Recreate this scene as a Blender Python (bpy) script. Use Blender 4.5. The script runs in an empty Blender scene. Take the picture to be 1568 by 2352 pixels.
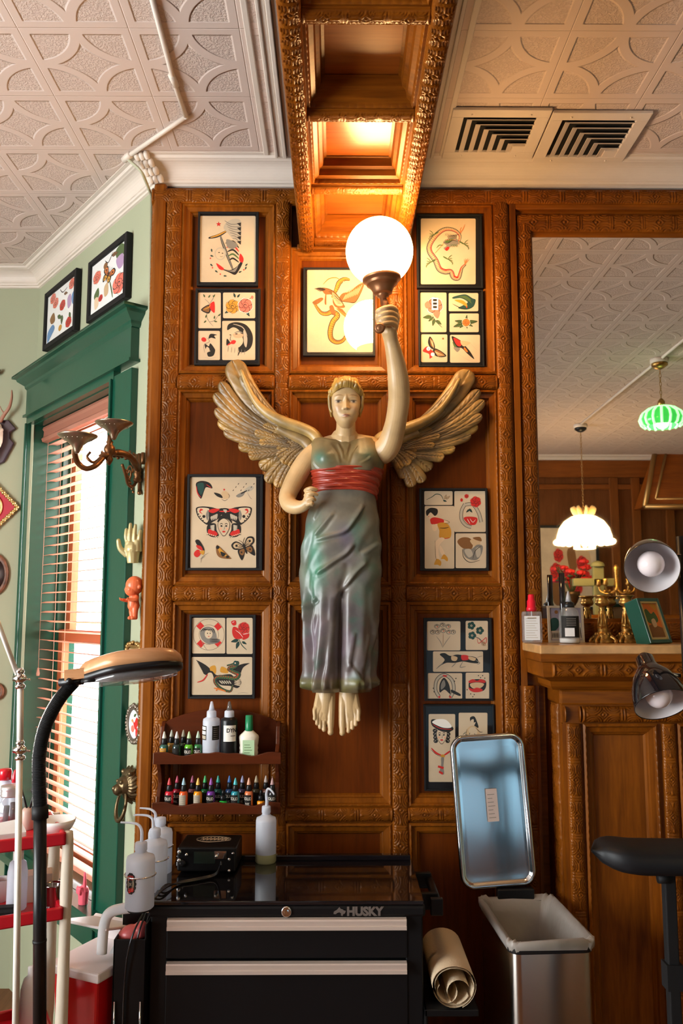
import bpy, bmesh, math, random
import numpy as np
from mathutils import Vector, Matrix, Euler
PI = math.pi
C = bpy.context.scene.collection
SC = bpy.context.scene
random.seed(7)

# ---------------------------------------------------------------- camera, world, light, exposure
F = 1900.0                      # focal length in pixels of the 1568x2352 frame
CAM = Vector((0, -3.15, 1.8))
cam_d = bpy.data.cameras.new('camera')
cam = bpy.data.objects.new('camera', cam_d); C.objects.link(cam)
cam_d.sensor_fit = 'HORIZONTAL'; cam_d.sensor_width = 24.0
cam_d.lens = 24.0 * F / 1568.0
cam_d.clip_start = 0.05
PITCH = math.atan(224.0 / F); YAW = -math.atan(14.0 / F)
cam.location = CAM
cam.rotation_euler = (PI/2 + PITCH, 0, YAW)
SC.camera = cam
RM = Euler((PI/2 + PITCH, 0, YAW)).to_matrix()

SC.view_settings.view_transform = 'Standard'
SC.view_settings.look = 'None'
SC.view_settings.gamma = 1
SC.view_settings.exposure = 0.0
SC.view_settings.use_curve_mapping = False

w = bpy.data.worlds.new('world'); SC.world = w; w.use_nodes = True
bgn = w.node_tree.nodes['Background']
bgn.inputs[0].default_value = (0.86, 0.94, 1.0, 1); bgn.inputs[1].default_value = 13.0

def area(name, loc, target, sx, sy, energy, col):
    l = bpy.data.lights.new(name, 'AREA'); l.shape = 'RECTANGLE'; l.size = sx; l.size_y = sy
    l.energy = energy; l.color = col
    o = bpy.data.objects.new(name, l); C.objects.link(o); o.location = loc
    o.rotation_euler = (Vector(target) - Vector(loc)).to_track_quat('-Z', 'Y').to_euler()
    return o
# daylight entering by the bay window (outside it) and by the shop windows left of the camera; rear panel is added
area('daylight_bay', (-0.45, 1.05, 1.9), (-1.5, 0.2, 1.5), 1.3, 2.4, 120, (1.0, 0.98, 0.94))
area('daylight_front', (-3.5, -2.6, 1.95), (0, -1.3, 2.3), 2.4, 1.9, 108, (1.0, 0.94, 0.86))
area('lid_reflection_panel', (2.0, -6.28, 0.92), (2.0, 0, 0.92), 2.6, 1.25, 12, (0.45, 0.80, 1.0))  # blue panel added before a closed wall for the steel lid to reflect

def at(px, py, Y=0.0):
    d = RM @ Vector(((px-784)/F, -(py-1176)/F, -1))
    t = (Y - CAM.y) / d.y
    return CAM + d*t
def X(px, py=1176, Y=0.0): return at(px, py, Y).x
def Z(py, px=770, Y=0.0): return at(px, py, Y).z

# ---------------------------------------------------------------- helpers
def link(o, parent=None):
    C.objects.link(o)
    if parent is not None: o.parent = parent
    return o
def tagp(o, label=None, cat=None, group=None, kind=None):
    if label: o['label'] = label
    if cat: o['category'] = cat
    if group: o['group'] = group
    if kind: o['kind'] = kind
    return o
def thing(name, label, cat, loc=(0,0,0), rz=0, group=None):
    o = bpy.data.objects.new(name, None); C.objects.link(o)
    o.empty_display_size = 0.02
    o.location = loc; o.rotation_euler = (0, 0, rz)
    return tagp(o, label, cat, group)
def setmats(me, mats):
    for m in (mats if isinstance(mats, (list, tuple)) else [mats]): me.materials.append(m)
def mesh(name, verts, faces, mats, parent=None, smooth=False, fmat=None, loc=None, rz=0, bevel=0, label=None):
    me = bpy.data.meshes.new(name)
    me.from_pydata([tuple(v) for v in verts], [], [tuple(f) for f in faces])
    setmats(me, mats)
    if fmat is not None: me.polygons.foreach_set('material_index', np.array(fmat, dtype=np.int32))
    if smooth is True: me.polygons.foreach_set('use_smooth', np.ones(len(me.polygons), dtype=bool))
    me.update()
    o = bpy.data.objects.new(name, me); link(o, parent)
    if loc is not None: o.location = loc
    if rz: o.rotation_euler.z = rz
    if bevel:
        b = o.modifiers.new('bevel', 'BEVEL'); b.width = bevel; b.segments = 2; b.limit_method = 'ANGLE'; b.angle_limit = 0.6
    if label: o['label'] = label
    return o

class MB:
    """collects primitives into one mesh"""
    def __init__(s): s.v = []; s.f = []; s.m = []; s.sm = []
    def add(s, vs, fs, mi=0, smooth=False, M=None):
        n = len(s.v)
        for v in vs:
            v = Vector(v)
            if M is not None: v = M @ v
            s.v.append(v)
        for f in fs: s.f.append(tuple(i+n for i in f)); s.m.append(mi); s.sm.append(smooth)
        return s
    def box(s, a, b, mi=0, M=None):
        (x0,y0,z0),(x1,y1,z1) = a, b
        x0,x1 = min(x0,x1),max(x0,x1); y0,y1 = min(y0,y1),max(y0,y1); z0,z1 = min(z0,z1),max(z0,z1)
        vs = [(x0,y0,z0),(x1,y0,z0),(x1,y1,z0),(x0,y1,z0),(x0,y0,z1),(x1,y0,z1),(x1,y1,z1),(x0,y1,z1)]
        return s.add(vs, [(0,3,2,1),(4,5,6,7),(0,1,5,4),(1,2,6,5),(2,3,7,6),(3,0,4,7)], mi, False, M)
    def prism(s, poly, y0, y1, mi=0, M=None):
        """polygon in x,z extruded from y0 to y1"""
        n = len(poly)
        vs = [(x,y0,z) for x,z in poly] + [(x,y1,z) for x,z in poly]
        fs = [tuple(range(n)), tuple(range(2*n-1, n-1, -1))] + [(i,(i+1)%n+0,(i+1)%n+n,i+n)[::-1] for i in range(n)]
        return s.add(vs, fs, mi, False, M)
    def lathe(s, prof, seg=24, mi=0, M=None, cap=True, smooth=True, sx=1, sy=1):
        """prof = [(r,z)]"""
        vs = []; fs = []
        for r, z in prof:
            for i in range(seg):
                a = 2*PI*i/seg; vs.append((r*math.cos(a)*sx, r*math.sin(a)*sy, z))
        for j in range(len(prof)-1):
            for i in range(seg):
                k = (i+1)%seg; fs.append((j*seg+i, j*seg+k, (j+1)*seg+k, (j+1)*seg+i))
        if cap:
            fs.append(tuple(range(seg))[::-1]); fs.append(tuple(range((len(prof)-1)*seg, len(prof)*seg)))
        return s.add(vs, fs, mi, smooth, M)
    def tube(s, pts, r, seg=10, mi=0, M=None, cap=True, flat=1.0, up=None):
        pts = [Vector(p) for p in pts]; n = len(pts)
        rs = r if isinstance(r, (list, tuple)) else [r]*n
        vs = []; fs = []; prev = None
        for i, p in enumerate(pts):
            t = (pts[min(i+1,n-1)] - pts[max(i-1,0)]).normalized()
            if prev is None:
                u = Vector(up) if up else (Vector((0,0,1)) if abs(t.z) < .9 else Vector((1,0,0)))
            else: u = prev
            u = (u - t*u.dot(t)).normalized(); prev = u; b = t.cross(u)
            for k in range(seg):
                a = 2*PI*k/seg; vs.append(p + (u*math.cos(a) + b*math.sin(a)*flat)*rs[i])
        for j in range(n-1):
            for i in range(seg):
                k = (i+1)%seg; fs.append((j*seg+i, j*seg+k, (j+1)*seg+k, (j+1)*seg+i))
        if cap: fs.append(tuple(range(seg))[::-1]); fs.append(tuple(range((n-1)*seg, n*seg)))
        return s.add(vs, fs, mi, True, M)
    def ball(s, c, r, seg=16, rings=10, mi=0, M=None, sz=1, sx=1, sy=1):
        prof = [(math.sin(PI*i/rings)*r + 1e-5, -math.cos(PI*i/rings)*r*sz) for i in range(rings+1)]
        T = Matrix.Translation(c); T = (M @ T) if M is not None else T
        return s.lathe(prof, seg, mi, T, True, True, sx, sy)
    def build(s, name, mats, parent=None, label=None, bevel=0, loc=None, rz=0, sub=0):
        me = bpy.data.meshes.new(name)
        me.from_pydata([tuple(v) for v in s.v], [], s.f); setmats(me, mats)
        me.polygons.foreach_set('material_index', np.array(s.m, dtype=np.int32))
        me.polygons.foreach_set('use_smooth', np.array(s.sm, dtype=bool))
        me.update()
        o = bpy.data.objects.new(name, me); link(o, parent)
        if loc is not None: o.location = loc
        if rz: o.rotation_euler.z = rz
        if label: o['label'] = label
        if bevel:
            b = o.modifiers.new('bevel', 'BEVEL'); b.width = bevel; b.segments = 2; b.limit_method = 'ANGLE'; b.angle_limit = 0.6
        if sub:
            b = o.modifiers.new('sub', 'SUBSURF'); b.levels = sub; b.render_levels = sub
        return o
def spline(pts, n=8, closed=False):
    P = [Vector(p) for p in pts]; N = len(P); out = []
    rng = range(N if closed else N-1)
    for i in rng:
        p0 = P[(i-1)%N] if closed else P[max(i-1,0)]
        p1 = P[i]; p2 = P[(i+1)%N] if closed else P[i+1]
        p3 = P[(i+2)%N] if closed else P[min(i+2,N-1)]
        for k in range(n):
            t = k/n
            out.append(0.5*((2*p1)+(p2-p0)*t+(2*p0-5*p1+4*p2-p3)*t*t+(3*p1-p0-3*p2+p3)*t**3))
    if not closed: out.append(P[-1])
    return out
def rot_to(d):  # matrix that turns +z into d
    return Vector(d).to_track_quat('Z', 'Y').to_matrix().to_4x4()
def TM(loc, rx=0, ry=0, rz=0): return Matrix.Translation(loc) @ Euler((rx,ry,rz)).to_matrix().to_4x4()
def grid_mesh(name, P, mats, parent=None, smooth=True, wrap=False, label=None, loc=None):
    """P: numpy array (nu, nv, 3)"""
    nu, nv = P.shape[:2]
    idx = np.arange(nu*nv).reshape(nu, nv)
    if wrap: idx = np.concatenate([idx, idx[:, :1]], axis=1)
    q = np.stack([idx[:-1,:-1], idx[1:,:-1], idx[1:,1:], idx[:-1,1:]], axis=-1).reshape(-1,4)
    me = bpy.data.meshes.new(name)
    me.vertices.add(nu*nv); me.vertices.foreach_set('co', P.reshape(-1).astype(np.float32))
    me.loops.add(q.size); me.polygons.add(len(q))
    me.loops.foreach_set('vertex_index', q.reshape(-1).astype(np.int32))
    me.polygons.foreach_set('loop_start', (np.arange(len(q))*4).astype(np.int32))
    me.polygons.foreach_set('loop_total', np.full(len(q), 4, dtype=np.int32))
    setmats(me, mats); me.update(calc_edges=True); me.validate()
    if smooth: me.polygons.foreach_set('use_smooth', np.ones(len(me.polygons), dtype=bool))
    o = bpy.data.objects.new(name, me); link(o, parent)
    if label: o['label'] = label
    if loc is not None: o.location = loc
    return o
def text(name, body, size, mat, M, parent=None, ext=0.0004, off=0.0, sx=1.0, align='CENTER', shear=0):
    cu = bpy.data.curves.new(name, 'FONT'); cu.body = body; cu.size = size; cu.extrude = ext; cu.offset = off
    cu.align_x = align; cu.align_y = 'CENTER'; cu.shear = shear; cu.resolution_u = 3
    t = bpy.data.objects.new('tmp', cu); C.objects.link(t)
    dg = bpy.context.evaluated_depsgraph_get()
    me = bpy.data.meshes.new_from_object(t.evaluated_get(dg))
    bpy.data.objects.remove(t); bpy.data.curves.remove(cu)
    me.transform(M @ Matrix.Diagonal((sx,1,1,1)))
    me.materials.clear(); me.materials.append(mat); me.name = name
    o = bpy.data.objects.new(name, me); link(o, parent)
    return o
FRONT = Euler((PI/2,0,0)).to_matrix().to_4x4()    # text facing -y

# ---------------------------------------------------------------- materials
MATS = {}
def mat(name, col=(.5,.5,.5), rough=.5, metal=0, coat=0, emis=None, estr=0, trans=0, alpha=1, ior=1.45, bump=0, bscale=60, sss=0, spec=.5, crough=.1, var=0, vscale=8):
    if name in MATS: return MATS[name]
    m = bpy.data.materials.new(name); m.use_nodes = True; nt = m.node_tree
    b = nt.nodes['Principled BSDF']
    b.inputs['Base Color'].default_value = (*col, 1); b.inputs['Roughness'].default_value = rough
    b.inputs['Metallic'].default_value = metal; b.inputs['Coat Weight'].default_value = coat
    b.inputs['Coat Roughness'].default_value = crough
    b.inputs['Transmission Weight'].default_value = trans; b.inputs['Alpha'].default_value = alpha
    b.inputs['IOR'].default_value = ior; b.inputs['Specular IOR Level'].default_value = spec
    if sss: b.inputs['Subsurface Weight'].default_value = sss; b.inputs['Subsurface Radius'].default_value = (.02,.01,.006); b.inputs['Subsurface Scale'].default_value = 1
    if emis: b.inputs['Emission Color'].default_value = (*emis, 1); b.inputs['Emission Strength'].default_value = estr
    if bump or var:
        tc = nt.nodes.new('ShaderNodeTexCoord')
    if bump:
        n = nt.nodes.new('ShaderNodeTexNoise'); n.inputs['Scale'].default_value = bscale; n.inputs['Detail'].default_value = 4
        bp = nt.nodes.new('ShaderNodeBump'); bp.inputs['Strength'].default_value = bump; bp.inputs['Distance'].default_value = .004
        nt.links.new(tc.outputs['Object'], n.inputs['Vector']); nt.links.new(n.outputs['Fac'], bp.inputs['Height']); nt.links.new(bp.outputs['Normal'], b.inputs['Normal'])
    if var:
        n = nt.nodes.new('ShaderNodeTexNoise'); n.inputs['Scale'].default_value = vscale; n.inputs['Detail'].default_value = 5
        r = nt.nodes.new('ShaderNodeValToRGB')
        r.color_ramp.elements[0].position = .3; r.color_ramp.elements[1].position = .7
        r.color_ramp.elements[0].color = (*[c*(1-var) for c in col], 1); r.color_ramp.elements[1].color = (*[min(1,c*(1+var)) for c in col], 1)
        nt.links.new(tc.outputs['Object'], n.inputs['Vector']); nt.links.new(n.outputs['Fac'], r.inputs['Fac']); nt.links.new(r.outputs['Color'], b.inputs['Base Color'])
    MATS[name] = m
    return m
def wood(name, dark, light, axis='z', scale=1.0, rough=.38, coat=.12, gr=14, spec=.25):
    if name in MATS: return MATS[name]
    m = bpy.data.materials.new(name); m.use_nodes = True; nt = m.node_tree; L = nt.links
    b = nt.nodes['Principled BSDF']; b.inputs['Roughness'].default_value = rough
    b.inputs['Coat Weight'].default_value = coat; b.inputs['Coat Roughness'].default_value = .22; b.inputs['Specular IOR Level'].default_value = spec; b.inputs['Specular Tint'].default_value = (1,.72,.42,1); b.inputs['Coat Tint'].default_value = (1,.8,.55,1)
    tc = nt.nodes.new('ShaderNodeTexCoord'); mp = nt.nodes.new('ShaderNodeMapping')
    s = {'x': (1.2,gr,gr), 'y': (gr,1.2,gr), 'z': (gr,gr,1.2)}[axis]
    mp.inputs['Scale'].default_value = [k*scale for k in s]
    n1 = nt.nodes.new('ShaderNodeTexNoise'); n1.inputs['Scale'].default_value = 1.6; n1.inputs['Detail'].default_value = 6; n1.inputs['Distortion'].default_value = 1.2
    n2 = nt.nodes.new('ShaderNodeTexNoise'); n2.inputs['Scale'].default_value = 9; n2.inputs['Detail'].default_value = 4
    n3 = nt.nodes.new('ShaderNodeTexNoise'); n3.inputs['Scale'].default_value = 2.2; n3.inputs['Detail'].default_value = 3
    mx = nt.nodes.new('ShaderNodeMix'); mx.data_type = 'FLOAT'; mx.inputs['Factor'].default_value = .35
    mx2 = nt.nodes.new('ShaderNodeMix'); mx2.data_type = 'FLOAT'; mx2.inputs['Factor'].default_value = .35
    r = nt.nodes.new('ShaderNodeValToRGB'); r.color_ramp.elements[0].position = .32; r.color_ramp.elements[1].position = .68
    r.color_ramp.elements[0].color = (*dark, 1); r.color_ramp.elements[1].color = (*light, 1)
    L.new(tc.outputs['Object'], mp.inputs['Vector']); L.new(mp.outputs['Vector'], n1.inputs['Vector']); L.new(mp.outputs['Vector'], n2.inputs['Vector'])
    L.new(tc.outputs['Object'], n3.inputs['Vector'])
    L.new(n1.outputs['Fac'], mx.inputs['A']); L.new(n2.outputs['Fac'], mx.inputs['B'])
    L.new(mx.outputs['Result'], mx2.inputs['A']); L.new(n3.outputs['Fac'], mx2.inputs['B'])
    L.new(mx2.outputs['Result'], r.inputs['Fac']); L.new(r.outputs['Color'], b.inputs['Base Color'])
    bp = nt.nodes.new('ShaderNodeBump'); bp.inputs['Strength'].default_value = .12; bp.inputs['Distance'].default_value = .002
    L.new(mx.outputs['Result'], bp.inputs['Height']); L.new(bp.outputs['Normal'], b.inputs['Normal'])
    MATS[name] = m
    return m
WD, WL = (.068,.015,.0012), (.27,.078,.005)
wood_v = wood('carved_oak_vertical', WD, WL, 'z')
wood_h = wood('carved_oak_horizontal', WD, WL, 'x')
wood_y = wood('carved_oak_deep', WD, WL, 'y')
wood_p = wood('oak_panel', (.058,.009,.0008), (.150,.030,.002), 'z', rough=.5, coat=.08, spec=.2)
wood_px = wood('oak_panel_cross', (.17,.04,.006), (.36,.11,.016), 'x', rough=.3, coat=.6)
wood_shelf = wood('shelf_mahogany', (.045,.010,.004), (.10,.022,.008), 'x', rough=.3, coat=.5)
green = mat('green_gloss_paint', (.004,.062,.036), .28, coat=.3, bump=.05, bscale=40)
sage = mat('sage_wall_paint', (.34,.36,.24), .8, bump=.1, bscale=120, var=.04, vscale=2)
cream = mat('cream_moulding_paint', (.66,.57,.49), .45, bump=.04, bscale=30, var=.03)
black = mat('black_satin', (.008,.008,.009), .32, spec=.4)
blackm = mat('black_matte', (.007,.007,.0075), .6, spec=.3)
blackg = mat('black_gloss', (.006,.006,.008), .07, coat=.6, crough=.04)
chrome = mat('chrome', (.75,.76,.78), .12, 1)
steel = mat('brushed_steel', (.55,.52,.48), .30, 1)
for k_, v_ in (('Anisotropic', .9), ('Anisotropic Rotation', .25)): steel.node_tree.nodes['Principled BSDF'].inputs[k_].default_value = v_
brass = mat('aged_brass', (.42,.24,.07), .35, 1, var=.4, vscale=40)
white = mat('white_plastic', (.8,.8,.8), .35)
def translucent_plastic(name, col, tr=.5, rough=.35):
    if name in MATS: return MATS[name]
    m = bpy.data.materials.new(name); m.use_nodes = True; nt = m.node_tree; L = nt.links
    b = nt.nodes['Principled BSDF']; b.inputs['Base Color'].default_value = (*col,1); b.inputs['Roughness'].default_value = rough
    t = nt.nodes.new('ShaderNodeBsdfTranslucent'); t.inputs['Color'].default_value = (*col,1)
    mx = nt.nodes.new('ShaderNodeMixShader'); mx.inputs[0].default_value = tr
    L.new(b.outputs[0], mx.inputs[1]); L.new(t.outputs[0], mx.inputs[2]); L.new(mx.outputs[0], nt.nodes['Material Output'].inputs['Surface'])
    MATS[name] = m; return m
def clear(name, tint=(1,1,1), f0=.04, rough=.02, op=0.0, col=(1,1,1)):
    """thin clear sheet: transparent with a fresnel reflection"""
    if name in MATS: return MATS[name]
    m = bpy.data.materials.new(name); m.use_nodes = True; nt = m.node_tree; L = nt.links
    nt.nodes.remove(nt.nodes['Principled BSDF'])
    t = nt.nodes.new('ShaderNodeBsdfTransparent'); t.inputs[0].default_value = (*tint,1)
    g = nt.nodes.new('ShaderNodeBsdfGlossy'); g.inputs['Roughness'].default_value = rough
    lw = nt.nodes.new('ShaderNodeLayerWeight'); lw.inputs['Blend'].default_value = .5
    p5 = nt.nodes.new('ShaderNodeMath'); p5.operation = 'POWER'; p5.inputs[1].default_value = 5; L.new(lw.outputs['Facing'], p5.inputs[0])
    ma = nt.nodes.new('ShaderNodeMath'); ma.operation = 'MULTIPLY_ADD'; ma.inputs[1].default_value = .93; ma.inputs[2].default_value = f0; L.new(p5.outputs[0], ma.inputs[0]); lw = ma
    mx = nt.nodes.new('ShaderNodeMixShader'); L.new(lw.outputs[0], mx.inputs[0]); L.new(t.outputs[0], mx.inputs[1]); L.new(g.outputs[0], mx.inputs[2])
    out = mx
    if op > 0:
        d = nt.nodes.new('ShaderNodeBsdfDiffuse'); d.inputs[0].default_value = (*col,1)
        m2 = nt.nodes.new('ShaderNodeMixShader'); m2.inputs[0].default_value = op
        L.new(mx.outputs[0], m2.inputs[1]); L.new(d.outputs[0], m2.inputs[2]); out = m2
    L.new(out.outputs[0], nt.nodes['Material Output'].inputs['Surface'])
    MATS[name] = m; return m
glass = clear('picture_glass', f0=.012)
glass_shiny = clear('shiny_picture_glass', f0=.10, rough=.0)
milky = translucent_plastic('milky_plastic', (.78,.82,.9), .45)
# ---------------------------------------------------------------- setting
CEIL = 3.57
def struct(o): o['kind'] = 'structure'; return o
A = Vector((X(352,700), 0, 0)); B = Vector((at(92,665,1.057).x, 1.057, 0))
WDIR = (A-B).normalized()                       # along the bay wall, towards the right
WN = Vector((WDIR.y, -WDIR.x, 0))               # outward normal into the room
if WN.dot(CAM-A) < 0: WN = -WN
WPHI = math.atan2(WN.x, -WN.y)
def onwall(px, py, off=0.0):                    # point on the bay wall plane, off metres into the room
    d = RM @ Vector(((px-784)/F, -(py-1176)/F, -1))
    p0 = A + WN*off
    return CAM + d*((p0-CAM).dot(WN)/d.dot(WN))
def wl(px, py, off=0.0):                        # the same in bay-wall coordinates: s from A (negative leftwards), z
    p = onwall(px, py, off); return ((p-A).dot(WDIR), p.z)

# ceiling with pressed tiles
def ceiling_mat():
    m = bpy.data.materials.new('pressed_tile_ceiling'); m.use_nodes = True; nt = m.node_tree; L = nt.links
    b = nt.nodes['Principled BSDF']; b.inputs['Roughness'].default_value = .75
    tc = nt.nodes.new('ShaderNodeTexCoord'); sep = nt.nodes.new('ShaderNodeSeparateXYZ'); L.new(tc.outputs['Object'], sep.inputs[0])
    def M(op, a, b_=None, c=None):
        n = nt.nodes.new('ShaderNodeMath'); n.operation = op
        for i, q in enumerate((a, b_, c)):
            if q is None: continue
            if isinstance(q, (int, float)): n.inputs[i].default_value = q
            else: L.new(q, n.inputs[i])
        return n.outputs[0]
    def SS(v, lo, hi):
        n = nt.nodes.new('ShaderNodeMapRange'); n.interpolation_type = 'SMOOTHSTEP'; L.new(v, n.inputs[0])
        n.inputs['From Min'].default_value = lo; n.inputs['From Max'].default_value = hi; return n.outputs[0]
    T = .34
    u = M('PINGPONG', M('DIVIDE', M('ADD', sep.outputs[0], CX0), T), .5)
    v = M('PINGPONG', M('DIVIDE', M('ADD', sep.outputs[1], CY0), T), .5)
    r = M('SQRT', M('ADD', M('MULTIPLY', u, u), M('MULTIPLY', v, v)))
    uu = SS(u, .075, .095); vv = SS(v, .075, .095)
    inner = M('MULTIPLY', M('MULTIPLY', uu, vv), M('SUBTRACT', 1, SS(r, .435, .455)))
    outer = SS(r, .535, .555)
    rec = M('MAXIMUM', inner, outer)
    line = M('MINIMUM', SS(u, .0, .008), SS(v, .0, .008))
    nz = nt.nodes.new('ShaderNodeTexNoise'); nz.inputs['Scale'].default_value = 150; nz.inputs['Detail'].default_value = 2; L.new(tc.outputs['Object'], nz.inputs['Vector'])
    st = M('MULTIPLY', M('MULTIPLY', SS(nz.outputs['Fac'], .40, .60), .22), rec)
    h = M('ADD', M('SUBTRACT', M('MULTIPLY', line, .3), M('MULTIPLY', rec, 1.0)), st)
    bp = nt.nodes.new('ShaderNodeBump'); bp.inputs['Strength'].default_value = 1; bp.inputs['Distance'].default_value = .0045
    L.new(h, bp.inputs['Height']); L.new(bp.outputs['Normal'], b.inputs['Normal'])
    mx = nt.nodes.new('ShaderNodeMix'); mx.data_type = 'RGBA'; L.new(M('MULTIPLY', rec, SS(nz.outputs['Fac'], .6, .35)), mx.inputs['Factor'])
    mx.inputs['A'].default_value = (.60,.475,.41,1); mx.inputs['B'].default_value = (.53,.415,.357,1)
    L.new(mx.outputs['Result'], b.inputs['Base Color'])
    return m
g0 = at(295, 65, 0); _d = (g0-CAM); _p = CAM + _d*((CEIL-CAM.z)/_d.z)
CX0, CY0 = 16*.34 - _p.x, 40*.34 - _p.y
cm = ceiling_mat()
# room footprint: back wall y=0, bay alcove, opposite wall y=-5.95
YB = -6.32; XR = 4.6; XL = -3.6
foot = [(XL-.2,YB-.2),(XR+.2,YB-.2),(XR+.2,.14),(A.x+.1,.14),(B.x+.2,B.y+.2),(XL-.2,B.y+.2)]
def slab(z0, z1):
    m_ = MB(); n = len(foot); m_.add([(*p,z0) for p in foot]+[(*p,z1) for p in foot], [tuple(range(n))[::-1], tuple(range(n,2*n))]+[(i,(i+1)%n,(i+1)%n+n,i+n) for i in range(n)]); return m_
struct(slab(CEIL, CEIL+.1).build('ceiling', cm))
fl = slab(-.1, 0); struct(fl.build('floor', wood('floor_boards', (.09,.03,.012), (.2,.08,.03), 'y')))
# walls
def quadwall(name, p, q, z0, z1, thick, m, holes=()):
    """wall from p to q (2D), thickness away from the room to the left of p->q; holes in (s0,s1,z0,z1)"""
    p = Vector((*p,0)); q = Vector((*q,0)); d = (q-p); Ln = d.length; d.normalize(); n = Vector((-d.y, d.x, 0))
    mb = MB(); cuts = sorted(set([0, Ln] + [h[0] for h in holes] + [h[1] for h in holes]))
    def seg(s0, s1, a, b):
        if s1-s0 < 1e-6 or b-a < 1e-6: return
        v = [p+d*s0, p+d*s1, p+d*s1+n*thick, p+d*s0+n*thick]
        vs = [(*c.xy, a) for c in v] + [(*c.xy, b) for c in v]
        mb.add(vs, [(0,3,2,1),(4,5,6,7),(0,1,5,4),(1,2,6,5),(2,3,7,6),(3,0,4,7)])
    for i in range(len(cuts)-1):
        s0, s1 = cuts[i], cuts[i+1]; hs = [h for h in holes if h[0] <= s0+1e-6 and h[1] >= s1-1e-6]
        if hs: seg(s0, s1, z0, hs[0][2]); seg(s0, s1, hs[0][3], z1)
        else: seg(s0, s1, z0, z1)
    return struct(mb.build(name, m))
quadwall('wall_back', (A.x, 0.0), (XR, 0.0), 0, CEIL, .14, wood_p)
BL = (B-A).length
# bay window opening in wall coordinates
ws_r, _ = wl(262, 1200); ws_l, _ = wl(62, 1300)
wz1 = wl(262, 880)[1]; wz0 = wl(240, 2090)[1]
wz0 = .62 if wz0 < .3 or wz0 > 1.2 else wz0
quadwall('wall_left', (B.x, B.y), (A.x, A.y), 0, CEIL, .26, sage, [(BL+ws_l, BL+ws_r, wz0, wz1)])
quadwall('wall_far_left', (XL, B.y), (B.x, B.y), 0, CEIL, .2, sage)
quadwall('wall_right', (XR, 0), (XR, YB), 0, CEIL, .2, sage)
quadwall('wall_side', (XL, YB), (XL, B.y), 0, CEIL, .2, sage, [(1.9, 4.9, .6, 2.9)])
quadwall('wall_front', (XR, YB), (XL, YB), 0, CEIL, .2, wood('far_wall_wood', (.07,.02,.006), (.15,.05,.016), 'z'))

# relief strips -------------------------------------------------------------------------
def carve(u, v, w, per):
    """ornament height 0..1 at length u (m), across v (-.5...5), repeating every per metres"""
    t = (u/per) % 1.0; t2 = np.abs(t-.5)*2            # 0 at the boss, 1 at the bars
    uu = (t-.5)*per; vv = v*w
    r = np.hypot(uu, vv)
    boss = np.clip(1-(r/(.10*w))**2, 0, 1)*.9
    dia = np.abs(uu)+np.abs(vv)
    ring = np.exp(-((dia-.24*w)/(.045*w))**2)*.8
    # shells: concentric arcs around points on both edges at quarter points
    sh = np.zeros_like(r)
    for cu in (.23, .77):
        for cv in (.52, -.52):
            rr = np.hypot((t-cu)*per*.85, vv-cv*w)
            ok = np.clip((.62*w-rr)/(.06*w), 0, 1)
            sh = np.maximum(sh, ok*(.38+.34*np.cos(rr/(.125*w)*2*PI)))
    leaf = np.exp(-(vv/(.07*w))**2)*np.clip((t2-.35)*4, 0, 1)*np.clip((.9-t2)*8, 0, 1)*.7
    bars = (np.exp(-((t2-.93)/.035)**2))*np.clip((.42-np.abs(v))*20, 0, 1)*.8
    keep = 1-np.exp(-((t2-.93)/.09)**2)
    return np.maximum.reduce([boss, ring, sh*keep*(dia > .3*w), leaf, bars])
def egg(u, v, per):
    t = (u/per) % 1.0
    return np.maximum(np.clip(1-((t-.5)/.30)**2-(v/.42)**2, 0, 1)**.5, .55*np.exp(-(t/.07)**2)+.55*np.exp(-((1-t)/.07)**2))
def strip(name, p0, p1, w, nrm, base=.012, relief=.005, per=.12, m=None, kind='carve', rnd=True, nx=None, parent=None, fine=.0032, edge=.5):
    p0 = Vector(p0); p1 = Vector(p1); L_ = (p1-p0).length; d = (p1-p0)/L_; nrm = Vector(nrm).normalized(); a = nrm.cross(d)
    per = L_/max(1, round(L_/per))
    nu = max(8, int(L_/fine)); nv = nx or max(8, int(w/.0028))
    u = np.linspace(0, L_, nu); v = np.linspace(-.5, .5, nv)
    U, V = np.meshgrid(u, v, indexing='ij')
    H = base*(np.sqrt(np.clip(1-(2*V*.96)**2, 0, 1)) if rnd else np.ones_like(V))
    H = H + relief*(carve(U, V, w, per) if kind == 'carve' else egg(U, V, per))*np.clip((.5-np.abs(V))*12, 0, 1)
    # close the sides down to the surface
    P = np.empty((nu, nv+2, 3))
    for k in range(3):
        P[:, 1:-1, k] = p0[k] + d[k]*U + a[k]*V*w + nrm[k]*H
        P[:, 0, k] = p0[k] + d[k]*u + a[k]*(-.5)*w; P[:, -1, k] = p0[k] + d[k]*u + a[k]*.5*w
    # end caps by collapsing the first and last rows
    e0 = P[:1].copy(); e1 = P[-1:].copy()
    for k in range(3):
        e0[0, 1:-1, k] -= nrm[k]*H[0]; e1[0, 1:-1, k] -= nrm[k]*H[-1]
    P = np.concatenate([e0, P, e1])
    return grid_mesh(name, P, m or wood_v, parent)
tcount = [0]
def trim(o):
    tcount[0] += 1; o.name = 'trim_%d' % tcount[0]; return struct(o)
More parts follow.
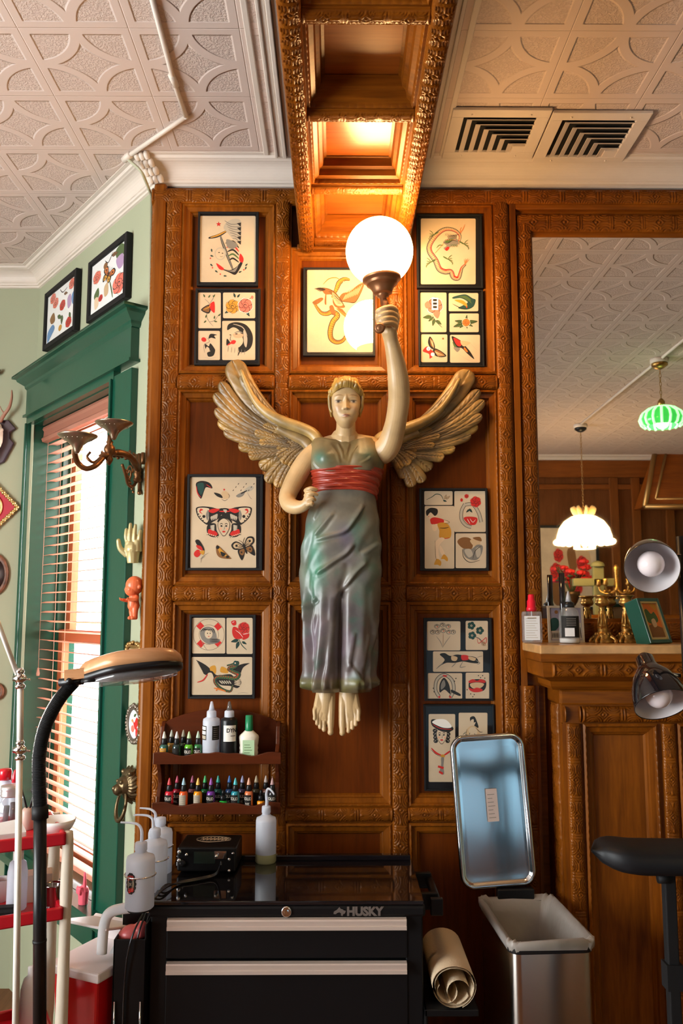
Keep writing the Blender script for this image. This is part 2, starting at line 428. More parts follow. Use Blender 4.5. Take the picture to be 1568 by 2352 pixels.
def frame_mould(x0, x1, z0, z1, y, prof, m=None, per=.026, bead=(1,2), M=None, relief=.0028, fine=.0035):
    """moulding around a rectangle in the x-z plane, prof = [(inset, height)] from outer to inner, heights towards -y"""
    mb_all = []
    allP = []
    me_v = []; me_f = []; n0 = 0
    prof = [(prof[0][0], 0)] + list(prof)
    # refine the profile between the bead rows
    pr = []
    for i in range(len(prof)-1):
        k = 5 if (i-1) == bead[0] else 1
        for j in range(k):
            t = j/k; h = prof[i][1]*(1-t)+prof[i+1][1]*t
            pr.append((prof[i][0]*(1-t)+prof[i+1][0]*t, h, math.sin(PI*t) if k > 1 else 0))
    pr.append((*prof[-1], 0))
    corners = [((x0,z0),(x1,z0)), ((x1,z0),(x1,z1)), ((x1,z1),(x0,z1)), ((x0,z1),(x0,z0))]
    inw = [(0,1),(-1,0),(0,-1),(1,0)]
    for (a, b), iv in zip(corners, inw):
        L_ = math.hypot(b[0]-a[0], b[1]-a[1]); d = ((b[0]-a[0])/L_, (b[1]-a[1])/L_)
        nu = max(3, int(L_/fine)); tt = np.linspace(0, 1, nu)
        P = np.empty((len(pr), nu, 3)); pp = L_/max(1, round(L_/per))
        for j, (o, h, bd) in enumerate(pr):
            s = o + (L_-2*o)*tt
            ph = (s/pp) % 1
            hh = h + (relief*bd*(.3+.7*np.abs(np.sin(PI*ph))) if bd > 0 else 0*s)
            P[j,:,0] = a[0]+d[0]*s+iv[0]*o; P[j,:,1] = y-hh; P[j,:,2] = a[1]+d[1]*s+iv[1]*o
        nr, nc = P.shape[:2]
        me_v.append(P.reshape(-1,3))
        idx = np.arange(nr*nc).reshape(nr,nc)+n0
        me_f.append(np.stack([idx[:-1,:-1], idx[:-1,1:], idx[1:,1:], idx[1:,:-1]], -1).reshape(-1,4)); n0 += nr*nc
    Vv = np.concatenate(me_v); Ff = np.concatenate(me_f)
    if M is not None:
        Mn = np.array(M); Vv = Vv @ Mn[:3,:3].T + Mn[:3,3]
    o = mesh('frame_mould', Vv.tolist(), Ff.tolist(), m or wood_v, smooth=False)
    return o
PR = [(0,.030),(.006,.034),(.012,.030),(.014,.024),(.030,.020),(.033,.012),(.038,.010),(.044,.002)]
# flat stiles and rails standing 3 cm proud of the panels, each with a half-round carved member
YS = -.026
def stile(pxa, pxb, z0, z1, Y=0, py=700, per=.125):
    xa, xb = X(pxa, py, -.04), X(pxb, py, -.04)
    mb = MB(); mb.box((xa-.004, Y, z0), (xb+.004, Y+YS, z1)); trim(mb.build('s', wood_v))
    trim(strip('s', ((xa+xb)/2, Y+YS, z0), ((xa+xb)/2, Y+YS, z1), xb-xa, (0,-1,0), .012, .0085, per, wood_v))
    return xa, xb
def rail(xa, xb, pya, pyb, Y=0, per=.14):
    za, zb = Z(pyb, Y=-.04), Z(pya, Y=-.04)
    mb = MB(); mb.box((xa, Y, za-.004), (xb, Y+YS, zb+.004)); trim(mb.build('r', wood_h))
    trim(strip('r', (xa, Y+YS, (za+zb)/2), (xb, Y+YS, (za+zb)/2), zb-za, (0,-1,0), .013, .0085, per, wood_h))
    return za, zb
ZT = Z(432); Z_R0 = Z(468)
xe = XR
S1 = stile(375, 412, 0, Z_R0); S2 = stile(631, 665, 0, Z_R0); S3 = stile(893, 928, 0, Z_R0); S4 = stile(1138, 1172, 0, Z_R0)
rail(A.x-.01, xe, 432, 466, per=.15)
# rounded corner post at the left end
pm = MB(); pm.box((A.x-.002, YS-.014, 0), (S1[0]+.001, 0.02, ZT)); trim(pm.build('p', wood_v, bevel=.012))
trim(strip('p', (A.x-.001, -.020, 0.0), (A.x-.001, -.020, ZT-.02), .036, (-1,-.6,0), .005, .0035, .09, wood_v))
rails = [(860,893),(1346,1381),(1856,1889)]
cols = [(S1[1], S2[0]), (S2[1], S3[0]), (S3[1], S4[0])]
for (xa, xb) in cols:
    for (a, b) in rails: rail(xa-.002, xb+.002, a, b)
rows = [(468, 858), (895, 1344), (1383, 1854), (1891, 2560)]
for ci, (xa, xb) in enumerate(cols):
    for ri, (pa, pb) in enumerate(rows):
        za, zb = Z(pb, Y=-.03), Z(pa, Y=-.03)
        if ri == 3: za = .16
        if ri == 0 and ci == 1: zb = Z(568, Y=-.03)
        trim(frame_mould(xa, xb, za, zb, 0, PR, per=.026))
sk = MB(); sk.box((A.x, -.045, 0), (xe, 0, .16)); struct(sk.build('baseboard_back', wood_h, bevel=.006))
# fillet and mirror surround
fx0, fx1 = X(1176,700,-.04), X(1190,700,-.04)
fm = MB(); fm.box((S4[1]+.004, 0, .1), (fx0, -.02, Z_R0)); fm.box((fx0, 0, .1), (fx1, -.034, Z_R0-.004)); trim(fm.build('f', wood_v, bevel=.003))
mx0 = X(1227,700,-.02); mz1 = Z(541,Y=-.02); mz0 = Z(1423,Y=-.02); mx1 = 2.55
trim(strip('m', ((fx1+mx0)/2, -.012, mz0-.02), ((fx1+mx0)/2, -.012, mz1+.06), mx0-fx1-.004, (0,-1,0), .012, .008, .125, wood_v))
sf = MB(); sf.box((fx1, 0, .5), (mx0, -.012, Z_R0-.01)); sf.box((mx0, 0, mz1), (xe, -.012, Z_R0-.01)); sf.box((mx1, 0, .5), (xe, -.012, mz1)); trim(sf.build('mm', wood_h))
fz = MB(); fz.box((fx1, 0, Z(488)), (xe, -.034, Z(476))); trim(fz.build('mm', wood_h, bevel=.003))
trim(strip('m', (fx1+.006, -.012, (Z(495)+Z(536))/2), (mx1+.06, -.012, (Z(495)+Z(536))/2), (Z(495)-Z(536)), (0,-1,0), .012, .008, .125, wood_h))
mm = mat('mirror_silver', (.86,.87,.84), .015, 1)
mi = thing('wall_mirror', 'large wall mirror in the carved wooden surround above the mantel', 'mirror', ((mx0+mx1)/2, -.006, mz0))
q = MB(); q.box((-(mx1-mx0)/2, .004, 0), ((mx1-mx0)/2, -.004, mz1-mz0)); q.build('mirror_glass', mm, mi)

# cornice ------------------------------------------------------------------
def sweep(path, prof, m, outs):
    """path: list of xy points; outs: offset direction at each point (mitred); prof: [(out, z)]"""
    P = np.empty((len(prof), len(path), 3))
    for j, (o, z) in enumerate(prof):
        for i, (p, n) in enumerate(zip(path, outs)):
            P[j,i] = (p[0]+n[0]*o, p[1]+n[1]*o, z)
    nr, nc = P.shape[:2]; idx = np.arange(nr*nc).reshape(nr,nc)
    q = np.stack([idx[:-1,:-1], idx[:-1,1:], idx[1:,1:], idx[1:,:-1]], -1).reshape(-1,4)
    return mesh('sw', P.reshape(-1,3).tolist(), q.tolist(), m)
zb_, zt_ = ZT, CEIL
h = zt_-zb_
cp = [(0,zb_-.002),(.010,zb_),(.012,zb_+.008),(.020,zb_+.010),(.022,zb_+.018)]
for i in range(9):
    t = i/8; cp.append((.026+.052*(1-math.cos(t*PI/2)), zb_+.020+(h-.036)*math.sin(t*PI/2)))
cp += [(.082,zt_-.014),(.090,zt_-.012),(.096,zt_-.004),(.112,zt_-.003),(.112,zt_)]
mit = lambda a, b: ((lambda s: (s.x, s.y))((a+b)/(1+a.dot(b))))
nb = Vector((0,-1)); nw = Vector((WN.x, WN.y))
path = [(XL, B.y), (B.x, B.y), (A.x, A.y), (XR, 0), (XR, YB), (XL, YB), (XL, B.y)]
nr_ = Vector((-1,0)); nf = Vector((0,1)); nl_ = Vector((1,0))
outs = [mit(nb, nl_), mit(nb, nw), mit(nw, nb), mit(nb, nr_), mit(nr_, nf), mit(nf, nl_), mit(nl_, nb)]
trim(sweep(path, cp, cream, outs))
# moulded corner block on the bay corner
cb = MB()
for k in range(4):
    for j in range(3):
        q_ = A+Vector((-.012-.014*k+.020*j, -.022-.022*k-.006*j, zb_+.010+.020*k)); cb.tube(spline([q_+Vector((0,0,-.006)), q_+Vector((-.004,-.012,.006)), q_+Vector((-.006,-.016,.020))], 4), [.010,.010,.011,.012,.012,.011,.010,.008,.006], 10)
trim(cb.build('cb', cream))
# ceiling border mouldings beside the beam
BX0, BX1 = X(688,560,-.06), X(938,560,-.06)
BZ = Z(562,Y=-.06)
for sgn, x in ((-1, BX0), (1, BX1)):
    bm_ = MB()
    for (o, wd, hh) in ((0,.05,.012),(.05,.016,.022),(.066,.018,.014),(.084,.012,.02),(.12,.02,.008)):
        a, b = sorted((x+sgn*o, x+sgn*(o+wd))); bm_.box((a, YB, CEIL-hh), (b, -.10, CEIL))
    trim(bm_.build('cbm', cream, bevel=.003))
# box beam with coffers ------------------------------------------------------
bw = MB()
bw.box((BX0, YB, BZ), (BX0+.012, -.0, CEIL)); bw.box((BX1-.012, YB, BZ), (BX1, 0, CEIL)); bw.box((BX0, YB, BZ+.085), (BX1, 0, CEIL))
trim(bw.build('beam', wood_y))
bw = MB()
cw = .058
bw.box((BX0, YB, BZ), (BX0+cw, 0, BZ+.09)); bw.box((BX1-cw, YB, BZ), (BX1, 0, BZ+.09)); trim(bw.build('beam', wood_y, bevel=.004))
trim(strip('b', (BX0+cw/2, -.03, BZ), (BX0+cw/2, -3.4, BZ), cw, (0,0,-1), .016, .010, .075, wood_y, fine=.003))
trim(strip('b', (BX1-cw/2, -.03, BZ), (BX1-cw/2, -3.4, BZ), cw, (0,0,-1), .016, .010, .075, wood_y, fine=.003))
def yb(py, z): # y of the point at height z seen at row py
    d = RM @ Vector((0, -(py-1176)/F, -1)); return CAM.y + d.y*(z-CAM.z)/d.z
ycr = [-.075, yb(437, BZ), yb(268, BZ), yb(38, BZ), yb(38, BZ)-.42]
for i, y in enumerate(ycr):
    b2 = MB(); b2.box((BX0+cw, y-.026, BZ+.004), (BX1-cw, y+.026, BZ+.09)); trim(b2.build('b', wood_h, bevel=.003))
    trim(strip('b', (BX0+cw, y, BZ+.004), (BX1-cw, y, BZ+.004), .046, (0,0,-1), .010, .006, .09, wood_h))
RX = Matrix.Rotation(-PI/2, 4, 'X')   # panel frames laid under the beam: x stays, local z -> y
for i in range(len(ycr)-1):
    ya, yb2 = ycr[i+1]+.026, ycr[i]-.026
    pf = [(0,.078),(.008,.080),(.014,.066),(.026,.060),(.030,.040),(.040,.034),(.044,.010),(.052,.008)]
    # local (x, y, z) -> world (x, z_local as y, BZ+.085 + y_local)
    Mx = Matrix(((1,0,0,0),(0,0,1,0),(0,1,0,BZ+.085),(0,0,0,1)))
    trim(frame_mould(BX0+cw, BX1-cw, ya, yb2, 0, pf, wood_h, per=.024, M=Mx, relief=.004))
    p2 = MB(); p2.box((BX0+cw, ya, BZ+.080), (BX1-cw, yb2, BZ+.088)); trim(p2.build('b', wood_px))
# wall bracket rail under the beam end
rb = MB(); rb.box((BX0-.01, -.05, Z(572,Y=-.05)), (BX1+.01, 0, Z(560,Y=-.05))); trim(rb.build('b', wood_h, bevel=.004))

# bay window -------------------------------------------------------------------
WM = Matrix.Translation(A) @ Matrix.Rotation(WPHI, 4, 'Z')   # wall space: x along the wall (A = 0, left negative), -y into the room
win = thing('window_1', None, None, (A.x, A.y, 0), WPHI); win['kind'] = 'structure'
sl, sr = ws_l, ws_r
cw_l = -wl(72,1300)[0] + wl(48,1300,.03)[0]
cR = wl(291, 1200, .03)[0]; cL = wl(27, 1300, .03)[0]
cs = MB()
for a, b in ((cL, sl+.004), (sr-.004, cR)):
    cs.box((a, 0, .30), (b, -.03, wz1+.01))
cs.box((sr-.004, -.03, .3), (sr+.012, -.042, wz1)); cs.box((sl-.01, -.03, .3), (sl+.004, -.042, wz1))
cs.build('window_casing', green, win, bevel=.003)
hz0 = wl(300, 817, .05)[1]; hz1 = wl(325, 712, .05)[1]
hd = MB(); hd.box((cL-.015, 0, hz0-.012), (cR+.015, -.048, hz0)); hd.box((cL, 0, hz0), (cR, -.036, hz1)); hd.box((sl-.02, 0, wz1-.004), (sr+.02, -.032, hz0))
prof = [(.036,hz1-.03),(.044,hz1-.02),(.046,hz1-.008),(.06,hz1+.002),(.078,hz1+.016),(.082,hz1+.026),(.10,hz1+.03),(.10,hz1+.042),(0,hz1+.042)]
for a, b in zip(prof[:-1], prof[1:]):
    ea, eb = a[0]-.03, b[0]-.03
    hd.add([(cL-ea,-a[0],a[1]),(cR+ea,-a[0],a[1]),(cR+eb,-b[0],b[1]),(cL-eb,-b[0],b[1]),
            (cL-ea,0,a[1]),(cR+ea,0,a[1]),(cR+eb,0,b[1]),(cL-eb,0,b[1])], [(0,1,2,3),(1,5,6,2),(4,0,3,7)])
hd.box((cL-.07, 0, hz1+.036), (cR+.07, -.1, hz1+.042))
hd.build('window_head', green, win)
# reveals, sill and sashes
rv = MB(); rv.box((sl, 0, wz0), (sl+.008, .25, wz1)); rv.box((sr-.008, 0, wz0), (sr, .25, wz1)); rv.box((sl, 0, wz1-.008), (sr, .25, wz1))
rv.box((sl+.008, .155, wz0), (sl+.03, .25, wz1)); rv.build('window_reveal', green, win)
si = MB(); si.box((cL-.02, -.085, wz0-.03), (cR+.02, 0, wz0+.004)); si.box((sl+.002, -.01, wz0-.002), (sr-.002, .255, wz0+.004)); si.box((cL, -.03, wz0-.16), (cR, 0, wz0-.03)); si.box((cL, -.045, wz0-.06), (cR, 0, wz0-.03)); si.build('window_sill', green, win, bevel=.004)
sashm = mat('stained_sash_wood', (.32,.09,.03), .4, coat=.3)
zm = Z(1462, 180, .9)
sh_ = MB()
def sash(a, b, c, d, y, t=.055, mi=0):
    sh_.box((a, y, c), (a+t, y+.035, d), mi); sh_.box((b-t, y, c), (b, y+.035, d), mi)
    sh_.box((a, y, c), (b, y+.035, c+t*1.2), mi); sh_.box((a, y, d-t), (b, y+.035, d), mi)
zmid = wl(180, 1470, -.19)[1]
sash(sl+.03, sr-.008, zmid-.02, wz1-.01, .20); sash(sl+.03, sr-.008, wz0+.0, zmid+.05, .165)
sh_.build('sash', sashm, win)
gp = MB(); gp.box((sl+.08, .215, zmid), (sr-.06, .218, wz1-.06)); gp.box((sl+.08, .18, wz0+.06), (sr-.06, .183, zmid)); gp.build('pane', glass, win)
lk = MB(); lk.box((sr-.13, .155, zmid+.05), (sr-.07, .165, zmid+.065)); lk.lathe([(.012,0),(.012,.012),(.004,.02)], 12, 0, Matrix.Translation((sr-.1,.16,zmid+.06))); lk.build('sash_lock', brass, win)

# blind -----------------------------------------------------------------------
bl = thing('venetian_blind', 'wooden venetian blind with pink-brown valance inside the green window frame', 'window blind', tuple(A + WDIR*((sl+sr)/2) - WN*.10), WPHI)
slat_m = translucent_plastic('blind_wood', (.72,.42,.31), .6, .35)
hw = (sr-sl)/2 - .012
ztop = wz1-.012
va = MB(); pv = [(.0,0),(.022,.0),(.026,-.012),(.018,-.022),(.020,-.05),(.030,-.062),(.024,-.078),(.0,-.082)]
va.add([(-hw, -.03-o, ztop+z) for o, z in pv] + [(hw, -.03-o, ztop+z) for o, z in pv], [(i, i+8, i+9, i+1) for i in range(7)] + [tuple(range(8)), tuple(range(15,7,-1))])
va.build('valance', mat('valance_wood', (.40,.15,.10), .28, coat=.4), bl)
hr = MB(); hr.box((-hw, -.028, ztop-.05), (hw, .028, ztop)); hr.build('headrail', slat_m, bl)
pitch = .048; z = ztop-.085; smo = MB(); k = 0
while z > wz0+.05:
    sm_ = MB(); tl = .10 if z > zmid+.1 else -.16
    nseg = 4; pts = []
    for j in range(nseg+1):
        t = j/nseg-.5; pts.append((t*.05*math.cos(tl), t*.05*math.sin(tl)-.003*(2*t)**2))
    vs = [(-hw, y, zz) for y, zz in pts]+[(hw, y, zz) for y, zz in pts]+[(-hw, y, zz-.0025) for y, zz in pts]+[(hw, y, zz-.0025) for y, zz in pts]
    n = nseg+1; fs = []
    for j in range(nseg): fs += [(j, j+1, j+1+n, j+n), (j+2*n, j+3*n, j+1+3*n, j+1+2*n)]
    fs += [(0, n, 3*n, 2*n), (n-1, 2*n-1+0, 4*n-1, 3*n-1)]
    sm_.add(vs, fs); o = sm_.build('slat', slat_m, bl); o.location.z = z
    z -= pitch; k += 1
br = MB(); br.box((-hw, -.026, wz0+.012), (hw, .026, wz0+.034)); br.build('bottom_rail', slat_m, bl, bevel=.003)
co = MB()
for x in (-hw*.6, hw*.6): co.tube([(x,-.026,ztop-.06),(x,-.026,wz0+.03)], .0012, 5); co.tube([(x,.026,ztop-.06),(x,.026,wz0+.03)], .0012, 5)
co.tube([(-hw+.03,-.034,ztop-.06),(-hw+.03,-.036,zmid-.15)], .0013, 5); co.lathe([(.004,.0),(.009,-.03),(.007,-.04)], 8, 0, Matrix.Translation((-hw+.03,-.036,zmid-.14)))
co.build('cord', slat_m, bl)
# ---------------------------------------------------------------- painted wooden angel on the wall
UP = .00152
def remeshed(name, mb, mats, parent, voxel, smooth_it=2, label=None):
    o = mb.build('tmp', mats)
    r = o.modifiers.new('r', 'REMESH'); r.mode = 'VOXEL'; r.voxel_size = voxel; r.use_smooth_shade = True
    s_ = o.modifiers.new('s', 'SMOOTH'); s_.iterations = smooth_it; s_.factor = .5
    dg = bpy.context.evaluated_depsgraph_get()
    me = bpy.data.meshes.new_from_object(o.evaluated_get(dg)); me.name = name
    bpy.data.objects.remove(o)
    me.materials.clear(); setmats(me, mats)
    me.polygons.foreach_set('material_index', np.zeros(len(me.polygons), dtype=np.int32))
    me.polygons.foreach_set('use_smooth', np.ones(len(me.polygons), dtype=bool))
    o = bpy.data.objects.new(name, me); link(o, parent)
    if label: o['label'] = label
    return o
def coords(me):
    a = np.empty(len(me.vertices)*3, dtype=np.float32); me.vertices.foreach_get('co', a); return a.reshape(-1,3)
def paint(me, col):
    at_ = me.color_attributes.new('paint', 'FLOAT_COLOR', 'POINT')
    c = np.ones((len(me.vertices),4), dtype=np.float32); c[:,:3] = col; at_.data.foreach_set('color', c.reshape(-1))
def pmat(name, rough=.35, coat=.3, bump=.15, bscale=70, crough=.3, noise=.25):
    m = bpy.data.materials.new(name); m.use_nodes = True; nt = m.node_tree; L = nt.links; b = nt.nodes['Principled BSDF']
    b.inputs['Roughness'].default_value = rough; b.inputs['Coat Weight'].default_value = coat; b.inputs['Coat Roughness'].default_value = crough
    a = nt.nodes.new('ShaderNodeAttribute'); a.attribute_name = 'paint'
    tc = nt.nodes.new('ShaderNodeTexCoord'); n = nt.nodes.new('ShaderNodeTexNoise'); n.inputs['Scale'].default_value = bscale; n.inputs['Detail'].default_value = 5
    n2 = nt.nodes.new('ShaderNodeTexNoise'); n2.inputs['Scale'].default_value = 14; n2.inputs['Detail'].default_value = 6
    L.new(tc.outputs['Object'], n.inputs['Vector']); L.new(tc.outputs['Object'], n2.inputs['Vector'])
    mr = nt.nodes.new('ShaderNodeMapRange'); mr.inputs['From Min'].default_value = .35; mr.inputs['From Max'].default_value = .6; mr.inputs['To Min'].default_value = 1-noise; mr.inputs['To Max'].default_value = 1
    L.new(n2.outputs['Fac'], mr.inputs[0])
    mx = nt.nodes.new('ShaderNodeMix'); mx.data_type = 'RGBA'; mx.blend_type = 'MULTIPLY'; mx.inputs['Factor'].default_value = 1
    L.new(a.outputs['Color'], mx.inputs['A']); L.new(mr.outputs[0], mx.inputs['B']); L.new(mx.outputs['Result'], b.inputs['Base Color'])
    bp = nt.nodes.new('ShaderNodeBump'); bp.inputs['Strength'].default_value = bump; bp.inputs['Distance'].default_value = .003
    L.new(n.outputs['Fac'], bp.inputs['Height']); L.new(bp.outputs['Normal'], b.inputs['Normal'])
    return m
pm_skin = pmat('painted_wood_flesh', .42, .2, .08, 90, noise=.18); pm_dress = pmat('painted_wood_dress', .42, .22, .22, 60, .3, .35)
pm_gold = pmat('painted_wood_gold', .42, .25, .25, 80, .35, .45)
SO = at(790, 1400, -.05); SO.y = -.04
angel = thing('angel_statue', 'carved and painted winged woman mounted on the wooden wall, one arm raised', 'statue', SO)
TS = Matrix.Translation(-SO)
def bez(pts, n=6): return spline(pts, n)
def limb(mb, pts, flat=1.0, n=6, seg=28, up=None, u=UP):
    """pts: (px, py, y, r_px)"""
    q = [(*at(a,b,y), r*u) for a,b,y,r in pts]
    sp = spline([Vector(p) for p in q], n) if len(q) > 1 else q
    # 4D vectors
    mb.tube([Vector(p[:3]) for p in sp], [p[3] for p in sp], seg, 0, TS, True, flat, up)
    a, b = sp[0], sp[-1]
    mb.ball(Vector(a[:3]), a[3], 14, 8, 0, TS); mb.ball(Vector(b[:3]), b[3], 14, 8, 0, TS)
bd = MB()
# --- head
HC = at(794, 922, -.205)
def gs(x, z, cx, cz, sx_, sz_): return np.exp(-((x-cx)/sx_)**2-((z-cz)/sz_)**2)
def ft(px, py): p = at(px, py, -.262); return p.x-HC.x, p.z-HC.z
nth, nph = 200, 150
th = np.linspace(0, 2*PI, nth, endpoint=False); ph = np.linspace(-PI/2+.01, PI/2-.01, nph)
PHI, TH = np.meshgrid(ph, th, indexing='ij')
x = np.cos(PHI)*np.sin(TH); y = -np.cos(PHI)*np.cos(TH); z = np.sin(PHI)
chz = ft(794, 975.5)[1]
cz_ = np.where(z < 0, -chz, .074)
xz = np.where(z < 0, np.sin(TH)*np.clip(np.cos(PHI),0,1)**.72, x)
X_ = xz*.0555; Y_ = y*.066; Z_ = z*cz_
low = np.clip(-Z_/(-chz), 0, 1)
X_ = X_*(1-.26*low**2.0); Y_ = np.where(y < 0, Y_*(1-.10*low**2), Y_*(1-.45*low))
Y_ = np.where(y < 0, Y_*(1-.0*low), Y_)
# flatten the face plane slightly
Y_ = np.where(y < 0, -(.058*np.tanh(-Y_/.058*1.25)), Y_)
eyz = ft(794, 921)[1]; nz_ = ft(794, 937.5)[1]; mz_ = ft(794, 952.5)[1]; brz = ft(794, 907.5)[1]
ex = .0255
fr = np.clip(-y, 0, 1)**.6
D_ = np.zeros_like(X_)
ax = np.abs(X_)
D_ += .0030*gs(ax, Z_, .020, brz-.002, .018, .005)
D_ -= .0085*gs(ax, Z_, .0250, eyz+.0005, .0140, .0085)
D_ -= .0030*gs(ax, Z_, .0105, eyz+.001, .006, .008)
D_ += .0060*gs(ax, Z_, .0275, eyz, .0112, .0062)
lid = eyz+.0058-.9*(ax-.0275)**2*10
D_ += .0018*np.exp(-((Z_-lid)/.0014)**2)*np.exp(-((ax-.0275)/.0125)**4)
lid2 = eyz-.0050+.6*(ax-.0275)**2*10
D_ += .0013*np.exp(-((Z_-lid2)/.0012)**2)*np.exp(-((ax-.0275)/.0118)**4)
t = np.clip((brz-.002-Z_)/(brz-.002-nz_), 0, 1.0)
nose = (.003+.013*t**1.3)*np.exp(-(X_/(.0045+.0030*t))**2)*np.where(Z_ > nz_, 1, np.exp(-((Z_-nz_)/.0042)**2))*np.where(Z_ < brz, 1, np.exp(-((Z_-brz)/.006)**2))
D_ += nose + .0058*gs(ax, Z_, .0078, nz_+.0012, .0040, .0045)
D_ -= .0020*gs(ax, Z_, .0045, nz_-.0040, .0022, .0018)
D_ -= .0012*gs(X_, Z_, 0, (nz_+mz_)/2-.001, .0025, .004)
D_ += .0046*gs(X_, Z_, 0, mz_, .017, .010)
D_ += .0030*gs(ax, Z_, .004, mz_+.0030, .0075, .0024) + .0036*gs(X_, Z_, 0, mz_-.0038, .0085, .0028)
D_ -= .0028*gs(X_, Z_, 0, mz_-.0002, .0125, .0010)
D_ -= .0022*gs(X_, Z_, 0, mz_-.0092, .011, .0030)
D_ += .0055*gs(X_, Z_, 0, chz*.84, .018, .011)
D_ += .0026*gs(ax, Z_, .032, nz_+.002, .014, .014)
Y_ = Y_-D_*fr
hp = np.stack([X_, Y_, Z_], -1).reshape(-1,3)
ang = math.radians(-3); 
head_v = [(Vector(p)+HC-SO) for p in hp]
fs = []
for j in range(nph-1):
    for i in range(nth):
        k = (i+1)%nth; fs.append((j*nth+i, j*nth+k, (j+1)*nth+k, (j+1)*nth+i))
fs.append(tuple(range(nth))[::-1]); fs.append(tuple(range((nph-1)*nth, nph*nth)))
bd.add(head_v, fs, 0, True)
for s_ in (-1, 1):   # ears
    bd.ball(HC+Vector((s_*.052, .006, -.004)), .013, 12, 8, 0, TS, 1.25, .45, 1)
limb(bd, [(794,962,-.185,23),(794,985,-.165,23.5),(793,1003,-.145,29),(792,1018,-.13,40)])
# chest, belly, hips inside the dress
bd.ball(at(789,1050,-.125), 1, 24, 14, 0, TS @ Matrix.Translation(at(789,1050,-.125)) @ Matrix.Diagonal((.104,.070,.085,1)) @ Matrix.Translation(-at(789,1050,-.125)))
for (a,b,sx_,sy_,sz_) in ((790,1120,.085,.06,.09),(788,1200,.115,.075,.11)):
    c_ = at(a,b,-.12); bd.ball(c_, 1, 20, 12, 0, TS @ Matrix.Translation(c_) @ Matrix.Diagonal((sx_,sy_,sz_,1)) @ Matrix.Translation(-c_))
limb(bd, [(735,1028,-.125,22),(789,1022,-.13,30),(850,1024,-.13,24)], n=4)
# hanging arm, hand on the hip
limb(bd, [(728,1036,-.125,24),(706,1056,-.13,25),(684,1090,-.135,24.5),(667,1122,-.15,22),(659,1145,-.165,20),(666,1160,-.19,19),(682,1165,-.215,16.5),(698,1161,-.235,13),(708,1152,-.245,12)])
limb(bd, [(704,1156,-.24,12),(710,1142,-.245,12),(709,1130,-.245,10)])
for i, (yy, x1) in enumerate(((1124,726),(1135,727),(1147,722),(1158,716))):
    limb(bd, [(702,yy+3,-.235,5.4),(707,yy,-.255,5.6),(716,yy-2,-.262,5.2),(x1,yy+1,-.255,4.4)], n=4, seg=10)
# raised arm
limb(bd, [(852,1034,-.13,26),(874,1040,-.14,30),(893,1022,-.165,29),(905,985,-.20,26),(912,950,-.235,25),(916,915,-.265,25.5),(915,880,-.295,25),(910,840,-.32,22),(903,805,-.345,18.5),(897,780,-.36,16.5),(893,760,-.375,18)])
limb(bd, [(893,762,-.37,17),(896,742,-.375,18),(893,722,-.38,15)], n=4)
limb(bd, [(905,712,-.385,9),(908,730,-.385,10),(903,752,-.378,11)], n=4)
for k_f, yy in enumerate((711,723,735,746)):
    limb(bd, [(902,yy+8,-.372,7.5),(908,yy+3,-.400,7.4),(899,yy-4,-.430,7.2),(884,yy-3,-.446,6.6),(868+1.5*k_f,yy+4,-.436,5.9),(868+1.5*k_f,yy+6,-.412,5.2)], n=4, seg=10)
limb(bd, [(890,757,-.37,9),(876,748,-.36,8),(868,732,-.375,7),(868,716,-.385,6)], n=4, seg=10)
# legs inside the dress, feet pointing down
for s_, axx in ((-1, 0), (1, 0)):
    hx = 788+s_*38
    ank = 749 if s_ < 0 else 799
    limb(bd, [(hx,1230,-.12,38),(788+s_*34,1330,-.12,34),(788+s_*32,1420,-.12,30),(788+s_*30,1500,-.12,26),(ank,1575,-.12,19)])
    if s_ < 0: mid, toes = (745,1640), [(759,1684,7.4),(744,1678,5.4),(735,1672,5.0),(728,1664,4.7),(722.5,1653,4.5)]
    else: mid, toes = (803,1640), [(786,1685,7.4),(800,1681,5.4),(809,1674,5.0),(817,1666,4.7),(823.5,1655,4.5)]
    for k, (tx, ty, tr) in enumerate(toes):
        bx = ank+s_*(-12+k*6.5) if True else 0
        limb(bd, [(bx,1588,-.125,9),((bx+tx)/2,1622,-.140,9.5),(tx-s_*.0,ty-22,-.150,tr+1.2),(tx,ty-9,-.158,tr*.92),(tx,ty-2,-.160,tr)], n=4, seg=10)
    limb(bd, [(ank,1575,-.12,21),(ank+s_*1,1605,-.118,23),(mid[0],1635,-.122,24),(mid[0]+s_*1,1650,-.13,20)], n=4, flat=1)
    for k in range(4):
        (ta, tb) = (toes[k], toes[k+1]); q_ = .5
        mxp = (ta[0]+tb[0])/2; myp = (ta[1]+tb[1])/2
        limb(bd, [(ank+s_*(-9+k*6.5),1590,-.125,11),((ank+mxp)/2+s_*1,1625,-.136,11),(mxp,myp-22,-.143,7.5)], n=3, seg=10)
body = remeshed('body', bd, pm_skin, angel, .0017, 2)
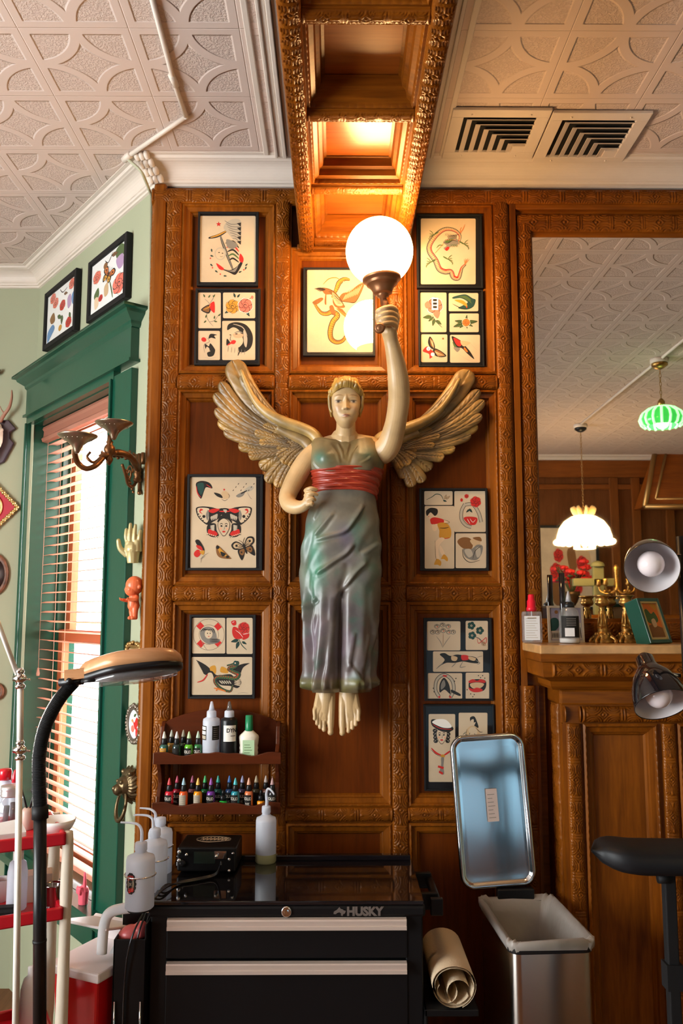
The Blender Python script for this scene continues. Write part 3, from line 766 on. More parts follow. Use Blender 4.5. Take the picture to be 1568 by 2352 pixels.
# paint the body
v = coords(body.data) + np.array(SO)
col = np.tile(np.array([.54,.36,.17]), (len(v),1))
lx, ly, lz = v[:,0]-HC.x, v[:,1]-HC.y, v[:,2]-HC.z
front = (ly < -.02) & (lz > chz*1.1)
def blend(c, m): 
    global col
    m = (m*front)[:,None] if m.ndim == 1 else m
    col = col*(1-m)+np.array(c)*m
alx = np.abs(lx)
ell = lambda cx, cz, sx_, sz_, p=6: np.exp(-(((alx-cx)/sx_)**2+((lz-cz)/sz_)**2)**(p/2))
blend((.62,.34,.20), .5*gs(alx, lz, .032, nz_+.002, .013, .011))
blend((.42,.34,.24), ell(.0275, eyz+.0002, .0100, .0046))
blend((.045,.03,.02), ell(.0275, eyz+.0010, .0052, .0050))
blend((.06,.035,.02), np.exp(-((lz-(eyz+.0053-.9*(alx-.0275)**2*10))/.0019)**2)*np.exp(-((alx-.0275)/.0122)**4))
blend((.20,.12,.07), .7*np.exp(-((lz-(eyz-.0048+.6*(alx-.0275)**2*10))/.0009)**2)*np.exp(-((alx-.0275)/.011)**4))
blend((.20,.11,.05), .85*np.exp(-((lz-(brz+.0025-12*(alx-.026)**2))/.0020)**2)*np.exp(-((alx-.0270)/.0150)**4))
blend((.40,.13,.07), .85*ell(0, mz_+.0025, .0140, .0026, 4)); blend((.44,.15,.09), .85*ell(0, mz_-.0035, .0105, .0028, 4)); blend((.13,.04,.025), .9*np.exp(-((lz-(mz_+.0006-12*alx**2))/.0013)**2)*np.exp(-(alx/.0165)**6)); blend((.14,.07,.04), .8*np.exp(-(((alx-.0050)/.0022)**2+((lz-(nz_-.0035))/.0017)**2)))
paint(body.data, col)
# --- dress
prof = [(1010,722,858,.048),(1016,713,864,.058),(1030,709,878,.066),(1050,706,884,.078),(1072,710,882,.080),(1092,717,874,.074),(1112,722,864,.070),(1135,720,862,.074),(1160,710,866,.082),(1200,701,872,.092),(1250,694,876,.100),(1310,691,877,.102),(1370,691,875,.100),(1420,693,871,.096),(1480,696,867,.090),(1530,699,862,.085),(1552,700,860,.083),(1566,695,864,.088),(1576,697,861,.084),(1584,706,852,.07),(1588,720,838,.05)]
pr = np.array(prof); rowsN = 330
yy = np.linspace(pr[0,0], pr[-1,0], rowsN)
def smoothinterp(q, xp, fp):
    a = np.interp(q, xp, fp); k = np.exp(-np.linspace(-2,2,13)**2); k /= k.sum(); b_ = np.convolve(np.pad(a, 6, 'edge'), k, 'valid'); return b_
Lp = smoothinterp(yy, pr[:,0], pr[:,1]); Rp = smoothinterp(yy, pr[:,0], pr[:,2]); Dp = smoothinterp(yy, pr[:,0], pr[:,3])
nt_ = 260; th = np.linspace(0, 2*PI, nt_, endpoint=False)
P = np.empty((rowsN, nt_, 3)); PX = np.empty((rowsN, nt_)); PY = np.empty((rowsN, nt_))
for j in range(rowsN):
    a = at(Lp[j], yy[j], -.13); b_ = at(Rp[j], yy[j], -.13)
    cx, hw_ = (a.x+b_.x)/2, (b_.x-a.x)/2*.985; z_ = (a.z+b_.z)/2
    c_, s_ = np.cos(th), np.sin(th); e = .86
    xx = np.sign(s_)*np.abs(s_)**e*hw_; yv = -np.sign(c_)*np.abs(c_)**e*Dp[j]
    P[j,:,0] = cx+xx; P[j,:,1] = -.13+yv; P[j,:,2] = z_
    PX[j] = (Lp[j]+Rp[j])/2+xx/hw_*(Rp[j]-Lp[j])/2; PY[j] = yy[j]
frontm = (P[:,:,1] < -.12)
D_ = np.zeros((rowsN, nt_))
def pline_dist(pts):
    best = np.full(PX.shape, 1e9); tt = np.zeros(PX.shape)
    q = [Vector((a,b,0)) for a,b in pts]; q = spline(q, 5); n = len(q)
    for i in range(n-1):
        ax_, ay = q[i].x, q[i].y; bx_, by = q[i+1].x, q[i+1].y; dx, dy = bx_-ax_, by-ay; l2 = dx*dx+dy*dy+1e-9
        t_ = np.clip(((PX-ax_)*dx+(PY-ay)*dy)/l2, 0, 1); d_ = np.hypot(PX-ax_-t_*dx, PY-ay-t_*dy)
        sg = np.sign((PX-ax_)*dy-(PY-ay)*dx); m_ = d_ < np.abs(best)
        best = np.where(m_, d_*np.where(sg == 0, 1, sg), best); tt = np.where(m_, (i+t_)/(n-1), tt)
    return best, tt
def fold(pts, amp, wd, groove=.6):
    d_, t_ = pline_dist(pts); tp = np.clip(np.sin(PI*np.clip(t_*.96+.02,0,1))*2.2, 0, 1)
    g = amp*(np.exp(-(d_/wd)**2)-groove*np.exp(-((d_-wd*1.5)/(wd*.9))**2))*tp*1e-3
    D_[:] += g
# zoom factor 3.51 from (600,1050)
zz = lambda *p: [(600+a/3.51, 1050+b/3.51) for a, b in p]
fold(zz((820,400),(760,500),(680,610),(560,650),(430,680)), 7, 5)
fold(zz((735,715),(680,790),(590,850),(520,900),(440,950)), 8, 5)
fold(zz((850,850),(770,920),(700,1010),(610,1120)), 8, 5.5)
fold(zz((500,370),(450,450),(415,520)), 4, 4); fold(zz((580,470),(500,570),(430,650)), 6, 4.5)
fold(zz((395,590),(350,720),(325,850),(325,1000),(345,1150),(370,1220)), 8, 6)
fold(zz((450,1130),(400,1180),(365,1230),(370,1320)), 6, 5)
fold(zz((360,900),(355,1050),(375,1200),(370,1400),(400,1650)), 6, 5)
fold(zz((430,1260),(400,1450),(410,1650)), 5, 6); fold(zz((520,1300),(505,1500),(480,1700)), 5, 7)
fold(zz((860,1420),(830,1550),(800,1700)), 6, 6); fold(zz((740,1400),(720,1550),(690,1720)), 5, 6)
fold(zz((940,1300),(900,1450),(870,1600),(860,1750)), 6, 5); fold(zz((700,1650),(760,1750),(800,1830)), 5, 5)
fold(zz((800,800),(870,760),(950,700)), 4, 5); fold(zz((650,850),(640,1000),(600,1150)), 5, 8)
# groove between the legs, hem ruffles
cxl = np.interp(PY, [1200,1300,1590],[790,786,778])
D_ -= .042*np.exp(-((PX-cxl)/10)**2)*np.clip((PY-1290)/170, 0, 1)
D_ += .010*(np.exp(-((PX-735)/26)**2)+np.exp(-((PX-827)/26)**2))*np.clip((PY-1300)/200, 0, 1)
D_ += .009*np.clip((PY-1540)/22, 0, 1)*np.clip((1592-PY)/12,0,1)*(.25+.75*np.sin(PX/6.5+.9*np.sin(PX/11))**2)
D_ += .0042*np.sin(PX/4.6+2.2*np.sin(PY/120)+1.5*np.sin(PX/17))*np.clip((PY-1340)/170, 0, 1)
D_ += .0022*np.sin((PX*.55+PY)/9.5+1.6*np.sin(PX/19))*np.clip((PY-1150)/60,0,1)*np.clip((1400-PY)/100,0,1)
D_ += .008*np.exp(-((PX-704)/6)**2)*np.clip((PY-1330)/60,0,1)+.007*np.exp(-((PX-862)/6)**2)*np.clip((PY-1400)/60,0,1)-.010*np.exp(-((PX-716)/5)**2)*np.clip((PY-1330)/60,0,1)-.010*np.exp(-((PX-850)/5)**2)*np.clip((PY-1400)/60,0,1)
D_ += .006*gs(PX, PY, 750, 1058, 26, 22)+.0*PX
D_ += .018*gs(PX, PY, 752, 1062, 24, 24)+.018*gs(PX, PY, 835, 1062, 24, 24)
zq = lambda *p: [(470+a/2.412, 800+b/2.412) for a, b in p]
fold(zq((735,530),(760,590),(765,640)), 3.5, 3); fold(zq((700,545),(735,600),(750,660)), 3, 3); fold(zq((800,530),(785,590),(778,650)), 3.5, 3); fold(zq((840,545),(810,600),(790,660)), 3, 3)
fold(zq((600,640),(620,670),(650,700)), 3, 2.5); fold(zq((850,660),(880,640),(900,620)), 3, 2.5); fold(zq((575,540),(575,640),(590,740)), 3, 3)
D_ += .0012*np.sin(PX/5.+PY/40)*np.clip((1100-PY)/40,0,1)
fm_ = np.clip((-.10-P[:,:,1])/.04, 0, 1)
# displace outwards from the axis
rx = P[:,:,0]-P[:,:,0].mean(1, keepdims=True); ry = P[:,:,1]+.13; rn = np.hypot(rx, ry)+1e-6
P[:,:,0] += rx/rn*D_*fm_; P[:,:,1] += ry/rn*D_*fm_
dip = .0115*np.clip(1-((PX-790)/46)**2, -.15, 1)*np.clip((1062-PY)/52, 0, 1)*fm_
P[:,:,2] -= dip
P[:,:,1] -= .0022*np.exp(-((PY-1013.5)/2.6)**2)*fm_
P[:,:,1] = np.minimum(P[:,:,1], -.034)
dress = grid_mesh('dress', P-np.array(SO), pm_dress, angel, True, True)
def fbm(x, y, sc, seed):
    r = np.random.RandomState(seed); o = np.zeros_like(x)
    for k in range(7):
        a = r.uniform(0, 2*PI); f_ = sc*(1+k*.55); o += np.sin((x*math.cos(a)+y*math.sin(a))*f_+r.uniform(0,6)+1.4*np.sin((y*math.cos(a)-x*math.sin(a))*f_*.6+r.uniform(0,6)))/(1+k*.5)
    return o/3
n1 = fbm(PX, PY, .03, 1); n2 = fbm(PX, PY, .022, 5); n3 = fbm(PX, PY, .06, 9)
c0 = np.empty((rowsN, nt_, 3)); c0[:] = (.27,.25,.19)
def pat(colr, m): c0[:] = c0*(1-m[...,None])+np.array(colr)*m[...,None]
pat((.20,.15,.15), np.clip((PY-1290)/260, 0, .85))
pat((.14,.09,.12), np.clip(n2*1.3, 0, .6)*np.clip((PY-1300)/100,0,1))
pat((.05,.34,.20), np.clip(gs(PX, PY, 722, 1300, 20, 75)*1.0, 0, .9)); pat((.20,.38,.34), .6*gs(PX,PY,708,1235,14,40)); pat((.22,.38,.36), .55*gs(PX,PY,866,1260,16,50))
pat((.15,.13,.22), .8*gs(PX,PY,795,1240,24,30)); pat((.06,.22,.16), .7*gs(PX,PY,820,1215,18,22)); pat((.20,.34,.30), .55*gs(PX,PY,835,1340,26,70))
pat((.06,.26,.18), np.clip(n3-.25, 0, .5)*np.clip((PY-1150)/60,0,1)*.8); pat((.24,.17,.24), np.clip(n1-.3, 0, .5)*np.clip((PY-1250)/60,0,1)); pat((.24,.17,.24), .7*gs(PX,PY,722,1470,14,40))
up = np.clip((1100-PY)/30, 0, 1)
pat((.36,.24,.08), up*.9); pat((.06,.27,.20), .85*gs(PX,PY,742,1060,22,20)); pat((.06,.24,.18), .7*gs(PX,PY,838,1050,20,16)); pat((.30,.28,.20), .6*gs(PX,PY,722,1085,16,20)); pat((.16,.19,.07), .7*gs(PX,PY,872,1080,12,30))
pat((.26,.24,.05), np.clip((PY-1552)/10, 0, .85)*np.clip(.65+.5*n3,0,1)); pat((.13,.06,.02), np.clip(n1-.2,0,.5)*np.clip((PY-1545)/10,0,1))
paint(dress.data, c0.reshape(-1,3)*.62)
# --- sash
nr_s, nc_s = 90, 220
ths = np.linspace(-PI*.62, PI*.62, nc_s); ts = np.linspace(0, 1, nr_s)
P = np.empty((nr_s, nc_s, 3))
for j, t_ in enumerate(ts):
    py_ = 1083+t_*54
    l_ = np.interp(py_, yy, Lp)-1.5; r_ = np.interp(py_, yy, Rp)+2.5; d_ = np.interp(py_, yy, Dp)+.007
    a = at(l_, py_, -.13); b_ = at(r_, py_, -.13)
    e = .86; s_, c_ = np.sin(ths), np.cos(ths)
    bulge = .004*math.sin(PI*t_)+.0035*np.sin(t_*26+1.2*np.sin(ths*3)+ths*1.5)*(.5+.5*np.cos(ths))+.002*np.sin(t_*45-ths*4)
    if t_ in (0, 1): bulge = bulge-.01
    xx = np.sign(s_)*np.abs(s_)**e*((b_.x-a.x)/2+bulge); yv = -np.sign(c_)*np.abs(c_)**e*(d_+bulge)
    P[j,:,0] = (a.x+b_.x)/2+xx; P[j,:,1] = np.minimum(-.13+yv, -.04); P[j,:,2] = a.z+.006*math.sin(0)+ .010*np.cos(ths)+ .018*(t_)*(-np.clip(ths,0,2)**2)*.35
sash_o = grid_mesh('sash', P-np.array(SO), pmat('painted_wood_red', .35, .4, .2, 50, .3, .25), angel, True, False, 'carved red sash round the waist')
paint(sash_o.data, np.tile([.34,.035,.014], (nr_s*nc_s, 1)))
# --- hair
hb = MB()
r = random.Random(3)
hcen = HC+Vector((0, .012, .016))
hb.ball(hcen, 1, 24, 16, 0, TS @ Matrix.Translation(hcen) @ Matrix.Diagonal((.0575,.062,.066,1)) @ Matrix.Translation(-hcen))
def lock(pts, rad): hb.tube([Vector(p)-SO for p in spline(pts, 5)], rad, 8)
for i in range(30):       # curls swept up from the hairline
    a = -1.45+2.9*i/29; s_, c_ = math.sin(a), math.cos(a)
    wob = r.uniform(-.006, .006)
    hl = .034+.006*math.cos(a*2)-.026*abs(a/1.45)**2.2
    p0 = HC+Vector((s_*.053, -.052*c_-.004, hl)); p1 = HC+Vector((s_*.058+wob, -.064*c_-.004, hl+.013+.004*c_)); p2 = HC+Vector((s_*.048-wob, -.050*c_, hl+.030+.004*c_)); p3 = HC+Vector((s_*.034+wob, -.022*c_, .078)); p4 = HC+Vector((s_*.02, .02, .082))
    lock([p0,p1,p2,p3,p4], r.uniform(.0055,.0075))
for i in range(70):       # small swirls
    a = r.uniform(-1.6, 1.6); el = r.uniform(.45, 1.35)
    c_ = HC+Vector((math.sin(a)*math.cos(el)*.058, .006-math.cos(a)*math.cos(el)*.062, .010+math.sin(el)*.072))
    tdir = Vector((r.uniform(-1,1), r.uniform(-.3,.3), r.uniform(-1,1))); tdir.normalize()
    nrm_ = (c_-HC).normalized(); u_ = (tdir-nrm_*tdir.dot(nrm_)).normalized(); w_ = nrm_.cross(u_)
    lock([c_+(u_*math.cos(q)+w_*math.sin(q))*.0085+nrm_*(.001+.004*q/6) for q in np.linspace(0, 5, 6)], .0042)
for s_ in (-1, 1):
    for k in range(6):
        ay = -.028+k*.013
        lock([HC+Vector((s_*.053, ay, .035)), HC+Vector((s_*.0605, ay+.003, .012)), HC+Vector((s_*.0590, ay+.006, -.010)), HC+Vector((s_*(.0575), ay+.010, -.030+k*.003)), HC+Vector((s_*.050, ay+.012, -.046))], [.0062]*21)
hair = remeshed('hair', hb, pm_gold, angel, .0015, 0)
v = coords(hair.data); paint(hair.data, np.tile([.42,.25,.05], (len(v),1)))
# --- wings
def wing(side):
    wb = MB(); cols = []
    def W(zx, zy, y):
        px, py = 470+zx/2.412, 800+zy/2.412
        if side > 0:
            t_ = max(0, min(1.3, (1130-py)/280)); px = 1588-px+26*t_-6; py = py+ (22*t_-2)
        return at(px, py, y)-SO
    def feather(tip, base, wpx, y0, y1, bend=0, c=(.42,.25,.07)):
        a = Vector((*base,0)); b_ = Vector((*tip,0)); d_ = b_-a; nrm_ = Vector((-d_.y, d_.x, 0)).normalized()
        n = 52; m_ = 17; vs = []; fc = []
        for i in range(n+1):
            t_ = i/n; cen = a+d_*t_+nrm_*bend*math.sin(PI*t_)
            tn = (d_+nrm_*bend*PI*math.cos(PI*t_)).normalized(); nn = Vector((-tn.y, tn.x, 0))
            wd = wpx*1.3*(.6+.45*math.sin(min(1,t_*1.3)*PI/2))*(1 if t_ < .86 else math.sqrt(max(0.0,1-((t_-.86)/.14)**2))*.999+.001)
            for k in range(m_):
                q = k/(m_-1)*2-1; pos = cen+nn*wd*q*.5
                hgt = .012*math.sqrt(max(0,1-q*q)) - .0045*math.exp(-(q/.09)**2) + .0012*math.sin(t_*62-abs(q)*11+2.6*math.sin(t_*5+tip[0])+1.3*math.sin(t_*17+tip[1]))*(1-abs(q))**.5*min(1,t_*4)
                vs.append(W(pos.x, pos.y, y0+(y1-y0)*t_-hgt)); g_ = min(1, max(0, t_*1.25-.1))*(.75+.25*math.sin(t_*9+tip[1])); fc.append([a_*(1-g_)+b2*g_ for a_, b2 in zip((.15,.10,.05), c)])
        fs_ = [(i*m_+k, i*m_+k+1, (i+1)*m_+k+1, (i+1)*m_+k) for i in range(n) for k in range(m_-1)]
        # back
        off = len(vs)
        for i in range(n+1):
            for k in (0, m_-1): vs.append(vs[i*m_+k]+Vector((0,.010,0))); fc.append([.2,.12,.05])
        for i in range(n):
            fs_ += [(off+2*i, off+2*i+2, off+2*i+3, off+2*i+1), (i*m_, (i+1)*m_, off+2*i+2, off+2*i), (i*m_+m_-1, off+2*i+1, off+2*i+3, (i+1)*m_+m_-1)]
        fs_ += [tuple(range(n*m_, n*m_+m_))+(off+2*n+1, off+2*n)]
        if side > 0: fs_ = [f[::-1] for f in fs_]
        wb.add(vs, fs_, 0, True); cols.extend(fc)
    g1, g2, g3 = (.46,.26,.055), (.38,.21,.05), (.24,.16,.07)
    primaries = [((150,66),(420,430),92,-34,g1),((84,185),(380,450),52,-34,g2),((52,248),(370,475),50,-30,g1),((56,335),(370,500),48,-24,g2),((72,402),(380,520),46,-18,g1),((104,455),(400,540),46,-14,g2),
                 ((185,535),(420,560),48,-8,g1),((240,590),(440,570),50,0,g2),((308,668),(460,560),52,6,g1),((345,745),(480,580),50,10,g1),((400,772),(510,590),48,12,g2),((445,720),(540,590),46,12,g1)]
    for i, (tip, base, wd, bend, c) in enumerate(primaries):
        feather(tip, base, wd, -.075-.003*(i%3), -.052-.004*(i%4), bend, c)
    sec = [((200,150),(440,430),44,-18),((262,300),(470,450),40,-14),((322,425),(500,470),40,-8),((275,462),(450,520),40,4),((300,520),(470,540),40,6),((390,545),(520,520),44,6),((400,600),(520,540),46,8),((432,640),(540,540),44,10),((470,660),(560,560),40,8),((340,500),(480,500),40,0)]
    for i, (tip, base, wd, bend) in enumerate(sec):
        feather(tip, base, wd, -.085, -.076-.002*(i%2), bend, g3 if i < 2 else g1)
    # leading edge
    P_ = [(200,120),(262,262),(330,345),(430,405),(530,440),(600,475),(640,530)]
    q = [W(a,b_,-.085-.006*i) for i, (a,b_) in enumerate(P_)]
    sp = spline(q, 6); rr = [ .006+.016*min(1, i/18) for i in range(len(sp))]
    n0 = len(wb.v); wb.tube(sp, rr, 12, 0, None, True, 1.0); cols.extend([(.42,.28,.09)]*(len(wb.v)-n0))
    q = [W(a,b_,-.09) for a,b_ in ((400,440),(480,480),(560,520),(620,600))]
    n0 = len(wb.v); wb.tube(spline(q,5), [.014+.001*i for i in range(16)], 12); cols.extend([(.34,.22,.08)]*(len(wb.v)-n0))
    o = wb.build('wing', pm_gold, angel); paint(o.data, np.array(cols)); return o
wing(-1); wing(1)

# --- torch lamp held in the raised hand
TLc = at(871, 578, -.407); GR = .1165
torch = thing('torch_lamp', 'glowing white glass globe lamp on a bronze torch gripped in the raised carved hand', 'lamp', TLc)
gm = mat('lit_opal_globe', (1,1,1), .3, emis=(1.0,.60,.25), estr=66)
g = MB(); g.ball((0,0,0), GR, 48, 32); g.build('globe', gm, torch)
bz = mat('bronze_torch', (.26,.11,.045), .38, .6, bump=.1)
hdir = (at(886,690,-.405)-at(878,648,-.41)); hb0 = at(880,650,-.41)-TLc
base_c = Vector((.008, 0, -GR*.93))
g = MB(); Tm = Matrix.Translation(base_c+Vector((0,0,-.0))) 
g.lathe([(.052,.018),(.063,.022),(.067,.019),(.067,.006),(.064,.003),(.055,-.001),(.054,-.003),(.054,-.010),(.052,-.012),(.046,-.015),(.040,-.024),(.035,-.033),(.033,-.042),(.030,-.044),(.021,-.046),(.020,-.048),(.020,-.054),(.012,-.057),(.010,-.085)], 32, 0, Tm @ Euler((0,math.radians(-4),0)).to_matrix().to_4x4()); g.build('shade_holder', bz, torch)
g = MB(); g.tube([base_c+Vector((.004,0,-.06)), at(886,700,-.41)-TLc, at(882,728,-.415)-TLc, at(875,752,-.44)-TLc, at(872,754,-.465)-TLc], [.011,.012,.014,.015,.012], 14)
kd = (at(872,755,-.475)-at(876,745,-.44)).normalized()
g.lathe([(.013,-.01),(.017,-.004),(.0185,.004),(.015,.010),(.012,.012),(.010,.011),(.006,.013),(.002,.014)], 20, 0, Matrix.Translation(at(871.5,754,-.462)-TLc) @ rot_to((-.15,-1,-.25)))
g.build('handle', bz, torch)
# ---------------------------------------------------------------- framed tattoo drawings
INK = {}
for n_, c_ in dict(paper=(.54,.42,.28), black=(.02,.018,.016), grey=(.20,.18,.15), light=(.42,.36,.27), red=(.50,.025,.02), green=(.07,.12,.04), dkgreen=(.02,.06,.05),
                   gold=(.50,.24,.03), orange=(.60,.16,.03), pink=(.66,.16,.11), skin=(.66,.48,.31), brown=(.20,.09,.03), white=(.80,.76,.68), blush=(.64,.33,.20), blue=(.10,.22,.42), lilac=(.38,.25,.40), tan=(.52,.36,.2), cool=(.72,.72,.70)).items():
    INK[n_] = mat('ink_'+n_ if n_ != 'paper' else 'aged_paper', c_, .7, spec=.2, var=.10 if n_ == 'paper' else 0, vscale=9)
INKN = list(INK)
class Art:
    def __init__(s, mp, base=.0012): s.mp = mp; s.mb = MB(); s.k = 0; s.base = base
    def lay(s, pts, col):
        s.k += 1; d = s.base+.000007*s.k
        vs = [s.mp(x, y, d) for x, y in pts]; s.mb.add(vs, [tuple(range(len(vs)))], INKN.index(col))
    def P(s, col, pts, sm=True, n=5):
        if sm: pts = [(v.x, v.y) for v in spline([Vector((a,b,0)) for a,b in pts], n, True)]
        s.lay(pts, col)
    def L(s, col, w, pts, n=5, taper=True):
        q = spline([Vector((a,b,0)) for a,b in pts], n); N = len(q); l, r = [], []
        for i, p in enumerate(q):
            t = q[min(i+1,N-1)]-q[max(i-1,0)]; t = t.normalized() if t.length > 0 else Vector((1,0,0)); nn = Vector((-t.y,t.x,0))
            ww = w*.5*((.35+.65*math.sin(PI*(i+.3)/(N-.4))) if taper else 1); l.append(p+nn*ww); r.append(p-nn*ww)
        s.k += 1; d = s.base+.000007*s.k
        vs = [s.mp(v.x, v.y, d) for v in l]+[s.mp(v.x, v.y, d) for v in r]
        s.mb.add(vs, [(i,i+1,N+i+1,N+i) for i in range(N-1)], INKN.index(col))
    def E(s, col, cx, cy, rx, ry=None, rot=0, n=18):
        ry = ry or rx; c_, s_ = math.cos(rot), math.sin(rot)
        s.lay([(cx+rx*math.cos(a)*c_-ry*math.sin(a)*s_, cy+rx*math.cos(a)*s_+ry*math.sin(a)*c_) for a in [2*PI*i/n for i in range(n)]], col)
    def leaf(s, x, y, ang, l, col='green', w=.42):
        c_, s_ = math.cos(ang), math.sin(ang); f = lambda a, b: (x+a*l*c_-b*l*s_, y+a*l*s_+b*l*c_)
        s.P('black', [f(-.06,0),f(.3,w*.6),f(.7,w*.45),f(1.08,0),f(.7,-w*.45),f(.3,-w*.6)], True, 3)
        s.P(col, [f(0,0),f(.3,w*.48),f(.7,w*.35),f(1,0),f(.7,-w*.35),f(.3,-w*.48)], True, 3); s.L('black', l*.07, [f(0,0),f(.5,.02),f(.95,0)], 2)
    def rose(s, x, y, r, col='red', hi='white'):
        for k in range(6):
            a = k*PI/3+.3; s.E('black', x+math.cos(a)*r*.55, y+math.sin(a)*r*.55, r*.50, r*.42, a+.9)
            s.E(col, x+math.cos(a)*r*.55, y+math.sin(a)*r*.55, r*.44, r*.36, a+.9)
            s.L(hi, r*.08, [(x+math.cos(a-.5)*r*.9, y+math.sin(a-.5)*r*.9), (x+math.cos(a)*r*.98, y+math.sin(a)*r*.98), (x+math.cos(a+.5)*r*.9, y+math.sin(a+.5)*r*.9)], 3)
        s.E('black', x, y, r*.42); s.E(col, x, y, r*.38)
        s.L('black', r*.09, [(x+math.cos(a)*r*.33*(1-a/9), y+math.sin(a)*r*.33*(1-a/9)) for a in [i*.9 for i in range(9)]], 3)
    def flyer(s, x, y, r, ang, c1, c2, tail=False):
        c_, s_ = math.cos(ang), math.sin(ang); f = lambda a, b: (x+(a*c_-b*s_)*r, y+(a*s_+b*c_)*r)
        for q in (-1, 1):
            s.P('black', [f(0,-.1),f(q*.5,-.75),f(q*1.02,-.62),f(q*.95,-.15),f(q*.3,.1)]); s.P(c1, [f(q*.1,-.12),f(q*.5,-.62),f(q*.88,-.52),f(q*.8,-.2),f(q*.3,.0)])
            s.P('black', [f(0,.05),f(q*.6,.0),f(q*.72,.4),f(q*(.45 if not tail else .6),.75 if not tail else 1.0),f(q*.15,.45)]); s.P(c2, [f(q*.1,.1),f(q*.5,.1),f(q*.58,.4),f(q*.4,.6),f(q*.15,.4)])
            s.E('black', *f(q*.62,-.38), r*.11); s.E('black', *f(q*.4,.32), r*.08)
            for k in range(3): s.L('black', r*.05, [f(q*.08,-.08), f(q*(.5+.15*k), -.5+.17*k)], 2)
        s.P('black', [f(0,-.45),f(.09,-.1),f(.06,.5),f(0,.6),f(-.06,.5),f(-.09,-.1)]); s.L('black', r*.04, [f(0,-.4),f(.15,-.65),f(.3,-.8)]); s.L('black', r*.04, [f(0,-.4),f(-.15,-.65),f(-.3,-.8)])
    def snake(s, pts, w, c1='gold', c2='black', belly='red', n=8):
        s.L('black', w*1.15, pts, n); s.L(c1, w*.85, pts, n)
        q = spline([Vector((a,b,0)) for a,b in pts], n); N = len(q)
        for i in range(2, N-2, 2):
            t = (q[i+1]-q[i-1]).normalized(); nn = Vector((-t.y,t.x,0)); ww = w*.42*(.35+.65*math.sin(PI*i/N))
            s.L(belly, w*.10+.4, [(q[i]+nn*ww*.05)[:2], (q[i]+nn*ww)[:2]], 2, False); s.E(c2, *(q[i]-nn*ww*.55)[:2], w*.15)
    def face(s, x, y, r, hair='black'):
        s.P('black', [(x-r*.62,y-r*.5),(x,y-r*1.0),(x+r*.62,y-r*.5),(x+r*.6,y+r*.2),(x+r*.2,y+r*.9),(x,y+r),(x-r*.2,y+r*.9),(x-r*.6,y+r*.2)])
        s.P('paper', [(x-r*.57,y-r*.5),(x,y-r*.92),(x+r*.57,y-r*.5),(x+r*.55,y+r*.2),(x+r*.18,y+r*.84),(x,y+r*.93),(x-r*.18,y+r*.84),(x-r*.55,y+r*.2)])
        for q in (-1,1):
            s.L('black', r*.08, [(x+q*r*.44,y-r*.3),(x+q*r*.26,y-r*.38),(x+q*r*.1,y-r*.3)]); s.L('black', r*.09, [(x+q*r*.4,y-r*.08),(x+q*r*.26,y-r*.16),(x+q*r*.13,y-r*.06)]); s.E('black', x+q*r*.26, y-r*.07, r*.07); s.E('blush', x+q*r*.36, y+r*.2, r*.13)
        s.L('grey', r*.06, [(x+r*.05,y-r*.1),(x+r*.08,y+r*.2),(x-r*.04,y+r*.24)]); s.P('red', [(x-r*.2,y+r*.5),(x-r*.06,y+r*.42),(x+r*.06,y+r*.42),(x+r*.2,y+r*.5),(x,y+r*.62)])
    def scallop(s, col, cx, cy, rx, ry, n, r): 
        for i in range(n): a = 2*PI*i/n; s.E(col, cx+rx*math.cos(a), cy+ry*math.sin(a), r)
def rrect(x0, y0, x1, y1, r, n=4):
    pts = []
    for cx, cy, a0 in ((x1-r,y0+r,-PI/2),(x1-r,y1-r,0),(x0+r,y1-r,PI/2),(x0+r,y0+r,PI)):
        for k in range(n+1): a = a0+PI/2*k/n; pts.append((cx+r*math.cos(a), cy+r*math.sin(a)))
    return pts
YF = -.03
def picture(label, fr, cards, fw=5, depth=.02, group='framed tattoo drawings on the wooden wall', frm=None, glassy=True, base_y=None):
    x0, y0, x1, y1 = fr; cx, cy = (x0+x1)/2, (y0+y1)/2; base_y = -.004 if base_y is None else base_y
    yfr = base_y-depth
    loc = at(cx, y1, base_y); loc.y = base_y
    a, b = at(x0, cy, yfr), at(x1, cy, yfr); t_, bt = at(cx, y0, yfr), at(cx, y1, yfr)
    W_ = (b.x-a.x)/2; H_ = t_.z-bt.z; loc = Vector(((a.x+b.x)/2, base_y, bt.z))
    o = thing('framed_drawing', label, 'picture', loc, 0, group)
    f = fw*UP*1.05; m = frm or blackm
    fb = MB()
    for (u0,v0,u1,v1) in ((-W_,0,-W_+f,H_),(W_-f,0,W_,H_),(-W_+f,0,W_-f,f),(-W_+f,H_-f,W_-f,H_)): fb.box((u0,-depth,v0),(u1,0,v1))
    fb.build('frame', m, o, bevel=.0012)
    bk = MB(); bk.box((-W_+f*.8,-depth+.008,f*.8),(W_-f*.8,-.002,H_-f*.8)); bk.build('backing_board', black, o)
    yc = base_y-depth+.008
    mp = lambda x, y, d: (lambda p: Vector((p.x-loc.x, yc-loc.y-d, p.z-loc.z)))(at(x, y, yc))
    for rect, fn in cards:
        ar = Art(mp, .0003); ar.lay(rrect(*rect, 3.0), 'paper'); ar.base = .0006
        fn(ar, *rect)
        ar.mb.build('drawing_card', [INK[k] for k in INKN], o)
    if glassy:
        g = MB(); g.add([(-W_+f*.5,-depth+.001,f*.5),(W_-f*.5,-depth+.001,f*.5),(W_-f*.5,-depth+.001,H_-f*.5),(-W_+f*.5,-depth+.001,H_-f*.5)], [(0,1,2,3)]); g.build('glass_pane', glass_shiny if glassy == 2 else glass, o)
    return o
Q5 = lambda *p: [(340+a/4.61, 420+b/4.61) for a, b in p]
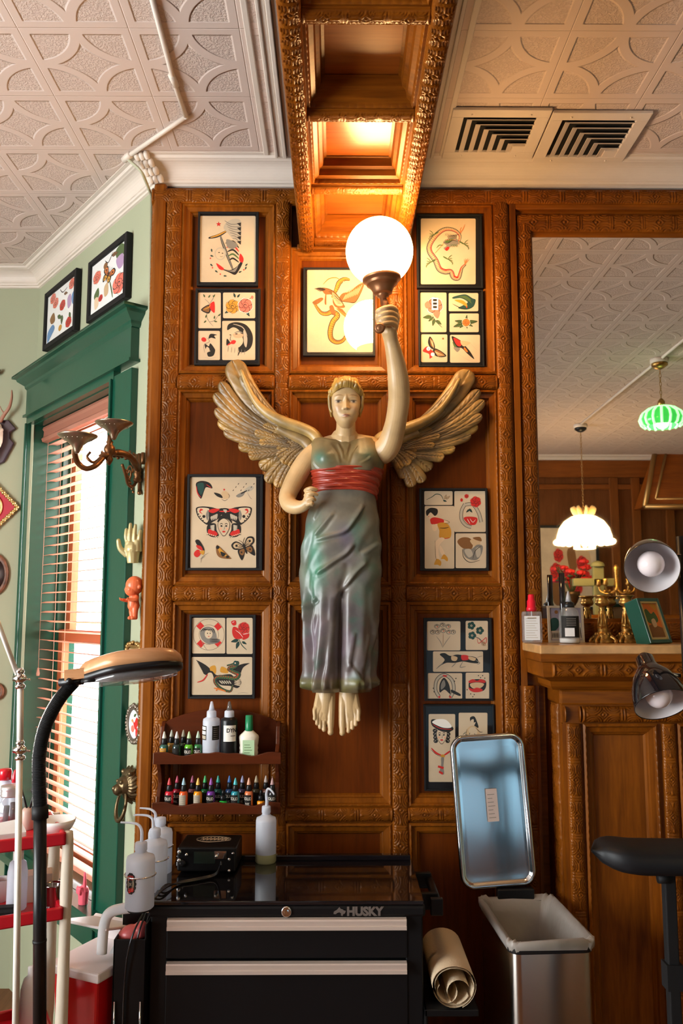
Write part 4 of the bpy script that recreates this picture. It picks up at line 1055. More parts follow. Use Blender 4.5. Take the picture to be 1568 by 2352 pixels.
# anchor and ship
def a_anchor(s, *r):
    q = Q5
    s.P('red', [(502+math.cos(-PI/2+i*PI/5)*(6.5 if i%2==0 else 2.6), 515+math.sin(-PI/2+i*PI/5)*(6.5 if i%2==0 else 2.6)) for i in range(10)], False)
    s.L('black', 7, q((640,585),(740,560),(840,505)), 4); s.L('gold', 3.5, q((660,580),(740,555),(830,510)), 4); s.L('black', 6, q((765,560),(790,640),(850,800),(910,950)), 4); s.L('grey', 3, q((765,560),(790,640),(850,800),(910,950)), 4)
    s.P('black', q((770,910),(860,925),(920,900),(970,850),(1000,790),(1000,850),(960,930),(920,975),(860,950))); s.P('grey', q((820,925),(880,930),(930,900),(960,860),(930,930),(900,945)))
    s.P('red', q((975,750),(1010,800),(1000,845),(965,820))); s.P('red', q((722,850),(800,905),(790,925),(750,910)))
    s.P('light', q((830,420),(900,385),(975,395),(985,470),(985,560),(960,640),(900,600),(850,540),(800,480)))
    for k in range(7): s.L('grey', 2, q((810+k*14,400+k*32),(880+k*8,440+k*25),(985-k*2,430+k*35)), 3)
    for k in range(5): s.P('black', q((940,430+k*48),(985,420+k*48),(980,465+k*48)), False)
    for k in range(5):
        s.L(['black','red','black','green','black'][k], 4, q((820+k*10,640+k*45),(900,620+k*45),(960,690+k*38)), 4)
    s.E('light', 506, 583, 13, 15); s.E('paper', 505, 583, 10, 12); s.E('black', 503, 580, 2, 1); s.E('black', 511, 582, 2, 1); s.L('black', .8, [(505,588),(508,590),(512,588)])
    s.P('grey', q((830,600),(900,620),(950,660),(900,700),(840,680)))
    for (x, y, a) in ((670,700,1.4),(660,770,.3),(660,860,.8),(710,930,.6),(800,985,.1),(960,950,-.4),(1030,880,-.8),(1040,890,2)):
        p = q((x,y))[0]; s.leaf(p[0], p[1], a, 7, 'dkgreen')
    for (x,y) in ((660,800),(682,900),(765,968),(1013,922)): p = q((x,y))[0]; s.E('red', *p, 1.6)
def a_branch(s, *r):
    q = Q5
    s.L('grey', 1.6, q((600,1230),(650,1290),(620,1400),(640,1460),(690,1520)), 4); s.L('grey', 1.6, q((650,1280),(690,1220),(680,1190))); s.L('grey', 1.6, q((650,1470),(700,1460),(745,1400)))
    for (x,y,a) in ((600,1210,-2),(640,1215,-1),(690,1210,-1),(620,1400,2),(615,1460,2.4),(700,1465,.2),(745,1410,-.8),(700,1440,-1.4)): p = q((x,y))[0]; s.leaf(*p, a, 7, 'green')
    s.P('black', q((560,1345),(640,1290),(665,1330),(640,1385))); s.P('brown', q((575,1345),(635,1302),(650,1335),(635,1370)))
    s.P('red', q((650,1290),(700,1260),(705,1370),(680,1365),(655,1330))); s.L('gold', 2, q((590,1340),(640,1320),(660,1290)))
def a_roses2(s, *r):
    p = Q5((895,1310),(1030,1300)); s.leaf(540,683,-1.9,10,'dkgreen'); s.leaf(545,683,-.9,9,'dkgreen'); s.leaf(527,713,2.6,12,'dkgreen'); s.leaf(566,716,1.0,12,'dkgreen'); s.leaf(560,714,.4,12,'dkgreen')
    s.L('brown', 1.4, [(570,690),(576,684),(579,680)]); s.E('pink', 579, 683, 3, 4); s.rose(*p[0], 17, 'gold', 'tan'); s.rose(*p[1], 18, 'pink', 'white')
def a_lady(s, *r):
    q = Q5
    s.P('black', q((840,1560),(850,1500),(930,1475),(1030,1500),(1090,1570),(1110,1650),(1090,1740),(1030,1790),(970,1790),(960,1750),(1000,1700),(1000,1640),(960,1560),(900,1530)))
    s.P('light', q((1010,1560),(1050,1640),(1040,1740),(1015,1700)));
    s.L('light', 2, q((900,1495),(1000,1530),(1050,1620)))
    s.P('paper', q((850,1570),(890,1535),(950,1560),(1000,1640),(1000,1700),(950,1745),(900,1740),(890,1700),(870,1680),(870,1650),(850,1640)))
    s.P('blush', q((900,1600),(1000,1600),(990,1640),(920,1640))); s.L('grey', 3, q((915,1590),(960,1575),(1000,1590))); s.E('black', *q((935,1600))[0], 3, 1.2); s.E('black', *q((870,1610))[0], 2, 1)
    s.L('black', 1.2, q((880,1610),(868,1660),(890,1670))); s.P('red', q((870,1690),(900,1665),(930,1675),(915,1705),(880,1705)))
    s.P('black', q((835,1650),(870,1700),(830,1720))); s.L('red', 3, q((840,1720),(890,1690)))
    s.E('black', *q((965,1750))[0], 2.4)
    for k in range(6): s.L('grey', 1.1, q((850+k*35,1730+k*8),(845+k*35,1790+k*6)))
    s.L('black', 2.5, q((980,1760),(950,1830)));
def a_swan(s, *r):
    q = Q5
    s.E('red', *q((590,1660))[0], 6, 5, .4); s.P('black', q((640,1650),(660,1600),(730,1610),(700,1620),(715,1650),(670,1640)))
    s.P('black', q((600,1700),(640,1730),(660,1700),(700,1750),(710,1780),(690,1830),(640,1840),(625,1800),(660,1780),(610,1760))); s.P('paper', q((625,1735),(650,1760),(640,1790),(612,1760)))
    s.L('grey', 1.3, q((620,1640),(650,1680),(590,1720),(600,1800))); s.L('light', 2, q((600,1850),(660,1860),(720,1845)))
picture('framed ship and anchor drawing with a red star, top left of the wooden wall', (453,486,593,656), [((459,496,587,648), a_anchor)])
picture('framed sheet of four drawings with two roses and a dark-haired lady, below the anchor', (447,662,597,838),
        [((455,672,507,754), a_branch), ((512,672,586,731), a_roses2), ((510,737,586,827), a_lady), ((455,760,505,827), a_swan)])
Q2 = lambda *p: [(640+a/4.9, 480+b/4.9) for a, b in p]
def a_eagle(s, *r):
    q = Q2
    s.snake(q((800,800),(740,790),(680,830),(650,900),(600,1000)), 10, 'gold', 'brown', 'orange')
    s.snake(q((390,1040),(430,1110),(480,1170),(540,1180),(600,1160),(660,1200),(610,1270),(580,1370),(590,1460),(650,1500),(720,1480),(770,1400),(800,1320)), 11, 'gold', 'brown', 'orange')
    s.P('brown', q((480,890),(560,900),(640,950),(720,1060),(740,1110),(650,1110),(610,1060),(600,970),(520,960)));  s.P('tan', q((600,940),(660,990),(720,1080),(660,1090),(620,1040)))
    s.P('brown', q((680,1000),(720,950),(800,930),(900,850),(960,840),(930,930),(860,1050),(780,1050),(700,1040)));
    for k in range(9): s.L('tan', 1.6, q((720+k*20,1030-k*8),(760+k*22,960-k*13)), 3)
    for k in range(6): s.L('black', 1.8, q((400+k*12,900+k*6),(470+k*10,890+k*4),(520,910)), 3)
    for k in range(8): s.L('black', 1.0, q((620+k*14,960+k*14),(650+k*10,1000+k*10)), 2)
    s.L('brown', 4, q((530,950),(525,1050),(530,1080))); s.L('orange', 4, q((650,1120),(730,1190),(790,1230))); s.L('brown', 2, q((740,1210),(800,1240),(790,1200)))
    s.P('brown', q((570,1100),(610,1090),(640,1200),(590,1170))); s.L('orange', 2, q((500,850),(560,790),(640,775),(690,800))); s.E('paper', *q((735,830))[0], 3)
    for k in range(12): s.L('black', .9, q((560+k*9,930+k*12),(600+k*10,925+k*13)), 2); s.L('brown', 1.2, q((735+k*16,945-k*9),(745+k*16,975-k*9)), 2)
    for k in range(5): s.L('brown', 2.2, q((660+k*12,1110+k*4),(700+k*16,1150+k*12)), 2)
    s.L('black', 1.2, q((480,890),(560,900),(640,950),(720,1060),(740,1110))); s.L('black', 1.2, q((700,1040),(780,1050),(860,1050),(930,930),(960,840)))
    s.P('brown', q((380,1050),(470,1000),(500,1020),(420,1080))); s.L('brown', 3, q((740,1370),(760,1350),(730,1310)))
picture('framed drawing of an eagle fighting a snake, glass reflecting the glowing globe', (696,614,861,817), [((705,620,856,809), a_eagle)], fw=5, glassy=2)
Q7 = lambda *p: [(900+a/4.61, 440+b/4.61) for a, b in p]
def a_dragon(s, *r):
    q = Q7
    body = q((700,560),(720,470),(660,410),(560,400),(470,460),(400,560),(400,640),(460,730),(500,820),(560,850),(620,850),(650,910),(700,920),(725,860),(740,810),(780,770))
    s.L('black', 13, body, 6); s.L('grey', 11, body, 6); s.L('tan', 7, body, 6)
    qq = spline([Vector((a,b,0)) for a,b in body], 6); N = len(qq)
    for i in range(1, N-1):
        t = (qq[i+1]-qq[i-1]).normalized(); nn = Vector((-t.y,t.x,0)); w = 6*(.35+.65*math.sin(PI*i/N))
        s.L('red', 1.4, [(qq[i]-nn*w*.2)[:2], (qq[i]-nn*w*1.0)[:2]], 2, False)
        s.L('black', .6, [(qq[i]+nn*w*.9)[:2], (qq[i]+nn*w*.1)[:2]], 2, False)
    for k in range(8): s.L('orange', 1.2, q((470+k*14,640-k*16),(452+k*14,655-k*16)), 2); s.L('grey', 1.0, q((560+k*16,470+k*3),(575+k*15,440+k*3)), 2)
    s.L('green', 2, q((470,600),(500,570),(540,575))); s.L('red', 2, q((640,560),(690,550),(700,520)))
    s.P('grey', q((540,540),(580,505),(640,490),(690,510),(700,560),(640,575),(600,600),(570,625),(545,600),(575,575))); s.P('green', q((560,530),(610,505),(650,505),(630,530),(580,545))); s.P('red', q((560,610),(590,585),(605,600),(580,630)))
    for k in range(7): s.L('black', 1.1, q((600+k*13,500),(590+k*15,480-k*3),(600+k*18,462)), 2); s.L('green', 1.0, q((620+k*10,560),(628+k*11,585+k%2*6)), 2); s.L('orange', .9, q((560+k*18,520),(566+k*18,508)), 2)
    s.L('black', 1.4, q((545,540),(590,548),(640,520),(690,530)))
    s.E('black', *q((612,538))[0], 1.0); s.L('orange', 1.5, q((720,440),(750,400),(770,350))); s.L('orange', 1.5, q((730,450),(720,410),(735,380)))
    for (x,y,d) in ((440,460,-1),(760,560,1),(590,720,1),(410,750,-1)):
        for k in range(4): s.L('green', 1.5, q((x,y),(x+d*(20+k*9),y-30+k*22),(x+d*45,y-45+k*34)), 3)
        s.L('green', 3, q((x-d*50,y-30),(x,y)), 3)
    for k in range(5): s.L('orange', .8, q((770,770),(760+k*14,720-k%2*10)), 2)
def a_rosecard(s, *r):
    p = Q7((450,1210))[0]; s.rose(p[0], p[1], 20, 'pink', 'white'); s.P('pink', [(975,698),(983,692),(986,706),(978,708)]); s.P('pink', [(995,720),(1010,716),(1006,731),(1000,729)])
    s.P('white', rrect(991,684,1006,712,1), False); 
    for k in range(3): s.P('black', rrect(994,687+k*8,1003,692+k*8,.5), False)
    s.L('dkgreen', 1.8, Q7((425,1310),(460,1370),(530,1440))); s.leaf(994,729,2.4,13,'green'); s.leaf(997,733,1.8,15,'green'); s.leaf(990,727,3.0,18,'green'); s.leaf(1002,736,.7,14,'green')
def a_frog(s, *r):
    q = Q7
    s.P('dkgreen', q((640,1120),(700,1100),(780,1090),(850,1130),(885,1150),(860,1220),(790,1250),(700,1235),(760,1200),(800,1170),(730,1130),(650,1135))); s.P('green', q((700,1115),(780,1105),(840,1150),(850,1190),(810,1160),(750,1125)))
    s.P('gold', q((660,1150),(740,1150),(790,1190),(790,1220),(740,1190))); s.L('black', 1.5, q((640,1190),(720,1230),(790,1245))); s.E('red', *q((790,1225))[0], 1.6); s.P('dkgreen', q((830,1150),(885,1150),(860,1200)))
def a_redflower(s, *r):
    for a, l in ((3.3,20),(2.8,24),(2.4,14),(-.1,22),(-1.4,13),(.5,14),(1.3,10)): s.leaf(1069+4*math.cos(a), 741+4*math.sin(a), a, l, 'green', .34)
    s.rose(1070, 741, 10, 'orange', 'white')
def a_moth(s, *r): 
    q = Q7
    s.P('black', q((400,1535),(435,1580),(455,1650),(430,1670),(395,1640),(380,1590))); s.P('brown', q((405,1550),(430,1590),(445,1645),(410,1630)))
    s.P('black', q((450,1660),(520,1690),(575,1740),(520,1755),(460,1740),(430,1700))); s.P('brown', q((455,1675),(520,1700),(555,1738),(480,1735)))
    for k in range(5): s.L('tan', .8, q((440,1660),(400+k*8,1560+k*5))); s.L('tan', .8, q((450,1690),(560-k*16,1740+k*3)))
    s.P('red', q((325,1690),(370,1640),(420,1680),(450,1720),(400,1770),(390,1720))); s.E('white', *q((385,1665))[0], 4.5); s.E('white', *q((430,1725))[0], 4.5); s.E('lilac', *q((385,1668))[0], 2); s.E('brown', *q((540,1558))[0], 2.2)
def a_parrot(s, *r):
    q = Q7
    s.P('black', q((630,1535),(670,1545),(740,1590),(790,1650),(830,1700),(870,1775),(800,1720),(740,1660),(680,1650),(650,1600))); s.P('red', q((650,1550),(700,1570),(740,1600),(720,1640),(680,1620))); s.P('orange', q((770,1650),(800,1690),(790,1700),(760,1665)))
    s.P('tan', q((730,1580),(830,1600),(770,1640),(735,1620))); s.P('green', q((640,1590),(680,1640),(700,1690),(660,1650))); s.P('grey', q((650,1650),(690,1700),(720,1660)))
    s.L('light', 1, q((700,1720),(820,1790),(900,1800))); s.L('light', 1, q((820,1600),(900,1680)))
picture('framed drawing of a scaly red and grey dragon, right of the glowing globe', (957,491,1108,661), [((966,502,1092,653), a_dragon)])
picture('framed sheet of five drawings with frog, flowers, moth and parrot, below the dragon', (961,665,1111,842),
        [((965,672,1025,763), a_rosecard), ((1030,673,1098,715), a_frog), ((1032,720,1099,763), a_redflower), ((967,768,1027,832), a_moth), ((1033,769,1102,833), a_parrot)], fw=4)
Q6 = lambda *p: [(400+a/4.054, 1060+b/4.054) for a, b in p]
def a_moths(s, *r):
    q = Q6
    s.P('black', q((205,200),(260,180),(330,200),(355,250),(300,240),(280,270),(260,330),(245,345),(215,300),(205,250))); s.P('dkgreen', q((215,210),(270,200),(275,260),(250,310),(225,270))); s.L('red', 1.8, q((208,230),(215,290),(248,335))); s.L('red', 1.4, q((300,215),(345,245)))
    s.P('tan', q((440,290),(480,275),(515,310),(500,345),(450,345))); s.P('black', q((370,290),(430,305),(450,340),(400,325))); s.E('red', *q((465,262))[0], 2); s.L('black', 1, q((440,350),(470,365),(500,350))); s.L('black',1,q((500,300),(515,320),(505,345)))
    s.P('grey', q((575,320),(620,290),(660,280),(640,320),(600,335))); s.P('light', q((650,270),(700,230),(740,240),(720,270),(670,285))); s.L('black', 3, q((620,300),(680,270)));
    for k in range(9): s.L('black', 1.6, q((545+k*24,275-(k%3)*30),(555+k*24,262-(k%3)*30)), 2)
    s.L('grey', 1, q((680,290),(710,340),(725,350)))
    for d in (-1, 1):
        f = lambda *p: [(514+d*(x-514)+ (0 if d > 0 else 0), y) for x, y in [(400+a/4.054, 1060+b/4.054) for a, b in p]]
        s.P('black', f((470,440),(520,440),(580,425),(660,418),(715,428),(722,460),(700,520),(650,570),(610,590),(560,560),(500,520))); s.P('paper', f((600,440),(660,430),(708,440),(700,500),(660,550),(620,570),(600,520),(610,480)))
        s.P('red', f((655,450),(680,465),(660,490),(690,470),(680,440))); s.P('red', f((500,445),(560,440),(610,460),(560,480))); s.E('black', *f((648,512))[0], 3.6); s.P('grey', f((610,450),(630,500),(615,550),(600,500)))
        for k in range(4): s.P('light', f((520+k*18,490+k*6),(545+k*14,500+k*8),(530+k*14,540+k*4))); 
        for k in range(6): s.E('black', *f((712-k*14, 470+k*20))[0], 1.6)
        s.P('black', f((540,580),(600,580),(622,620),(610,680),(560,705),(510,690),(530,640))); s.P('red', f((540,650),(600,630),(608,670),(565,695),(520,682)))
        for k in range(4): s.P('light', f((550,590+k*15),(590,600+k*10),(560,610+k*12)))
        for k in range(6): s.E('paper', *f((612-k*18, 672+k*6))[0], 1.6); s.E('black', *f((617-k*19, 682+k*5))[0], .9)
    s.P('black', q((440,440),(500,440),(520,480),(480,500),(430,490))); s.P('red', q((420,460),(520,460),(500,470),(440,470))); s.P('light', q((455,450),(490,450),(480,480)))
    s.P('black', q((400,560),(430,510),(470,495),(520,520),(540,580),(500,540),(450,530),(420,560)))
    p = q((462,610))[0]; s.face(p[0], p[1], 21)
    s.P('black', q((195,740),(230,730),(270,790),(280,830),(230,800))); s.P('red', q((205,780),(250,790),(265,830),(220,810))); s.P('red', q((185,850),(220,820),(250,850),(220,890),(190,880))); s.P('gold', q((235,840),(280,830),(270,870))); s.L('grey', 1, q((250,940),(260,890),(320,850))); s.L('grey', 1, q((240,910),(290,880)))
    s.P('brown', q((395,780),(420,790),(520,890),(525,908),(440,900),(400,870),(388,810))); s.P('gold', q((400,790),(430,810),(490,880),(430,860))); s.E('black', *q((405,800))[0], 4, 4); s.E('black', *q((497,888))[0], 4, 3); s.P('black', q((430,840),(480,860),(450,885)))
    p = q((655,800))[0]; s.flyer(p[0], p[1], 26, -.35, 'tan', 'brown', True)
picture('framed sheet of moths around a lady-faced moth, under the left wing', (428,1089,603,1310), [((437,1096,588,1305), a_moths)], fw=6)
def a_buoy(s, *r):
    q = Q6; c = q((322,1612))[0]
    s.E('black', *c, 36, 36, 0, 40); s.E('paper', *c, 35.3, 35.3, 0, 40); s.E('black', *c, 22.7, 22.7, 0, 32); s.E('paper', *c, 22, 22, 0, 32)
    for a in (-.72, -2.35, .75, 2.3): s.P('red', [(c[0]+math.cos(a+d)*rr, c[1]+math.sin(a+d)*rr) for d, rr in ((-.2,35),(.2,35),(.3,22.5),(-.3,22.5))], False)
    s.P('grey', q((240,1590),(290,1540),(360,1550),(390,1600),(400,1650),(430,1660),(400,1690),(320,1700),(260,1660))); s.E('paper', *q((320,1605))[0], 9, 11)
    for k in range(6): s.L('black', 2, q((245+k*22,1585-k*6),(270+k*20,1560+k*2),(290+k*16,1560+k*8)), 3)
    for k in range(5): s.L('black', 1.2, q((330,1650+k*8),(420,1655+k*7)), 3)
    s.E('black', *q((310,1600))[0], 1.3); s.E('black', *q((335,1600))[0], 1.3); s.E('red', *q((322,1628))[0], 1.5,1); s.L('grey', 1.2, q((250,1660),(280,1720),(310,1760)))
def a_redrose(s, *r):
    q = Q6
    s.L('dkgreen', 2, q((600,1650),(630,1710),(675,1755))); s.leaf(547,1470,2.9,16,'dkgreen'); s.leaf(548,1474,1.9,16,'dkgreen'); s.leaf(556,1474,.5,11,'dkgreen')
    s.P('red', q((550,1540),(600,1560),(640,1640),(570,1650),(540,1600))); s.P('red', q((600,1520),(660,1495),(700,1540),(690,1600),(640,1630),(600,1580))); s.rose(*q((648,1550))[0], 13.5, 'red', 'pink'); s.P('red', q((640,1620),(695,1600),(690,1640),(640,1660)))
    s.L('white', 1, q((570,1570),(610,1600),(640,1640))); s.L('white', 1, q((640,1610),(690,1600))); s.P('red', q((530,1490),(570,1480),(575,1520),(545,1525))); s.L('white', .9, q((540,1500),(560,1490)))
def a_eagle2(s, *r):
    q = Q6
    for k in range(9): s.L('black', 3, q((205+k*8,1850+k*14),(290,1900+k*10),(350,1950+k*6)), 3); s.L('black', 3, q((700-k*12,1880+k*6),(620,1895+k*8),(540,1940+k*4)), 3)
    s.P('gold', q((330,1920),(380,1900),(390,1960),(360,1990))); s.P('gold', q((430,1960),(440,1910),(490,1930),(500,1970)))
    s.P('black', q((300,1970),(350,1950),(400,1990),(520,1980),(560,2010),(600,2010),(625,2060),(590,2110),(520,2090),(430,2080),(380,2030))); s.P('paper', q((310,1980),(350,1970),(370,2040),(340,2060)));
    for k in range(5): s.L('light', 3, q((420+k*22,2040),(450+k*20,2070)), 2); s.L('paper', 3, q((560,2010+k*16),(620,2030+k*14)), 2)
    s.snake(q((490,1900),(540,1890),(590,1870),(570,1910),(510,1930),(560,1960),(600,1980),(570,2020),(480,2010),(400,2010),(380,2050),(430,2110),(520,2140),(545,2080)), 9, 'green', 'dkgreen', 'red')
    s.E('dkgreen', *q((570,1878))[0], 5, 6); s.E('paper', *q((568,1878))[0], 1.8); s.L('red', 3, q((215,2055),(270,2035),(310,1980)), 4); s.L('orange', 4, q((370,2110),(420,2120),(480,2140)), 3); s.L('orange', 3, q((400,2120),(390,2135)), 2)
    s.L('grey', .8, q((590,2160),(640,2152),(690,2158)))
picture('framed sheet of three drawings with life ring, red rose and eagle, above the bottle shelf', (433,1412,586,1605), [((441,1419,517,1501), a_buoy), ((520,1419,580,1502), a_redrose), ((440,1509,579,1596), a_eagle2)])
Q8 = lambda *p: [(940+a/3.095, 1080+b/3.095) for a, b in p]
def a_vine(s, *r):
    q = Q8; s.L('dkgreen', 1.8, q((120,210),(160,190),(190,170),(225,180),(245,220))); s.leaf(*q((250,205))[0], -1.2, 10, 'tan'); s.leaf(*q((262,205))[0], -.7, 10, 'tan'); s.leaf(*q((240,215))[0], .3, 8, 'dkgreen')
def a_pinup(s, *r):
    q = Q8
    s.P('skin', q((130,320),(165,300),(190,325),(240,350),(285,370),(250,375),(230,400),(200,400),(190,430),(165,420),(150,360))); s.P('black', q((118,290),(150,268),(195,275),(200,305),(180,325),(150,300),(125,325))); s.E('red', *q((137,330))[0], 1)
    s.P('red', q((150,345),(180,335),(240,350),(240,375),(200,380),(160,385),(148,365))); s.P('skin', q((165,385),(185,395),(185,430),(165,425)))
    s.P('gold', q((200,380),(260,375),(290,410),(297,455),(280,485),(215,480),(212,430))); s.L('black', 1.6, q((215,410),(250,412),(280,405))); s.L('red', 1.6, q((215,475),(250,485),(285,480)))
    s.P('skin', q((215,480),(250,488),(215,530),(205,580),(215,640),(190,640),(185,560),(180,520))); s.P('skin', q((220,535),(250,590),(245,620),(228,600),(212,560)))
    s.P('gold', q((175,670),(195,630),(225,650),(220,680),(200,672))); s.P('gold', q((225,630),(245,598),(272,625),(268,648),(245,632)))
    s.L('black', .9, q((182,500),(185,600),(192,640)))
    s.L('black', .9, q((240,350),(285,370),(250,380)))
def a_shoe(s, *r):
    q = Q8
    s.L('black', 8, q((395,240),(370,290),(370,350),(400,390),(440,405)), 6, False); s.L('light', 6, q((395,240),(370,290),(370,350),(400,390),(440,405)), 6, False); s.L('black', 8, q((395,245),(450,245),(490,300),(510,370)), 6, False); s.L('light', 6, q((395,245),(450,245),(490,300),(510,370)), 6, False)
    s.rose(*q((470,225))[0], 13, 'red', 'pink'); s.rose(*q((405,185))[0], 5, 'red', 'pink'); s.E('red', *q((370,212))[0], 3, 4); s.leaf(*q((425,275))[0], .9, 10, 'dkgreen'); s.leaf(*q((425,280))[0], 2.4, 9, 'dkgreen')
    s.P('red', q((385,340),(420,330),(480,340),(470,385),(430,388),(405,370))); s.L('white', 1, q((430,345),(450,370),(470,350))); s.L('white', 1, q((410,345),(430,380)))
def a_kiss(s, *r):
    q = Q8
    s.P('brown', q((340,510),(370,480),(420,480),(450,510),(440,560),(380,555))); s.P('tan', q((430,500),(470,490),(500,500),(500,530),(460,540))); s.P('brown', q((450,480),(500,475),(512,505),(470,495)))
    s.P('grey', q((380,560),(400,620),(470,640),(510,600),(520,540),(480,530),(440,560))); s.P('light', q((390,570),(420,620),(450,600),(430,560))); s.L('black', 1.6, q((375,560),(385,620),(430,655),(500,640))); s.P('light', q((470,560),(500,550),(505,600),(480,620))); s.L('black', 1.4, q((450,630),(470,570),(510,540)))
picture('framed sheet of drawings with a red-topped dancer and horseshoe, under the right wing', (964,1121,1121,1311),
        [((974,1128,1039,1160), a_vine), ((975,1162,1043,1306), a_pinup), ((1043,1128,1115,1222), a_shoe), ((1046,1225,1116,1305), a_kiss)])
def a_bouquet(s, *r):
    q = Q8
    for i,(x,y) in enumerate(((165,1150),(195,1110),(235,1100),(275,1110),(310,1150),(240,1140),(200,1150),(280,1150))): p = q((x,y))[0]; s.E('grey', *p, 6.5, 5.5); s.E('paper', *p, 4.5, 4); s.L('black', 1.5, [(p[0]-4,p[1]),(p[0],p[1]-3),(p[0]+3,p[1])]); s.E('red' if i%2 else 'black', p[0]+1, p[1]+1, 1.3)
    s.L('grey', 1.4, q((190,1180),(220,1220),(235,1260))); s.L('grey', 1.4, q((290,1180),(260,1220),(235,1260))); s.L('brown', 1, q((240,1160),(238,1250)))
def a_blue(s, *r):
    q = Q8
    for (x,y) in ((440,1105),(500,1140),(445,1175)):
        p = q((x,y))[0]
        for k in range(5): s.E('dkgreen', p[0]+5*math.cos(k*1.257), p[1]+5*math.sin(k*1.257), 4.4)
        s.E('paper', *p, 2.4); s.E('dkgreen', *p, 1.2)
    s.L('dkgreen', 1.5, q((450,1180),(500,1200),(530,1250))); s.L('red', 1.6, q((480,1190),(490,1230),(520,1210),(545,1190),(540,1230),(490,1200)))
    for k in range(4): s.L('brown', 1, q((505+k*8,1215),(520+k*8,1250)))
def a_hounds(s, *r):
    q = Q8
    s.P('black', q((215,1310),(250,1300),(290,1320),(340,1310),(400,1320),(470,1330),(490,1370),(440,1370),(380,1360),(320,1370),(260,1370),(200,1400),(250,1350))); s.P('tan', q((300,1320),(340,1330),(330,1355),(300,1350))); s.P('red', q((370,1315),(415,1318),(420,1345),(375,1350))); s.P('tan', q((420,1325),(470,1335),(460,1355),(425,1345)))
    s.L('grey', 2, q((330,1370),(300,1400))); s.L('grey', 2, q((380,1360),(360,1400),(400,1395))); s.L('grey', 2, q((470,1350),(500,1370),(480,1380))); s.L('grey', 2, q((240,1370),(190,1412))); s.L('grey', 1.2, q((480,1330),(520,1320)))
def a_horse(s, *r):
    q = Q8; c = q((248,1540))[0]
    s.L('black', 8, q((210,1610),(185,1560),(195,1490),(245,1455),(300,1490),(315,1560),(290,1615)), 6, False); s.L('light', 5.5, q((210,1610),(185,1560),(195,1490),(245,1455),(300,1490),(315,1560),(290,1615)), 6, False); s.E('red', *q((212,1612))[0], 2.6); s.E('red', *q((290,1612))[0], 2.6)
    s.P('black', q((215,1520),(245,1475),(280,1520),(290,1590),(250,1560),(215,1580))); s.P('grey', q((225,1520),(245,1490),(255,1530),(225,1560))); s.P('black', q((300,1560),(360,1590),(355,1605),(300,1580))); s.P('red', q((235,1455),(270,1460),(250,1470)))
    for (x,y) in ((170,1550),(175,1575),(330,1480),(320,1500)): s.E('black', *q((x,y))[0], 1.4)
def a_lips(s, *r):
    q = Q8
    s.P('black', q((420,1530),(440,1490),(530,1490),(545,1530),(520,1570),(440,1570))); s.P('tan', q((430,1520),(480,1508),(530,1520),(500,1550),(450,1550)))
    s.P('red', q((420,1500),(450,1485),(480,1497),(510,1485),(540,1500),(530,1512),(480,1505),(430,1512))); s.P('red', q((420,1545),(450,1555),(480,1545),(520,1560),(505,1575),(460,1578),(430,1565)))
    for (x,y) in ((490,1460),(505,1475),(520,1460),(535,1478),(410,1560),(435,1590),(460,1595),(450,1610)): s.E('black', *q((x,y))[0], 1.3)
picture('framed sheet of five small drawings with racing hounds, horse head and dark flowers', (974,1419,1131,1610),
        [((980,1427,1057,1494), a_bouquet), ((1069,1426,1120,1493), a_blue), ((994,1496,1109,1543), a_hounds), ((982,1546,1061,1606), a_horse), ((1069,1545,1123,1606), a_lips)])
def a_sailor(s, *r):
    q = Q8
    for d in (-1,1):
        for k in range(4): s.E('black', 1014+d*(15.5-k*.6), 1678+k*8, 5.2, 4.6); s.L('light', 1.3, [(1014+d*13,1676+k*8),(1014+d*17,1679+k*8)])
    s.face(1014, 1690, 19); s.P('black', q((155,1775),(200,1775),(300,1820),(305,1850),(240,1860),(165,1820))); s.P('white', q((165,1785),(200,1770),(260,1775),(300,1825),(240,1830),(170,1800))); s.L('red', 1.6, q((165,1805),(220,1835),(300,1842)))
    s.L('red', 4, q((155,1975),(190,2010),(235,2030)), 4); s.L('red', 4, q((298,1990),(270,2010),(240,2030)), 4); s.L('black', 1, q((150,1985),(190,2020),(235,2040))); s.E('gold', *q((237,2032))[0], 5, 4)
    s.P('grey', q((225,2045),(245,2045),(240,2100),(245,2160),(215,2150),(225,2090))); s.P('red', q((205,2098),(245,2110),(240,2125),(200,2112)), False); s.P('red', q((210,2135),(240,2150),(235,2165),(208,2150)), False)
def a_figure(s, *r):
    q = Q8
    s.P('black', q((430,1760),(460,1750),(480,1790),(490,1830),(460,1820),(470,1790),(440,1800))); s.P('paper', q((435,1780),(455,1770),(455,1800),(440,1805)))
    s.P('tan', q((410,1840),(450,1815),(490,1840),(500,1880),(480,1930),(430,1935),(400,1890))); s.P('paper', q((420,1845),(450,1825),(480,1845),(475,1880),(440,1890))); s.L('black', 1.2, q((410,1840),(400,1890),(420,1930)));
    for k in range(7): s.L('grey', 1.6, q((390+k*22,1900+((k*37)%30)),(385+k*24,1930)), 3); s.L('dkgreen', 1.4, q((400+k*15,1860+((k*23)%40)),(380+k*22,1880)), 3)
    s.L('black', 1.3, q((470,1830),(500,1860),(520,1860)))
picture('framed pair of tall drawings with a sailor girl, partly hidden by the steel lid', (974,1618,1137,1817), [((984,1640,1045,1796), a_sailor), ((1053,1637,1119,1796), a_figure)], fw=4)
